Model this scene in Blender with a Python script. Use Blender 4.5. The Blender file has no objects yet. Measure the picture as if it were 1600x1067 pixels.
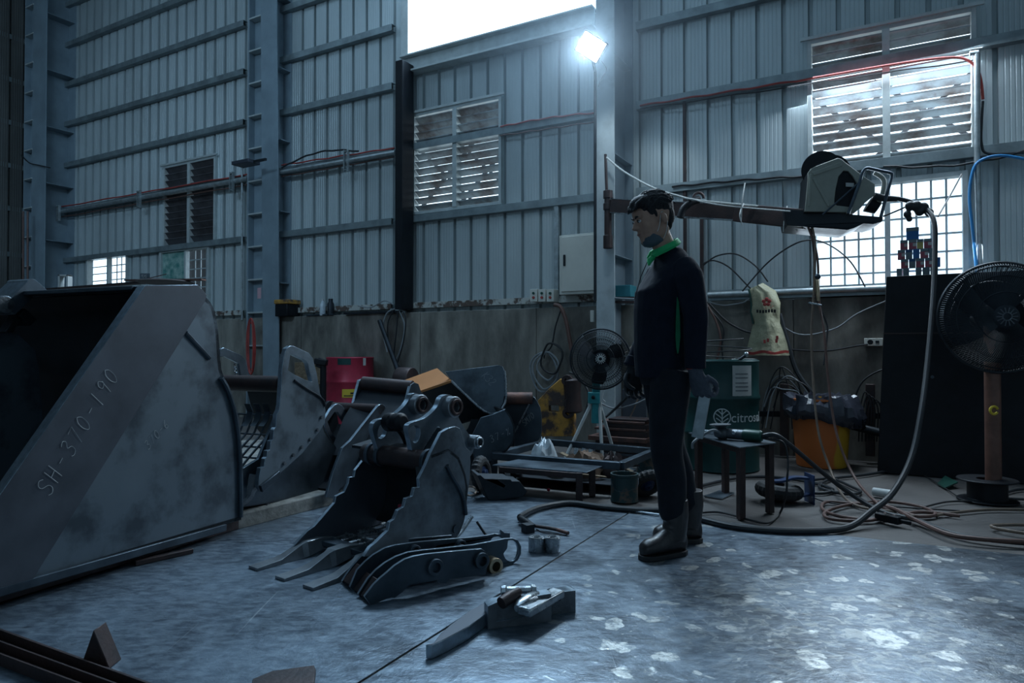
import bpy, bmesh, math, random
from mathutils import Vector, Matrix, Quaternion, noise
from mathutils.geometry import tessellate_polygon
random.seed(7)
R = math.radians
C = bpy.context.scene.collection
SC = bpy.context.scene
# ------------------------------------------------------------------ camera
FPX = 1067.0; TILT = math.atan(15.5 / FPX); CAMZ = 0.95
cam = bpy.data.cameras.new('camera'); cam.lens = 24.0; cam.sensor_width = 36.0; cam.clip_end = 200
camo = bpy.data.objects.new('camera', cam); C.objects.link(camo)
camo.location = (0, 0, CAMZ); camo.rotation_euler = (math.pi / 2 + TILT, 0, 0)
SC.camera = camo
# ------------------------------------------------------------------ view + sky
SC.view_settings.view_transform = 'Standard'; SC.view_settings.look = 'None'
SC.view_settings.exposure = -0.05; SC.view_settings.gamma = 1.0
SC.view_settings.use_curve_mapping = False
SC.cycles.max_bounces = 6; SC.cycles.diffuse_bounces = 3; SC.cycles.glossy_bounces = 3
SC.cycles.transparent_max_bounces = 8; SC.cycles.sample_clamp_indirect = 4.0
world = bpy.data.worlds.new('sky'); SC.world = world; world.use_nodes = True
bg = world.node_tree.nodes['Background']; bg.inputs[0].default_value = (0.70, 0.88, 1.0, 1); bg.inputs[1].default_value = 2.6
# ------------------------------------------------------------------ lights
def area(name, loc, target, sx, sy, power, col):
    l = bpy.data.lights.new(name, 'AREA'); l.shape = 'RECTANGLE'; l.size = sx; l.size_y = sy
    l.energy = power; l.color = col
    o = bpy.data.objects.new(name, l); C.objects.link(o); o.location = loc
    o.rotation_euler = (Vector(target) - Vector(loc)).to_track_quat('-Z', 'Y').to_euler()
    return o
LC = (0.47, 0.74, 1.0)
area('skylight', (-0.5, 4.2, 7.9), (-0.5, 4.2, 0), 7.0, 3.0, 48, LC)
area('skylight', (-7.0, 6.8, 7.9), (-7.0, 6.8, 0), 5.0, 3.0, 55, LC)
area('front_fill', (-2.0, -5.6, 4.0), (-3.0, 8, 3.6), 9.0, 4.0, 34, LC)  # added fill from behind the camera; the rear wall has no door
wfill = area('wall_fill', (-6.2, -1.5, 7.0), (-6.4, 9.0, 4.2), 6.0, 1.2, 95, LC); wfill.data.spread = R(95)  # added lamp inside the hall that brightens only the upper back wall
area('high_opening_daylight', (0.15, 8.35, 6.3), (0.2, 2.0, 0.0), 3.4, 2.6, 560, (0.50, 0.75, 1.0))
area('window_daylight', (3.15, 5.60, 2.15), (1.2, 1.0, -0.4), 1.5, 1.0, 36, (0.70, 0.86, 1.0))
area('vent_daylight', (3.15, 5.80, 3.60), (1.4, 2.0, 0.0), 1.5, 1.4, 110, (0.70, 0.86, 1.0))
# ------------------------------------------------------------------ picture helpers: a sight line cut with a real plane
ct, st = math.cos(TILT), math.sin(TILT)
def ray(px, py):
    a = (px - 800) / FPX; c = (533.5 - py) / FPX
    return Vector((a, ct - c * st, st + c * ct))
def G(px, py, z=0.0):
    d = ray(px, py); t = (z - CAMZ) / d.z
    return Vector((d.x * t, d.y * t, z))
def D(px, py, Y):
    d = ray(px, py); t = Y / d.y
    return Vector((d.x * t, Y, CAMZ + d.z * t))
def PP(px, py, p0, nrm):
    d = ray(px, py); o = Vector((0, 0, CAMZ)); t = (p0 - o).dot(nrm) / d.dot(nrm)
    return o + d * t
NW = Vector((0.4910, 0.8712, 0)); RW = Vector((0.8712, -0.4910, 0))     # wall normal (outwards), wall right
WN = 6.85
MW = Matrix(((RW.x, NW.x, 0, NW.x * WN), (RW.y, NW.y, 0, NW.y * WN), (0, 0, 1, 0), (0, 0, 0, 1)))  # wall frame: x right, y outwards, z up
def WP(px, py, n=WN):
    """wall-frame coordinates (r, z) of a sight line on the plane at distance n"""
    p = PP(px, py, NW * n, NW)
    return p.dot(RW), p.z
# ------------------------------------------------------------------ materials
MATS = {}
def mat(name, col, rough=0.5, metal=0.0, var=0.0, scale=6.0, col2=None, rvar=0.0, bump=0.0, bscale=40.0, stretch=(1, 1, 1), det=6, lo=0.35, hi=0.65, spec=0.5, emit=None, estr=0):
    if name in MATS: return MATS[name]
    m = bpy.data.materials.new(name); m.use_nodes = True; nt = m.node_tree; N = nt.nodes; L = nt.links
    b = N['Principled BSDF']; b.inputs['Roughness'].default_value = rough; b.inputs['Metallic'].default_value = metal
    b.inputs['Specular IOR Level'].default_value = spec
    b.inputs['Base Color'].default_value = (*col, 1)
    tc = N.new('ShaderNodeTexCoord'); mp = N.new('ShaderNodeMapping'); mp.inputs['Scale'].default_value = stretch
    L.new(tc.outputs['Object'], mp.inputs[0])
    n1 = N.new('ShaderNodeTexNoise'); n1.inputs['Scale'].default_value = scale; n1.inputs['Detail'].default_value = det
    n1.inputs['Roughness'].default_value = 0.62
    L.new(mp.outputs[0], n1.inputs['Vector'])
    if col2 is None: col2 = tuple(max(0, c * (1 - var)) for c in col)
    rp = N.new('ShaderNodeValToRGB'); rp.color_ramp.elements[0].position = lo; rp.color_ramp.elements[1].position = hi
    rp.color_ramp.elements[0].color = (*col2, 1); rp.color_ramp.elements[1].color = (*col, 1)
    L.new(n1.outputs['Fac'], rp.inputs[0]); L.new(rp.outputs[0], b.inputs['Base Color'])
    if rvar:
        mr = N.new('ShaderNodeMapRange'); mr.inputs[3].default_value = rough - rvar; mr.inputs[4].default_value = rough + rvar
        mr.inputs[1].default_value = .3; mr.inputs[2].default_value = .7
        L.new(n1.outputs['Fac'], mr.inputs[0]); L.new(mr.outputs[0], b.inputs['Roughness'])
    if bump:
        n2 = N.new('ShaderNodeTexNoise'); n2.inputs['Scale'].default_value = bscale; n2.inputs['Detail'].default_value = 4
        L.new(mp.outputs[0], n2.inputs['Vector'])
        bp = N.new('ShaderNodeBump'); bp.inputs['Strength'].default_value = bump; bp.inputs['Distance'].default_value = 0.01
        L.new(n2.outputs['Fac'], bp.inputs['Height']); L.new(bp.outputs[0], b.inputs['Normal'])
    if emit:
        b.inputs['Emission Color'].default_value = (*emit, 1); b.inputs['Emission Strength'].default_value = estr
    MATS[name] = m; return m
mat('cladding', (0.52, 0.585, 0.60), 0.40, 0.3, var=0.18, scale=1.6, stretch=(1, 1, .35), rvar=.08)
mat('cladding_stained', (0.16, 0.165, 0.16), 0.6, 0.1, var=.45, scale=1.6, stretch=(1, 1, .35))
mat('girt', (0.30, 0.36, 0.38), 0.45, 0.5, var=0.35, scale=5)
mat('column_paint', (0.24, 0.31, 0.36), 0.5, 0.0, var=0.25, scale=2.5, rvar=.1)
mat('column_pale', (0.52, 0.58, 0.60), 0.6, 0.0, var=0.3, scale=3, lo=.3, hi=.5)
mat('black_paint', (0.009, 0.012, 0.017), 0.5, 0.1, var=.4, scale=8, spec=.3)
mat('galvanised', (0.50, 0.56, 0.58), 0.4, 0.7, var=.35, scale=14)
mat('galv_rust', (0.52, 0.53, 0.50), 0.6, 0.2, col2=(0.12, 0.085, 0.07), scale=9, lo=.45, hi=.52)
mat('steel_edge', (0.46, 0.56, 0.65), 0.28, 0.85, var=.3, scale=30)
mat('concrete_floor', (0.13, 0.12, 0.115), 0.7, 0.0, var=.5, scale=2.2, rvar=.12, bump=.25, bscale=30)
mat('kerb_concrete', (0.30, 0.30, 0.28), 0.85, 0, var=.6, scale=9, bump=.5, bscale=25)
mat('steel', (0.095, 0.125, 0.155), 0.42, 0.75, var=.45, scale=5, rvar=.1, bump=.04, bscale=60)
mat('steel_mottled', (0.145, 0.185, 0.22), 0.48, 0.5, col2=(0.075, 0.095, 0.115), scale=4.5, lo=.36, hi=.52, rvar=.1)
mat('steel_band', (0.085, 0.10, 0.125), 0.55, 0.4, var=.3, scale=5, rvar=.08)
mat('steel_dark', (0.030, 0.038, 0.048), 0.5, 0.5, var=.5, scale=6, rvar=.1)
mat('steel_bright', (0.55, 0.60, 0.64), 0.28, 0.9, var=.4, scale=20, rvar=.08)
mat('cast_steel', (0.17, 0.19, 0.21), 0.42, 0.6, var=.35, scale=14, bump=.2, bscale=90)
mat('rust', (0.20, 0.095, 0.07), 0.65, 0.25, col2=(0.07, 0.045, 0.045), scale=8, bump=.2, bscale=60)
mat('rust_dark', (0.065, 0.04, 0.038), 0.5, 0.4, col2=(0.035, 0.028, 0.03), scale=8, bump=.15, bscale=60)
mat('brown_pole', (0.24, 0.12, 0.09), 0.5, 0.2, var=.4, scale=8)
mat('brass', (0.55, 0.42, 0.28), 0.3, 0.9, var=.3, scale=20)
mat('rubber', (0.022, 0.024, 0.028), 0.7, 0, var=.4, scale=14, bump=.1)
mat('black_hose', (0.022, 0.027, 0.033), 0.5, 0, var=.3, scale=8)
mat('brown_hose', (0.16, 0.085, 0.07), 0.55, 0, var=.4, scale=8)
mat('tan_hose', (0.22, 0.16, 0.12), 0.55, 0, var=.4, scale=8)
mat('red_hose', (0.42, 0.06, 0.05), 0.5, 0, var=.35, scale=8)
mat('blue_hose', (0.04, 0.27, 0.60), 0.4, 0, var=.15, scale=8)
mat('grey_cable', (0.28, 0.31, 0.33), 0.55, 0, var=.3, scale=8)
mat('black_cable', (0.018, 0.02, 0.024), 0.55, 0, var=.3, scale=8)
mat('rope', (0.62, 0.64, 0.62), 0.8, 0, var=.3, scale=60)
mat('white_paint', (0.62, 0.64, 0.63), 0.5, 0, var=.25, scale=4)
mat('cream_box', (0.66, 0.66, 0.60), 0.5, 0, var=.12, scale=3)
mat('paper', (0.55, 0.56, 0.54), 0.8, 0, var=.25, scale=6)
mat('pink_paper', (0.60, 0.36, 0.40), 0.8, 0, var=.2, scale=6)
mat('red_drum', (0.50, 0.035, 0.075), 0.38, 0.1, var=.35, scale=5)
mat('green_drum', (0.008, 0.058, 0.058), 0.38, 0.1, var=.35, scale=5, rvar=.08)
mat('orange_board', (0.45, 0.18, 0.055), 0.6, 0, var=.15, scale=3)
mat('teal_paint', (0.03, 0.34, 0.38), 0.45, 0.1, var=.25, scale=12)
mat('yellow_rust', (0.52, 0.27, 0.05), 0.6, 0.1, col2=(0.07, 0.05, 0.045), scale=7, lo=.42, hi=.56, bump=.2)
mat('yellow_label', (0.75, 0.55, 0.05), 0.6, 0, var=.1)
mat('chalk', (0.50, 0.53, 0.54), 0.9, 0, var=.3, scale=60)
mat('logo_white', (0.62, 0.68, 0.68), 0.7, 0, var=.2, scale=30)
mat('sack', (0.50, 0.48, 0.32), 0.5, 0, var=.35, scale=8, bump=1.0, bscale=18)
mat('bag_black', (0.05, 0.055, 0.075), 0.25, 0, var=.3, scale=10, bump=.6, bscale=16)
mat('bag_clear', (0.60, 0.68, 0.74), 0.25, 0, var=.3, scale=10, bump=.5, bscale=16)
mat('blue_paint', (0.03, 0.06, 0.15), 0.4, 0.3, var=.3, scale=12)
mat('green_paint', (0.012, 0.08, 0.06), 0.4, 0.0, var=.3, scale=12)
mat('feeder_grey', (0.34, 0.35, 0.30), 0.5, 0.1, var=.2, scale=5)
mat('chrome', (0.75, 0.80, 0.84), 0.2, 1.0, var=.2, scale=20)
mat('cyan_plastic', (0.05, 0.30, 0.36), 0.5, 0, var=.2)
mat('timber', (0.26, 0.19, 0.12), 0.8, 0, var=.5, scale=6, stretch=(1, 6, 6))
mat('can_paint', (0.02, 0.05, 0.055), 0.5, 0.2, col2=(0.12, 0.085, 0.065), scale=12, lo=.42, hi=.5)
mat('rag', (0.20, 0.13, 0.09), 0.9, 0, var=.5, scale=14, bump=.5)
mat('glass_green', (0.05, 0.22, 0.20), 0.3, 0, col2=(0.35, 0.50, 0.45), scale=9)
mat('window_frame', (0.55, 0.60, 0.60), 0.5, 0.3, var=.2, scale=8)
mat('louver', (0.40, 0.44, 0.46), 0.45, 0.4, col2=(0.20, 0.17, 0.16), scale=4, lo=.35, hi=.55)
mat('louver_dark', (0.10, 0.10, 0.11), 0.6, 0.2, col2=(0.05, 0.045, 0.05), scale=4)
mat('lamp_face', (0.9, 0.95, 1.0), 0.5, 0, emit=(0.75, 0.90, 1.0), estr=14.0)
mat('lamp_body', (0.05, 0.06, 0.08), 0.4, 0.3)
def carton(name, c): return mat(name, c, 0.6, 0, var=.2, scale=20)
# dado concrete with vertical stains
def concrete_wall():
    m = mat('dado_concrete', (0.30, 0.29, 0.26), 0.85, 0, col2=(0.12, 0.115, 0.105), scale=1.7, lo=.36, hi=.62, bump=.35, bscale=22, stretch=(1.6, 1.6, .7), det=10)
    nt = m.node_tree; N = nt.nodes; L = nt.links; b = N['Principled BSDF']
    tc = N.new('ShaderNodeTexCoord'); mp = N.new('ShaderNodeMapping'); mp.inputs['Scale'].default_value = (2.6, 2.6, .6); L.new(tc.outputs['Object'], mp.inputs[0])
    n = N.new('ShaderNodeTexNoise'); n.inputs['Scale'].default_value = 2.2; n.inputs['Detail'].default_value = 8; L.new(mp.outputs[0], n.inputs['Vector'])
    r = N.new('ShaderNodeValToRGB'); r.color_ramp.elements[0].position = .35; r.color_ramp.elements[1].position = .7
    r.color_ramp.elements[0].color = (.62, .61, .60, 1); r.color_ramp.elements[1].color = (1.1, 1.08, 1.05, 1); L.new(n.outputs['Fac'], r.inputs[0])
    mx = N.new('ShaderNodeMix'); mx.data_type = 'RGBA'; mx.blend_type = 'MULTIPLY'; mx.inputs['Factor'].default_value = 1
    src = b.inputs['Base Color'].links[0].from_socket
    L.new(src, mx.inputs['A']); L.new(r.outputs[0], mx.inputs['B']); L.new(mx.outputs['Result'], b.inputs['Base Color'])
concrete_wall()
def steel_floor():
    m = bpy.data.materials.new('floor_plate'); m.use_nodes = True; nt = m.node_tree; N = nt.nodes; L = nt.links; b = N['Principled BSDF']
    tc = N.new('ShaderNodeTexCoord')
    def nz(scale, det, stretch=(1, 1, 1), rot=0, dist=0):
        mp = N.new('ShaderNodeMapping'); mp.inputs['Scale'].default_value = stretch; mp.inputs['Rotation'].default_value = (0, 0, rot)
        L.new(tc.outputs['Object'], mp.inputs[0]); n = N.new('ShaderNodeTexNoise'); n.inputs['Scale'].default_value = scale
        n.inputs['Detail'].default_value = det; n.inputs['Distortion'].default_value = dist; n.inputs['Roughness'].default_value = .65
        L.new(mp.outputs[0], n.inputs['Vector']); return n.outputs['Fac']
    def ramp(src, stops):
        r = N.new('ShaderNodeValToRGB'); e = r.color_ramp.elements
        e[0].position, e[0].color = stops[0][0], (*[stops[0][1]] * 3, 1); e[1].position, e[1].color = stops[-1][0], (*[stops[-1][1]] * 3, 1)
        for p, v in stops[1:-1]: x = e.new(p); x.color = (v, v, v, 1)
        L.new(src, r.inputs[0]); return r.outputs[0]
    def mixc(f, a, bb):
        x = N.new('ShaderNodeMix'); x.data_type = 'RGBA'; L.new(f, x.inputs['Factor'])
        for k, v in (('A', a), ('B', bb)):
            if isinstance(v, tuple): x.inputs[k].default_value = (*v, 1)
            else: L.new(v, x.inputs[k])
        return x.outputs['Result']
    def math_(op, a, bb):
        x = N.new('ShaderNodeMath'); x.operation = op
        for i, v in enumerate((a, bb)):
            if isinstance(v, (int, float)): x.inputs[i].default_value = v
            else: L.new(v, x.inputs[i])
        return x.outputs[0]
    scuff = ramp(nz(2.4, 12, (1.2, 1, 1), .5, .6), [(.38, 0), (.62, 1)])
    fine = ramp(nz(14, 10, (1, 2.2, 1), .9, .4), [(.40, 0), (.66, 1)])
    base = mixc(scuff, (0.045, 0.064, 0.09), (0.13, 0.175, 0.225)); base = mixc(math_('MULTIPLY', fine, .5), base, (0.34, 0.42, 0.49))
    spk = ramp(nz(34, 6, (1, 1, 1), .1, .2), [(.30, 1), (.38, 0)]); base = mixc(math_('MULTIPLY', spk, .6), base, (0.05, 0.055, 0.06))
    dark = ramp(nz(1.1, 6, (1, 1, 1), 0, .4), [(.32, 1), (.48, 0)])
    base = mixc(math_('MULTIPLY', dark, .65), base, (0.045, 0.055, 0.065))
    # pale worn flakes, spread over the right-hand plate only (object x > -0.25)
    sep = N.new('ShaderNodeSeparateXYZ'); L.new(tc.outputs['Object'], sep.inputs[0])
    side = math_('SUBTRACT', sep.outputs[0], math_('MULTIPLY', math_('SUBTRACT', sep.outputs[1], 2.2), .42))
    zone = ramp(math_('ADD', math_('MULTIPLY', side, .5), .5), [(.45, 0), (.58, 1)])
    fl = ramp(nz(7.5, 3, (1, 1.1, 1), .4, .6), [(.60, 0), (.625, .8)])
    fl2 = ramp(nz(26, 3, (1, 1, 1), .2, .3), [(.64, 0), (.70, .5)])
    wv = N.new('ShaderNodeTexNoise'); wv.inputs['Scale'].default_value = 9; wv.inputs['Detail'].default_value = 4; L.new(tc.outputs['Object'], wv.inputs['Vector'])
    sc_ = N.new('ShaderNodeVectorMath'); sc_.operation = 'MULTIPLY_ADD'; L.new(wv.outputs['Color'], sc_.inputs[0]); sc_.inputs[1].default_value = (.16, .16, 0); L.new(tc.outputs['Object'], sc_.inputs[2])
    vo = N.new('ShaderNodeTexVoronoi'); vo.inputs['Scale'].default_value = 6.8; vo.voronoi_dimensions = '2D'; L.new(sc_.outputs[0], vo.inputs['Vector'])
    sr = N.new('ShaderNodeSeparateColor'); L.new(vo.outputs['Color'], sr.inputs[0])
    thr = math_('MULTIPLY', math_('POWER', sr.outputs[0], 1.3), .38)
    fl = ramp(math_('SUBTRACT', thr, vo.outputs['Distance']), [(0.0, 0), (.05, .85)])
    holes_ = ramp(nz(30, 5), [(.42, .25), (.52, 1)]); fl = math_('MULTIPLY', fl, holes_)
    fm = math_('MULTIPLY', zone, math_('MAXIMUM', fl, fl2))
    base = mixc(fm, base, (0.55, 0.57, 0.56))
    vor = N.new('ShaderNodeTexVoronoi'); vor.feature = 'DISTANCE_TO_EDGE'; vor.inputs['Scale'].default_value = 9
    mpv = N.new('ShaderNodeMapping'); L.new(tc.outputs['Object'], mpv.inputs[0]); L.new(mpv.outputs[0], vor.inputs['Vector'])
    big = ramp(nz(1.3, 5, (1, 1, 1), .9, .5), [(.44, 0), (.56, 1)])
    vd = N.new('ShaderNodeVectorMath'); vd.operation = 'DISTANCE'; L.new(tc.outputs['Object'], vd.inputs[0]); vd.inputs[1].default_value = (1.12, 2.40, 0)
    ctr = ramp(math_('MULTIPLY', vd.outputs['Value'], .6), [(.08, 1), (.46, 0)])  # pale patch where the vent's reflection falls, highlight put into the colour
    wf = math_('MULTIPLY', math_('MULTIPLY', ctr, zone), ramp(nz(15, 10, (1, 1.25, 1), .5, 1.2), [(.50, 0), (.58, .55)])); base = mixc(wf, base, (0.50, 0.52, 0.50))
    scr = ramp(nz(3.2, 2, (22, .35, 1), .75, .1), [(.70, 0), (.74, .35)]); base = mixc(scr, base, (0.55, 0.60, 0.63))
    L.new(base, b.inputs['Base Color'])
    L.new(math_('ADD', .45, math_('MULTIPLY', fm, .35)), b.inputs['Metallic']); b.inputs['Specular IOR Level'].default_value = .6
    rr = math_('ADD', math_('MULTIPLY', scuff, .10), .24)
    rr = math_('ADD', rr, math_('MULTIPLY', nz(40, 4), .12)); L.new(rr, b.inputs['Roughness'])
    bp = N.new('ShaderNodeBump'); bp.inputs['Strength'].default_value = .35; bp.inputs['Distance'].default_value = .01
    L.new(math_('ADD', nz(9, 8, (1, 1, 1), .3, .5), math_('MULTIPLY', nz(60, 3), .25)), bp.inputs['Height']); L.new(bp.outputs[0], b.inputs['Normal'])
    MATS['floor_plate'] = m
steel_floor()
# ------------------------------------------------------------------ mesh builder
class MB:
    def __init__(s, M=None): s.bm = bmesh.new(); s.M = M; s.edge = False
    def v(s, p):
        p = Vector(p)
        return s.bm.verts.new(s.M @ p if s.M is not None else p)
    def face(s, vs):
        try: s.bm.faces.new(vs)
        except ValueError: pass
    def box(s, x0, x1, y0, y1, z0, z1):
        vs = [s.v((x, y, z)) for z in (z0, z1) for x, y in ((x0, y0), (x1, y0), (x1, y1), (x0, y1))]
        for f in ((3, 2, 1, 0), (4, 5, 6, 7), (0, 1, 5, 4), (1, 2, 6, 5), (2, 3, 7, 6), (3, 0, 4, 7)): s.face([vs[i] for i in f])
        return s
    def obox(s, c, ax, ay, az):
        c, ax, ay, az = Vector(c), Vector(ax), Vector(ay), Vector(az)   # half-axes
        vs = [s.v(c + ax * i + ay * j + az * k) for k in (-1, 1) for i, j in ((-1, -1), (1, -1), (1, 1), (-1, 1))]
        for f in ((3, 2, 1, 0), (4, 5, 6, 7), (0, 1, 5, 4), (1, 2, 6, 5), (2, 3, 7, 6), (3, 0, 4, 7)): s.face([vs[i] for i in f])
        return s
    def bar(s, p0, p1, w, h, up=(0, 0, 1)):
        p0, p1 = Vector(p0), Vector(p1); d = (p1 - p0); L = d.length; d.normalize(); up = Vector(up)
        sd = d.cross(up)
        if sd.length < 1e-4: sd = d.cross(Vector((1, 0, 0)))
        sd.normalize(); u = sd.cross(d).normalized()
        return s.obox((p0 + p1) / 2, d * L / 2, sd * w / 2, u * h / 2)
    def plate(s, loops, vec):
        """flat outline (first loop) with holes (others), given depth vec"""
        if not isinstance(loops[0], (list, tuple)) : loops = [loops]
        loops = [[Vector(p) for p in l] for l in loops]; vec = Vector(vec)
        tris = tessellate_polygon(loops); flat = [p for l in loops for p in l]
        A = [s.v(p) for p in flat]; B = [s.v(p + vec) for p in flat]
        for t in tris:
            s.face([A[i] for i in t]); s.face([B[i] for i in reversed(t)])
        k = 0
        for l in loops:
            n = len(l)
            for i in range(n):
                j = (i + 1) % n; s.face([A[k + i], A[k + j], B[k + j], B[k + i]]); s.bm.faces.ensure_lookup_table(); s.bm.faces[-1].material_index = 1
            k += n
        s.edge = True
        return s
    def tube(s, pts, r, seg=8, closed=False, caps=True):
        pts = [Vector(p) for p in pts]; n = len(pts); rs = r if isinstance(r, (list, tuple)) else [r] * n
        T = []
        for i in range(n):
            if closed: t = pts[(i + 1) % n] - pts[i - 1]
            else: t = pts[min(i + 1, n - 1)] - pts[max(i - 1, 0)]
            T.append(t.normalized() if t.length > 1e-9 else Vector((0, 0, 1)))
        u = T[0].orthogonal().normalized(); rings = []
        for i in range(n):
            if i: u = (T[i - 1].rotation_difference(T[i]) @ u); u = (u - T[i] * u.dot(T[i])).normalized()
            w = T[i].cross(u)
            rings.append([s.v(pts[i] + (u * math.cos(a) + w * math.sin(a)) * rs[i]) for a in (2 * math.pi * k / seg for k in range(seg))])
        for i in range(n if closed else n - 1):
            a, b = rings[i], rings[(i + 1) % n]
            for k in range(seg): s.face([a[k], a[(k + 1) % seg], b[(k + 1) % seg], b[k]])
        if caps and not closed: s.face(rings[0][::-1]); s.face(rings[-1])
        return s
    def cyl(s, p0, p1, r0, r1=None, seg=20, caps=True):
        return s.tube([p0, p1], [r0, r0 if r1 is None else r1], seg, caps=caps)
    def lathe(s, prof, o, axis=(0, 0, 1), seg=28, ref=None):
        o = Vector(o); ax = Vector(axis).normalized(); u = Vector(ref).normalized() if ref else ax.orthogonal().normalized(); w = ax.cross(u)
        rings = []
        for r, h in prof:
            if r < 1e-6: rings.append([s.v(o + ax * h)])
            else: rings.append([s.v(o + ax * h + (u * math.cos(2 * math.pi * k / seg) + w * math.sin(2 * math.pi * k / seg)) * r) for k in range(seg)])
        for a, b in zip(rings, rings[1:]):
            for k in range(seg):
                j = (k + 1) % seg
                if len(a) == 1 and len(b) == 1: continue
                if len(a) == 1: s.face([a[0], b[k], b[j]])
                elif len(b) == 1: s.face([a[k], a[j], b[0]])
                else: s.face([a[k], a[j], b[j], b[k]])
        return s
    def ring(s, c, axis, ro, ri, h, seg=28):
        """thick washer centred at c, total length h along axis"""
        return s.lathe([(ri, -h / 2), (ro, -h / 2), (ro, h / 2), (ri, h / 2), (ri, -h / 2)], c, axis, seg)
    def ell(s, c, rx, ry, rz, ax=(1, 0, 0), ay=(0, 1, 0), az=(0, 0, 1), seg=16, rg=10):
        c = Vector(c); ax, ay, az = Vector(ax), Vector(ay), Vector(az)
        rings = []
        for i in range(rg + 1):
            th = math.pi * i / rg
            if i in (0, rg): rings.append([s.v(c + az * rz * math.cos(th))])
            else: rings.append([s.v(c + az * rz * math.cos(th) + (ax * rx * math.cos(2 * math.pi * k / seg) + ay * ry * math.sin(2 * math.pi * k / seg)) * math.sin(th)) for k in range(seg)])
        for a, b in zip(rings, rings[1:]):
            for k in range(seg):
                j = (k + 1) % seg
                if len(a) == 1: s.face([a[0], b[k], b[j]])
                elif len(b) == 1: s.face([a[k], a[j], b[0]])
                else: s.face([a[k], a[j], b[j], b[k]])
        return s
    def loft(s, rings, caps=True, closed=True):
        rg = [[s.v(p) for p in r] for r in rings]
        for a, b in zip(rg, rg[1:]):
            n = len(a)
            for k in range(n if closed else n - 1): s.face([a[k], a[(k + 1) % n], b[(k + 1) % n], b[k]])
        if caps and closed: s.face(rg[0][::-1]); s.face(rg[-1])
        return s
    def done(s, name, m, parent=None, bevel=0.0, angle=32, mods=None, fix=True):
        if fix: bmesh.ops.recalc_face_normals(s.bm, faces=s.bm.faces)
        me = bpy.data.meshes.new(name); s.bm.to_mesh(me); s.bm.free()
        me.materials.append(MATS[m] if isinstance(m, str) else m)
        if s.edge:
            if isinstance(m, str) and m in ('steel', 'steel_mottled', 'steel_band', 'cast_steel'): me.materials.append(MATS['steel_edge'])
            else: me.materials.append(me.materials[0])
        for p in me.polygons: p.use_smooth = True
        me.set_sharp_from_angle(angle=R(angle))
        o = bpy.data.objects.new(name, me); C.objects.link(o)
        if parent: attach(o, parent)
        if bevel:
            b = o.modifiers.new('bevel', 'BEVEL'); b.width = bevel; b.segments = 2; b.limit_method = 'ANGLE'; b.angle_limit = R(40); b.harden_normals = False
        if mods: mods(o)
        return o
WORLD = {}
def attach(o, parent):
    o.parent = parent; o.matrix_parent_inverse = WORLD.get(parent.name, Matrix.Identity(4)).inverted()
def thing(name, label, cat, loc=(0, 0, 0), group=None):
    o = bpy.data.objects.new(name, None); C.objects.link(o); o.location = loc; o.empty_display_size = .1
    WORLD[o.name] = Matrix.Translation(Vector(loc))
    return tag(o, label, cat, group)
def tag(o, label, cat, group=None, kind=None):
    o['label'] = label; o['category'] = cat
    if group: o['group'] = group
    if kind: o['kind'] = kind
    return o
def struct(o, label=None):
    o['kind'] = 'structure'
    if label: o['label'] = label
    return o
def recentre(o):
    """origin of a single-mesh thing to the middle of its base"""
    me = o.data; xs = [v.co for v in me.vertices]
    c = Vector(((min(p.x for p in xs) + max(p.x for p in xs)) / 2, (min(p.y for p in xs) + max(p.y for p in xs)) / 2, min(p.z for p in xs)))
    me.transform(Matrix.Translation(-c)); o.location = c; WORLD[o.name] = Matrix.Translation(c); return o
def one(mb, name, m, label, cat, group=None, **k):
    return tag(recentre(mb.done(name, m, **k)), label, cat, group)
def spline(pts, n=8, closed=False):
    P = [Vector(p) for p in pts]; out = []; N = len(P)
    for i in range(N if closed else N - 1):
        a, b, c, d = (P[(i - 1) % N], P[i], P[(i + 1) % N], P[(i + 2) % N]) if closed else (P[max(i - 1, 0)], P[i], P[i + 1], P[min(i + 2, N - 1)])
        for k in range(n):
            t = k / n
            out.append(.5 * ((2 * b) + (c - a) * t + (2 * a - 5 * b + 4 * c - d) * t * t + (3 * b - a - 3 * c + d) * t ** 3))
    if not closed: out.append(P[-1])
    return out
def circ(c, u, w, r, n=24, r2=None, a0=0):
    c, u, w = Vector(c), Vector(u), Vector(w); r2 = r2 or r
    return [c + u * r * math.cos(a0 + 2 * math.pi * k / n) + w * r2 * math.sin(a0 + 2 * math.pi * k / n) for k in range(n)]
def text_mesh(name, body, size, M, m, parent, depth=.0006, spacing=1.0, shear=0):
    cu = bpy.data.curves.new(name, 'FONT'); cu.body = body; cu.size = size; cu.extrude = depth; cu.space_character = spacing; cu.shear = shear
    cu.align_x = 'LEFT'; t = bpy.data.objects.new(name + '_tmp', cu); C.objects.link(t)
    bpy.context.view_layer.update(); dg = bpy.context.evaluated_depsgraph_get()
    me = bpy.data.meshes.new_from_object(t.evaluated_get(dg)); bpy.data.objects.remove(t); bpy.data.curves.remove(cu)
    me.name = name; me.transform(M); me.materials.clear(); me.materials.append(MATS[m])
    o = bpy.data.objects.new(name, me); C.objects.link(o); attach(o, parent); return o
def frame_M(o, x, y):
    x = Vector(x).normalized(); y = Vector(y); y = (y - x * y.dot(x)).normalized(); z = x.cross(y); o = Vector(o)
    return Matrix(((x.x, y.x, z.x, o.x), (x.y, y.y, z.y, o.y), (x.z, y.z, z.z, o.z), (0, 0, 0, 1)))
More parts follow.
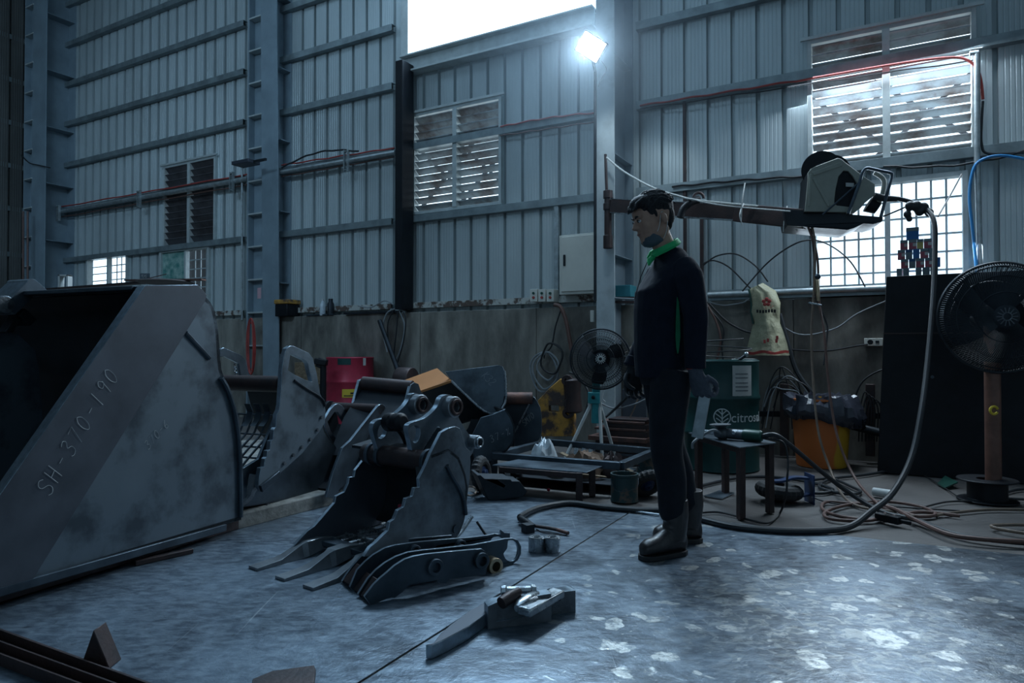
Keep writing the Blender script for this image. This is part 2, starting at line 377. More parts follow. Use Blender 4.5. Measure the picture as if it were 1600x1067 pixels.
# ================================================================== SETTING
# floors
b = MB(); b.box(-20, 9, -7, 16, -.2, -.006); struct(b.done('floor', 'concrete_floor'), 'dusty brown-grey concrete floor')
S0, S1 = G(560, 1067), G(988, 798)
sd = (S1 - S0).normalized(); S0 = S0 - sd * 2.5
gap = Vector((sd.y, -sd.x, 0)) * .005
PL1 = G(735, 768)
A = [S0 - gap, S1 - gap, G(860, 780), PL1, G(480, 790), G(375, 820), G(0, 945), Vector((-5.5, 1.4, 0)), Vector((-5.5, -3, 0)), Vector((S0.x, -3, 0))]
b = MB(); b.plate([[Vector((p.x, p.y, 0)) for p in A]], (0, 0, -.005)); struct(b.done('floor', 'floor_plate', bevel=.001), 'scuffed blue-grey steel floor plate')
E = G(1300, 835); F_ = G(1600, 867); fd = (F_ - E).normalized(); F2 = F_ + fd * 4
B_ = [S0 + gap, S1 + gap, E, F_, F2, Vector((F2.x, -3, 0)), Vector((S0.x + .01, -3, 0))]
b = MB(); b.plate([[Vector((p.x, p.y, 0)) for p in B_]], (0, 0, -.005)); struct(b.done('floor', 'floor_plate', bevel=.001), 'steel floor plate with pale worn flakes and a painted glare patch')
# kerb slab that carries the second row of buckets
kf = [G(300, 842), G(376, 826), G(455, 805), G(520, 788), G(600, 775)]
kb = [G(600, 775) + Vector((-.3, 2.4, 0)), Vector((-3.5, 6.6, 0)), Vector((-5.5, 5.5, 0))]
b = MB(); b.plate([[Vector((p.x, p.y, -.005)) for p in kf + kb]], (0, 0, .085)); struct(b.done('kerb', 'kerb_concrete', bevel=.008), 'chipped concrete kerb slab under the buckets')
# ---- holes of the back wall, wall-frame rectangles (x0,x1,z0,z1)
def rect(tl, tr, bl, br, n=WN):
    a, b_, c, d = WP(*tl, n), WP(*tr, n), WP(*bl, n), WP(*br, n)
    return ((a[0] + c[0]) / 2, (b_[0] + d[0]) / 2, (c[1] + d[1]) / 2, (a[1] + b_[1]) / 2)
H_open = (WP(645, 95)[0], WP(934, 28)[0], 4.62, 7.9)
H_lA = rect((260, 263), (338, 250), (262, 385), (337, 375))
H_lB = rect((650, 183), (782, 158), (652, 330), (782, 318))
H_lC = rect((1268, 72), (1518, 22), (1270, 257), (1518, 246))
H_w1 = rect((140, 406), (200, 401), (140, 470), (200, 470))
H_w2 = rect((255, 396), (327, 388), (255, 478), (327, 478))
H_w3 = rect((1276, 295), (1504, 280), (1276, 452), (1504, 452))
holes = [H_open, H_lA, H_lB, H_lC, H_w1, H_w2, H_w3]
XL, XR = -14.3, 4.2; ZT = 8.4
PITCH = .234; PH = WP(1146, 300)[0] % PITCH
def clad(mb, x0, x1, z0, z1):
    """sheet with deep ribs and small flutes, profile in x, flat in z"""
    pts = []
    k = math.floor((x0 - PH) / PITCH) - 1
    while PH + k * PITCH < x1 + PITCH:
        c = PH + k * PITCH
        pts += [(c - .022, 0), (c - .017, .055), (c + .017, .055), (c + .022, 0)]
        for j in range(1, 5):
            q = c + .024 + (PITCH - .048) * j / 5
            pts += [(q - .006, 0), (q - .003, .0022), (q + .003, .0022), (q + .006, 0)]
        k += 1
    def yat(x):
        for (a, ya), (b_, yb) in zip(pts, pts[1:]):
            if a <= x <= b_: return ya + (yb - ya) * (x - a) / max(b_ - a, 1e-9)
        return 0
    row = [(x0, yat(x0))] + [p for p in pts if x0 < p[0] < x1] + [(x1, yat(x1))]
    lo = [mb.v((x, y, z0)) for x, y in row]; hi = [mb.v((x, y, z1)) for x, y in row]
    for i in range(len(row) - 1): mb.face([lo[i], lo[i + 1], hi[i + 1], hi[i]])
def clad_wall(mb, x0, x1, z0, z1, holes):
    xs = sorted({x0, x1, *[h[0] for h in holes if x0 < h[0] < x1], *[h[1] for h in holes if x0 < h[1] < x1]})
    for a, b_ in zip(xs, xs[1:]):
        m = (a + b_) / 2; cut = sorted([(h[2], h[3]) for h in holes if h[0] < m < h[1]]); z = z0
        for c, d in cut:
            if c > z: clad(mb, a, b_, z, c)
            z = max(z, d)
        if z < z1: clad(mb, a, b_, z, z1)
b = MB(MW); clad_wall(b, XL, XR, 1.35, ZT, holes)
# solid flashing strip behind, just outside the ribs, so that no light leaks at the cut rib ends
struct(b.done('wall_back', 'cladding', fix=False, angle=20), 'ribbed pale blue-grey metal wall cladding')
# left end wall: perpendicular to the back wall
ML = MW @ Matrix.Translation((XL, 0, 0)) @ Matrix.Rotation(R(90), 4, 'Z')
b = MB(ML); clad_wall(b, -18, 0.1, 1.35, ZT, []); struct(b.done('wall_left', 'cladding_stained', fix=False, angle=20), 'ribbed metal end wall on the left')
b = MB(MW); b.box(XL, XL + .14, -18, 0, 0, 1.42); struct(b.done('wall_left', 'dado_concrete'), 'low concrete wall under the left end wall')
# enclosing shell: right end, rear wall, roof
b = MB(MW); b.box(XR, XR + .2, -14, .2, 0, ZT); struct(b.done('wall_right', 'cladding'))
b = MB(MW); b.box(XL, XR, -14.2, -14, 0, ZT); struct(b.done('wall_rear', 'cladding'))
b = MB(MW); b.box(XL - .3, XR + .3, -14.2, .15, ZT, ZT + .1); struct(b.done('ceiling', 'column_paint'))
# concrete dado with pour joints
b = MB(MW)
z_top = 1.43
js = [XL] + [WP(px, 560, 6.71)[0] for px in (345, 470, 656, 838, 1095, 1240)] + [XR]
for a, c in zip(js, js[1:]): b.box(a + .004, c - .004, -.14, .10, -.01, z_top)
b.box(XL, XR, -.125, .09, -.01, z_top - .01)
struct(b.done('wall_back', 'dado_concrete', bevel=.006), 'stained raw concrete lower wall')
# girts
def zy(px, py, n=6.76): return WP(px, py, n)[1]
gz = [1.52, 2.60, 3.50, 4.33, 5.08, 5.80, 6.53, 7.27, 7.95]
bays = [(XL, WP(386, 300)[0]), (WP(443, 300)[0], WP(618, 300)[0]), (WP(636, 300)[0], WP(934, 300)[0]), (WP(998, 300)[0], XR)]
def girt(x0, x1, z, mt='girt', h=.085, d=.085):
    # C channel: web towards the room, two flanges
    g = MB(MW); y1 = -.002; y0 = -d
    g.box(x0, x1, y0, y0 + .004, z - h / 2, z + h / 2); g.box(x0, x1, y0 + .004, y1, z - h / 2, z - h / 2 + .004); g.box(x0, x1, y0 + .004, y1, z + h / 2 - .004, z + h / 2)
    return g.done('wall_girt', mt, bevel=.001)
for bi, (x0, x1) in enumerate(bays):
    for k, z in enumerate(gz):
        if bi == 2 and z > 4.6: continue
        if k == 0:
            if bi == 3: continue
            o = struct(girt(x0, x1, z, 'galv_rust', .07), 'rust-spotted galvanised rail along the foot of the cladding'); continue
        if bi == 2 and k == 3: z = 4.0; continue
        zz = z
        o = struct(girt(x0, x1, zz), 'horizontal steel wall girt')
# left wall girts
for z in (1.9, 2.75, 3.6, 4.4, 5.2, 6.0, 6.8):
    g = MB(ML); g.box(-17, -.1, .002, .09, z - .045, z + .045); struct(g.done('wall_girt', 'girt', bevel=.002), 'girt of the left end wall')
# beam and posts round the high opening
x0, x1 = WP(636, 95)[0], WP(934, 28)[0]
g = MB(MW); g.box(x0, x1, -.16, -.0, 4.62, 4.64); g.box(x0, x1, -.09, -.075, 4.44, 4.62); g.box(x0, x1, -.16, 0, 4.42, 4.44)
struct(g.done('trim_1', 'window_frame', bevel=.002), 'steel sill beam under the high opening')
g = MB(MW); g.box(x0 - .02, x0 + .09, -.1, .03, 4.64, ZT); struct(g.done('trim_2', 'window_frame', bevel=.002), 'pale jamb of the high opening')
# dark post left of the middle louvre
xa, xb = WP(619, 300, 6.55)[0], WP(632, 300, 6.55)[0]
g = MB(MW); g.box(xa, xb - .02, -.32, -.30, 1.46, 4.50); g.box(xa, xa + .015, -.3, -.1, 1.46, 4.50); g.box(xb - .035, xb - .02, -.3, -.1, 1.46, 4.50)
struct(g.done('wall_post', 'black_paint', bevel=.002), 'near-black steel channel post')
g = MB(MW); xc = WP(638, 300)[0]; g.box(xc - .05, xc + .06, -.12, -.0, 1.46, 4.44); struct(g.done('wall_post', 'girt', bevel=.002), 'grey post behind the black post')
# ---- columns
def column(px0, px1, depth, wb, name_label, m_front='column_paint', taper=0.0):
    n = WN - depth
    xa, xb = WP(px0, 300, n)[0], WP(px1, 300, n)[0]; c = (xa + xb) / 2; w = xb - xa
    g = MB(MW)
    f0, f1 = -depth - taper, -depth
    # front flange (leans out with height), web, rear flange
    def quadbox(x0, x1, y0b, y1b, y0t, y1t, z0, z1):
        vs = [g.v(p) for p in ((x0, y0b, z0), (x1, y0b, z0), (x1, y1b, z0), (x0, y1b, z0), (x0, y0t, z1), (x1, y0t, z1), (x1, y1t, z1), (x0, y1t, z1))]
        for f in ((3, 2, 1, 0), (4, 5, 6, 7), (0, 1, 5, 4), (1, 2, 6, 5), (2, 3, 7, 6), (3, 0, 4, 7)): g.face([vs[i] for i in f])
    quadbox(xa, xb, -depth, -depth + .016, -depth - taper, -depth - taper + .016, 0, ZT)
    fl = g.done('steel_column', m_front, bevel=.002)
    g2 = MB(MW); g = g2
    quadbox(c - .006, c + .006, -depth + .016, -.015, -depth - taper + .016, -.015, 0, ZT)
    quadbox(xa, xb, -.016, -.001, -.016, -.001, 1.46, ZT)
    for z in (0.9, 1.9, 2.9, 3.9, 4.9, 5.9, 6.9): quadbox(c + .006, xb - .01, -depth + .016, -.016, -depth + .016, -.016, z, z + .01)
    wbm = g.done('steel_column', 'column_paint', bevel=0)
    struct(fl, name_label); struct(wbm, name_label + ', web and back flange')
    return xa, xb, fl
mc = column(931.5, 960, .56, .2, 'tall steel column carrying the floodlight', 'column_pale')
lc = column(413, 438, .20, .2, 'tapered blue-grey steel column between the left bays', 'column_paint', taper=.12)
# web plate with stiffener rungs beside the left-hand columns
def rungs(px0, px1, ppx, zs, n, lab):
    xa, xb = WP(px0, 300, n)[0], WP(px1, 300, n)[0]; xp = WP(ppx, 300, n)[0]
    y = n - WN
    g = MB(MW); g.box(xa, xp, y + .10, y + .112, 0, ZT); g.box(xa, xa + .03, y, y + .112, 0, ZT)
    rg_ = MB(MW)
    for z in zs: rg_.box(xa + .03, xp, y - .01, y + .10, z, z + .022)
    struct(rg_.done('column_rungs', 'window_frame', bevel=.001), 'stiffener rungs of the column, caught light put into their pale colour')  # rungs that catch the light: paler than the column, brightness put into colour
    return struct(g.done('steel_column', 'column_paint', bevel=.001), lab)
rungs(386, 391, 413, [.55 + .47 * k for k in range(17)], WN - .2, 'stiffened web plate of the left-bay column')
column(49, 70, .5, .2, 'dark corner column at the left end', 'column_paint')
rungs(36, 40, 50, [.9 + .52 * k for k in range(14)], WN - .5, 'stiffened web plate of the corner column')
# ---- louvre vents
def louvre(name, H, nz, mullion, light, mt, ang, fill, lab, hood=True):
    x0, x1, z0, z1 = H; root = bpy.data.objects.new(name, None); C.objects.link(root); root.matrix_world = MW @ Matrix.Translation(((x0 + x1) / 2, 0, z0)); WORLD[root.name] = root.matrix_world.copy()
    struct(root, lab)
    f = MB(MW); t = .035
    f.box(x0 - t, x0, -.05, .05, z0 - t, z1 + t); f.box(x1, x1 + t, -.05, .05, z0 - t, z1 + t); f.box(x0, x1, -.05, .05, z0 - t, z0); f.box(x0, x1, -.05, .05, z1, z1 + t)
    f.box(mullion - .03, mullion + .03, -.06, .05, z0, z1)
    if hood: f.box(x0 - .09, x1 + .09, -.075, -.05, z1 + t, z1 + t + .03)
    f.done('frame', 'window_frame', root, bevel=.002)
    s_ = MB(MW); dz = (z1 - z0) / nz
    for k in range(nz):
        zc = z0 + dz * (k + .5); L = dz * fill / 2; a = R(ang)
        for (a0, a1) in ((x0 + .005, mullion - .03), (mullion + .03, x1 - .005)):
            s_.obox(((a0 + a1) / 2, .005, zc), ((a1 - a0) / 2, 0, 0), (0, math.cos(a) * L, -math.sin(a) * L), (0, .0012, .0018))
            s_.obox(((a0 + a1) / 2, .005 - math.cos(a) * L, zc + math.sin(a) * L - .006), ((a1 - a0) / 2, 0, 0), (0, .0015, 0), (0, 0, .006))
    s_.done('louvre_slats', mt, root)
    if light:
        cb_ = MB(MW); ym = .22
        for (a0, a1) in ((x0, mullion), (mullion, x1)):
            cb_.bar((a0 - .1, ym, z0 + .1), (a1 + .1, ym, z1 - .35), .03, .035, up=(0, 1, 0)); cb_.bar((a0 - .1, ym, z1 - .35), (a1 + .1, ym, z0 + .1), .03, .035, up=(0, 1, 0))
        cb_.done('outer_braces', 'louver_dark', root)
        ev = MB(MW); ev.box(x0 - .4, x1 + .4, .06, .55, z1 + .05, z1 + .09); ev.done('outer_hood', 'louver_dark', root)
    return root
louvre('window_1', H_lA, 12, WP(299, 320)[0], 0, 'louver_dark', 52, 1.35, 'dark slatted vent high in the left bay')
louvre('window_2', H_lB, 13, WP(714, 250)[0], 1, 'louver', 36, 1.08, 'slatted metal vent in the middle bay')
louvre('window_3', H_lC, 14, WP(1385, 150)[0], 1, 'louver', 29, 1.08, 'large slatted metal vent in the right bay')
# things standing outside that block part of the light behind the vents: neighbouring sheds
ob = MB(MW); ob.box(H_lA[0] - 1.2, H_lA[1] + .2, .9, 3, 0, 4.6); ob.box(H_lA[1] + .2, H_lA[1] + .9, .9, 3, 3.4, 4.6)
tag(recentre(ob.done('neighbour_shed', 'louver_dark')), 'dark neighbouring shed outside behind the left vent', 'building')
# ---- grid windows
def gridwin(name, H, cols, rows, mull, lab, curtain=None, barw=.017):
    x0, x1, z0, z1 = H; root = bpy.data.objects.new(name, None); C.objects.link(root); root.matrix_world = MW @ Matrix.Translation(((x0 + x1) / 2, 0, z0)); WORLD[root.name] = root.matrix_world.copy()
    struct(root, lab); t = .04
    f = MB(MW)
    f.box(x0 - t, x0, -.05, .06, z0 - t, z1 + t); f.box(x1, x1 + t, -.05, .06, z0 - t, z1 + t); f.box(x0, x1, -.05, .06, z0 - t, z0); f.box(x0, x1, -.05, .06, z1, z1 + t)
    if mull is not None: f.box(mull - .022, mull + .022, -.04, .03, z0, z1)
    f.done('frame', 'window_frame', root, bevel=.002)
    gr = MB(MW)
    for c in cols: gr.box(c - barw / 2, c + barw / 2, .045, .055, z0, z1)
    for r_ in rows: gr.box(x0 if not curtain else x0, x1, .045, .055, r_ - barw / 2, r_ + barw / 2)
    gr.done('bars', 'window_frame', root)
    return root
def lin(a, b_, n): return [a + (b_ - a) * k / n for k in range(1, n)]
m3 = WP(1387, 360)[0]
def gl(name):
    m = bpy.data.materials.new(name); m.use_nodes = True; nt = m.node_tree; N = nt.nodes; L = nt.links
    N.remove(N['Principled BSDF']); t = N.new('ShaderNodeBsdfTransparent'); t.inputs[0].default_value = (.96, .98, 1, 1); g = N.new('ShaderNodeBsdfGlossy'); g.inputs[1].default_value = .08
    x = N.new('ShaderNodeMixShader'); x.inputs[0].default_value = .06; L.new(t.outputs[0], x.inputs[1]); L.new(g.outputs[0], x.inputs[2]); L.new(x.outputs[0], N['Material Output'].inputs[0]); MATS[name] = m
gl('glass')
w = gridwin('window_4', H_w3, lin(H_w3[0], m3, 5)[0:] + lin(m3, H_w3[1], 5), lin(H_w3[2], H_w3[3], 6), m3, 'bright barred window in the right bay')
g = MB(MW); g.box(H_w3[0], H_w3[1], .01, .014, H_w3[2], H_w3[3]); g.done('pane', 'glass', w)
m1 = WP(171, 430)[0]; m2 = WP(292, 430)[0]
w = gridwin('window_5', H_w1, lin(m1, H_w1[1], 4), lin(H_w1[2], H_w1[3], 6), m1, 'small bright sliding window near the corner')
g = MB(MW); g.box(H_w1[0], H_w1[1], .01, .014, H_w1[2], H_w1[3]); g.done('pane', 'glass', w)
w = gridwin('window_6', H_w2, lin(m2, H_w2[1], 4), lin(H_w2[2], H_w2[3], 6), m2, 'sliding window with one green covered pane')
g = MB(MW); g.box(H_w2[0], m2 - .02, -.01, -.004, H_w2[2], H_w2[3]); g.done('covered_pane', 'glass_green', w)
g = MB(MW); g.box(m2 + .02, H_w2[1], .01, .014, H_w2[2], H_w2[3]); g.done('pane', 'glass', w)
# extra steel members: rails under the right window, door-frame angles
z1_ = WP(1200, 447)[1]; xr0 = WP(1104, 450, 6.6)[0]
zr = WP(1250, 455, 6.66)[1]; g = MB(MW); g.tube([(xr0, -.19, zr), (XR, -.19, zr)], .028, 12); struct(g.done('pipe_rail', 'galvanised'), 'round pipe rail under the right window')
g = MB(MW); g.box(xr0, XR, -.16, -.15, 1.44, 1.54); g.box(xr0, XR, -.15, -.02, 1.44, 1.452); struct(g.done('pipe_rail', 'girt', bevel=.001), 'steel angle on top of the right concrete wall')
for px, za, zb in ((1072, 3.46, 1.5), (1098, 2.4, 1.5)):
    xx = WP(px, 300)[0]; g = MB(MW); g.box(xx - .015, xx + .015, -.06, -.03, zb, za); struct(g.done('wall_post', 'rust_dark', bevel=.001), 'thin rusty angle post')
xx = WP(873, 350)[0]; g = MB(MW); g.box(xx - .025, xx + .025, -.07, -.03, 1.5, 2.56)
struct(g.done('wall_post', 'galvanised', bevel=.001), 'perforated galvanised strut beside the cabinet')

# lens glare round the floodlight, imitated by an added scattering volume
hz_m = bpy.data.materials.new('lens_glare'); hz_m.use_nodes = True; nt = hz_m.node_tree; nt.nodes.remove(nt.nodes['Principled BSDF'])
N = nt.nodes; L = nt.links
vs = N.new('ShaderNodeVolumeScatter'); vs.inputs['Color'].default_value = (.70, .85, 1, 1); vs.inputs['Anisotropy'].default_value = .3
tc = N.new('ShaderNodeTexCoord'); ln = N.new('ShaderNodeVectorMath'); ln.operation = 'LENGTH'; L.new(tc.outputs['Object'], ln.inputs[0])
mr = N.new('ShaderNodeMapRange'); mr.interpolation_type = 'SMOOTHSTEP'; mr.inputs[1].default_value = 0; mr.inputs[2].default_value = 1.7; mr.inputs[3].default_value = .07; mr.inputs[4].default_value = 0
L.new(ln.outputs['Value'], mr.inputs[0]); L.new(mr.outputs[0], vs.inputs['Density'])
L.new(vs.outputs[0], nt.nodes['Material Output'].inputs['Volume']); MATS['lens_glare'] = hz_m
b = MB(); b.ell((0, 0, 0), 1.7, 1.7, 1.7, seg=24, rg=14); o = b.done('glare_volume', 'lens_glare'); hcn = D(905, 90, 6.0); o.matrix_world = Matrix.Translation(hcn - NW * (hcn.dot(NW) - 5.75)) @ MW.to_3x3().to_4x4() @ Matrix.Diagonal((1, .60, 1, 1)); o['kind'] = 'stuff'; o['label'] = 'bluish lens glare round the floodlight, made with an added volume'; o['category'] = 'lens_glare'
mat('tooth_steel', (0.30, 0.33, 0.36), 0.36, 0.7, var=.3, scale=12)
# ================================================================== BUCKETS
class Pl:
    """vertical real-world plane: passes p0, runs along horizontal direction d; out = side that faces the camera"""
    def __init__(s, p0, d):
        s.p0 = Vector(p0); s.d = Vector((d[0], d[1], 0)).normalized(); s.n = Vector((s.d.y, -s.d.x, 0))
    def __call__(s, px, py): return PP(px, py, s.p0, s.n)
    def shift(s, k): return Pl(s.p0 - s.n * k, s.d)      # away from the camera side
    def pts(s, L, f=None): return [s(*(f(*p) if f else p)) for p in L]
def crop(x0, y0, k): return lambda x, y: (x0 + x / k, y0 + y / k)
def arcpts(c, r, a0, a1, n=8, ry=None): ry = ry or r; return [(c[0] + r * math.cos(R(a0 + (a1 - a0) * k / n)), c[1] + ry * math.sin(R(a0 + (a1 - a0) * k / n))) for k in range(n + 1)]
def shell(mb, line, back, t=.012):
    """curved sheet: profile polyline (world points) swept along vector back, with real thickness towards the inside"""
    line = [Vector(p) for p in line]; back = Vector(back); n = len(line); ax = back.normalized(); c = sum(line, Vector()) / n
    inn = []
    for i in range(n):
        tg = (line[min(i + 1, n - 1)] - line[max(i - 1, 0)]).normalized(); q = ax.cross(tg).normalized()
        if q.dot(c - line[i]) < 0: q = -q
        inn.append(line[i] + q * t)
    loop = line + inn[::-1]
    A = [mb.v(p) for p in loop]; B = [mb.v(p + back) for p in loop]; m = len(loop)
    for i in range(m): mb.face([A[i], A[(i + 1) % m], B[(i + 1) % m], B[i]])
    for i in range(n - 1): mb.face([A[i], A[i + 1], A[m - 2 - i], A[m - 1 - i]]); mb.face([B[i], B[i + 1], B[m - 2 - i], B[m - 1 - i]])
# ---- 1 the big bucket at the left
P1 = Pl(G(376, 815, .05), (G(376, 815, .05) - G(0, 930, .05))); W1 = -P1.n
t = thing('excavator_bucket', 'huge dark steel bucket with chalk number on its side strap, at the left edge', 'bucket', G(180, 880))
side = spline([P1(*p) for p in [(306, 446), (318, 460), (334, 482), (341, 520), (346, 578), (359, 606), (370, 650), (376, 700), (377, 812)]], 3)
low = [P1(0, 926), P1(-75, 947)]
front = [P1(-75, 872), P1(222, 447)]
out1 = side + low + front
b = MB(); b.plate([[p + W1 * .0 for p in out1]], W1 * .03); b.done('side_plate', 'steel_mottled', t, bevel=.002)
b = MB(); b.plate([P1.shift(-.002).pts([(222, 446), (304, 445), (318, 461), (316, 470), (46, 904), (0, 916), (-75, 936), (-75, 872)])], -W1 * .022); b.done('side_strap', 'steel_band', t, bevel=.003)['label'] = 'smooth reinforcing strap with chalk writing'
b = MB(); shell(b, [P1(222, 447)] + side + [P1(377, 812)] + low, W1 * 2.3, .02); b.done('curved_shell', 'steel_dark', t)
b = MB(); b.plate([P1.shift(2.27).pts([(222 - 470, 447), (306 - 470, 446), (340 - 500, 560), (376 - 500, 800), (-300, 800), (-500, 800)])], W1 * .03); b.done('side_plate', 'steel', t)
ip = P1.shift(.95)
b = MB(); b.plate([[ip(*p) for p in [(-60, 519), (0, 519), (27, 521), (55, 547), (61, 580), (66, 640), (71, 720), (60, 820), (-60, 870)]]], W1 * .025); b.done('divider_plate', 'steel_mottled', t, bevel=.003)
b = MB(); b.tube(spline([P1.shift(-.012)(*p) for p in [(345, 590), (357, 612), (368, 650), (374, 700), (376, 760), (376, 808)]], 4), .013, 8); b.done('rim_bar', 'steel', t)
b = MB(); b.bar(P1.shift(-.014)(352, 824), P1.shift(-.014)(-70, 944), .02, .035); b.done('wear_strip', 'steel', t, bevel=.003)
b = MB(); b.bar(P1.shift(.05)(220, 451), P1.shift(2.2)(-250, 474), .10, .02); b.done('top_lip', 'steel', t, bevel=.004)
# weld marks and dents on the side plate
b = MB(); b.tube([P1.shift(-.003)(290, 520), P1.shift(-.003)(327, 560)], .012, 8); b.done('weld_seam', 'steel', t)
# chalk writing
GL = {'S': [[(.5, .85), (.3, 1), (.08, .85), (.12, .62), (.42, .42), (.45, .15), (.22, 0), (.02, .12)]], 'H': [[(.05, 1), (.02, 0)], [(.45, 1), (.42, 0)], [(.03, .5), (.44, .55)]],
      '-': [[(.1, .5), (.42, .52)]], '3': [[(.05, .9), (.3, 1), (.42, .8), (.2, .55), (.42, .4), (.4, .1), (.15, 0), (0, .1)]], '7': [[(.02, .95), (.46, 1), (.15, 0)]],
      '0': [[(.25, 1), (.05, .75), (.03, .3), (.2, 0), (.42, .25), (.44, .75), (.25, 1)]], '1': [[(.25, 1), (.2, 0)]], '9': [[(.42, .75), (.25, 1), (.06, .8), (.15, .55), (.4, .65), (.42, .8), (.3, 0)]],
      '6': [[(.4, .95), (.12, .6), (.05, .2), (.25, 0), (.42, .2), (.3, .45), (.08, .35)]], 'K': [[(.05, 1), (.03, 0)], [(.42, .95), (.05, .5), (.45, .02)]], '2': [[(.05, .8), (.25, 1), (.42, .75), (.04, .02), (.46, .05)]],
      'L': [[(.06, 1), (.04, .03), (.42, .05)]], 'M': [[(.02, 0), (.08, 1), (.25, .4), (.42, 1), (.48, 0)]], 'G': [[(.42, .85), (.25, 1), (.04, .6), (.1, .1), (.35, .02), (.44, .4), (.28, .42)]],
      '%': [[(.42, 1), (.04, 0)], [(.1, .95), (.02, .8), (.14, .75), (.1, .95)], [(.4, .25), (.3, .1), (.44, .05), (.4, .25)]], 'Q': [[(.25, 1), (.05, .5), (.2, 0), (.42, .5), (.25, 1)], [(.25, .3), (.48, -.05)]]}
def chalk(parent, plane, p, q, body, size, up, eps=.028, m='chalk', sh=.15, sp=1.0, r=.0014):
    o = plane.shift(-eps)(*p); e = plane.shift(-eps)(*q); u = plane.shift(-eps)(*up); x = (e - o).normalized(); y = (u - o); y = (y - x * y.dot(x)).normalized()
    b = MB(); adv = .62 * size * sp
    for i, c in enumerate(body):
        for st_ in GL.get(c, []):
            L = [o + x * (adv * i + size * (a + sh * h)) + y * size * h for a, h in st_]
            b.tube(spline(L, 3) if len(L) > 3 else L, r, 4)
    return b.done('chalk_writing', m, parent)
chalk(t, P1, (78, 776), (148, 655), 'SH-370-190', .072, (64, 768), sp=1.25, r=.0013)
chalk(t, P1, (232, 703), (262, 668), '370-6', .042, (226, 690), eps=.004, sp=1.2, r=.001)
# hinge bracket on the top lip
pb = P1.shift(.72)
f8 = crop(0, 420, 7.625)
t = thing('hinge_bracket', 'thick rounded steel bracket hooked over the top lip of the huge bucket', 'bracket', pb(50, 470))
o8 = [(90, 400)] + [(150, 330), (250, 225), (330, 150)] + arcpts((375, 190), 72, 230, 300, 5) + [(470, 170), (540, 235), (640, 330), (470, 330), (430, 300), (395, 320), (360, 370), (180, 545), (85, 465)]
b = MB(); b.plate([[pb(*f8(*p)) for p in o8]], W1 * .16); b.done('body', 'steel', t, bevel=.012)
b = MB(); b.cyl(pb(*f8(75, 430)), pb(*f8(75, 430)) + W1 * .28, .045); b.done('pin', 'cast_steel', t, bevel=.006)
b = MB(); b.plate([[pb.shift(.04)(*f8(*p)) for p in [(230, 560), (300, 470), (440, 600), (360, 680)]]], W1 * .1); b.plate([[pb.shift(.06)(*f8(*p)) for p in [(190, 560), (250, 600), (150, 760), (60, 750)]]], W1 * .06); b.done('clevis', 'steel_dark', t, bevel=.004)
# flat rusty bars and plate lying on top of the big bucket
Zt = P1(222, 447).z + .03
q0 = Vector((P1.shift(.02)(262, 447).x, P1.shift(.02)(262, 447).y, Zt))
b = MB(); a0 = D(78, 452, 4.5); a1 = D(232, 441, 3.75)
b.bar(a0, a1, .05, .012); one(b, 'steel_flat_bar', 'rust_dark', 'long rusty flat bar lying along the top edge of the huge bucket', 'bar', bevel=.001)
b = MB(); ca = D(258, 441, 3.72); b.lathe([(0, -.006), (.13, -.006), (.15, 0), (.13, .008), (0, .01)], ca, (0, 0, 1), 24); one(b, 'steel_disc', 'rust_dark', 'rusty thin disc lying flat on top of the huge bucket', 'plate')
b = MB(); b.bar(ca + Vector((-.22, .02, .012)), ca + Vector((.22, -.02, .012)), .05, .008); one(b, 'steel_flat_bar', 'rust', 'short flat bar lying across the disc on the huge bucket', 'bar')
b = MB(); b.bar(D(215, 439, 3.74), D(260, 428, 3.78), .004, .004); one(b, 'welding_rod', 'rust', 'thin rusty rod resting on the disc on the huge bucket', 'rod')
t = thing('steel_offcut', 'small chalk-numbered steel tag propped on the huge bucket', 'steel piece', D(226, 437, 3.9))
b = MB(); b.bar(D(219, 432, 3.9), D(234, 432, 3.9), .004, .035); b.done('plate', 'steel', t)
p_ = Pl(D(218, 436, 3.89), (1, 0)); chalk(t, Pl(D(219, 435, 3.885), (1, 0)), (220, 434), (230, 434), '92G', .018, (220, 420), eps=0, r=.001)
b = MB()
bl = D(90, 452, 4.6); b.box(bl.x, bl.x + .012, bl.y, bl.y + .05, bl.z, bl.z + .1); b.box(bl.x + .055, bl.x + .067, bl.y, bl.y + .05, bl.z, bl.z + .1); b.box(bl.x, bl.x + .067, bl.y, bl.y + .05, bl.z + .09, bl.z + .1)
one(b, 'channel_offcut', 'white_paint', 'small pale U-shaped channel standing on the huge bucket', 'steel piece', bevel=.001)
# timber the big bucket lies on
b = MB(); b.bar(P1.shift(.10)(360, 838), P1.shift(.10)(-40, 965), .12, .05); o = one(b, 'steel_skid', 'rust_dark', 'dark skid bar under the huge bucket', 'bar', bevel=.004); o.location.z = .0
b = MB(); b.bar(G(210, 880, .012), G(300, 860, .012), .03, .02); one(b, 'steel_bar', 'rust_dark', 'thin dark bar on the floor beside the huge bucket', 'bar', bevel=.002)

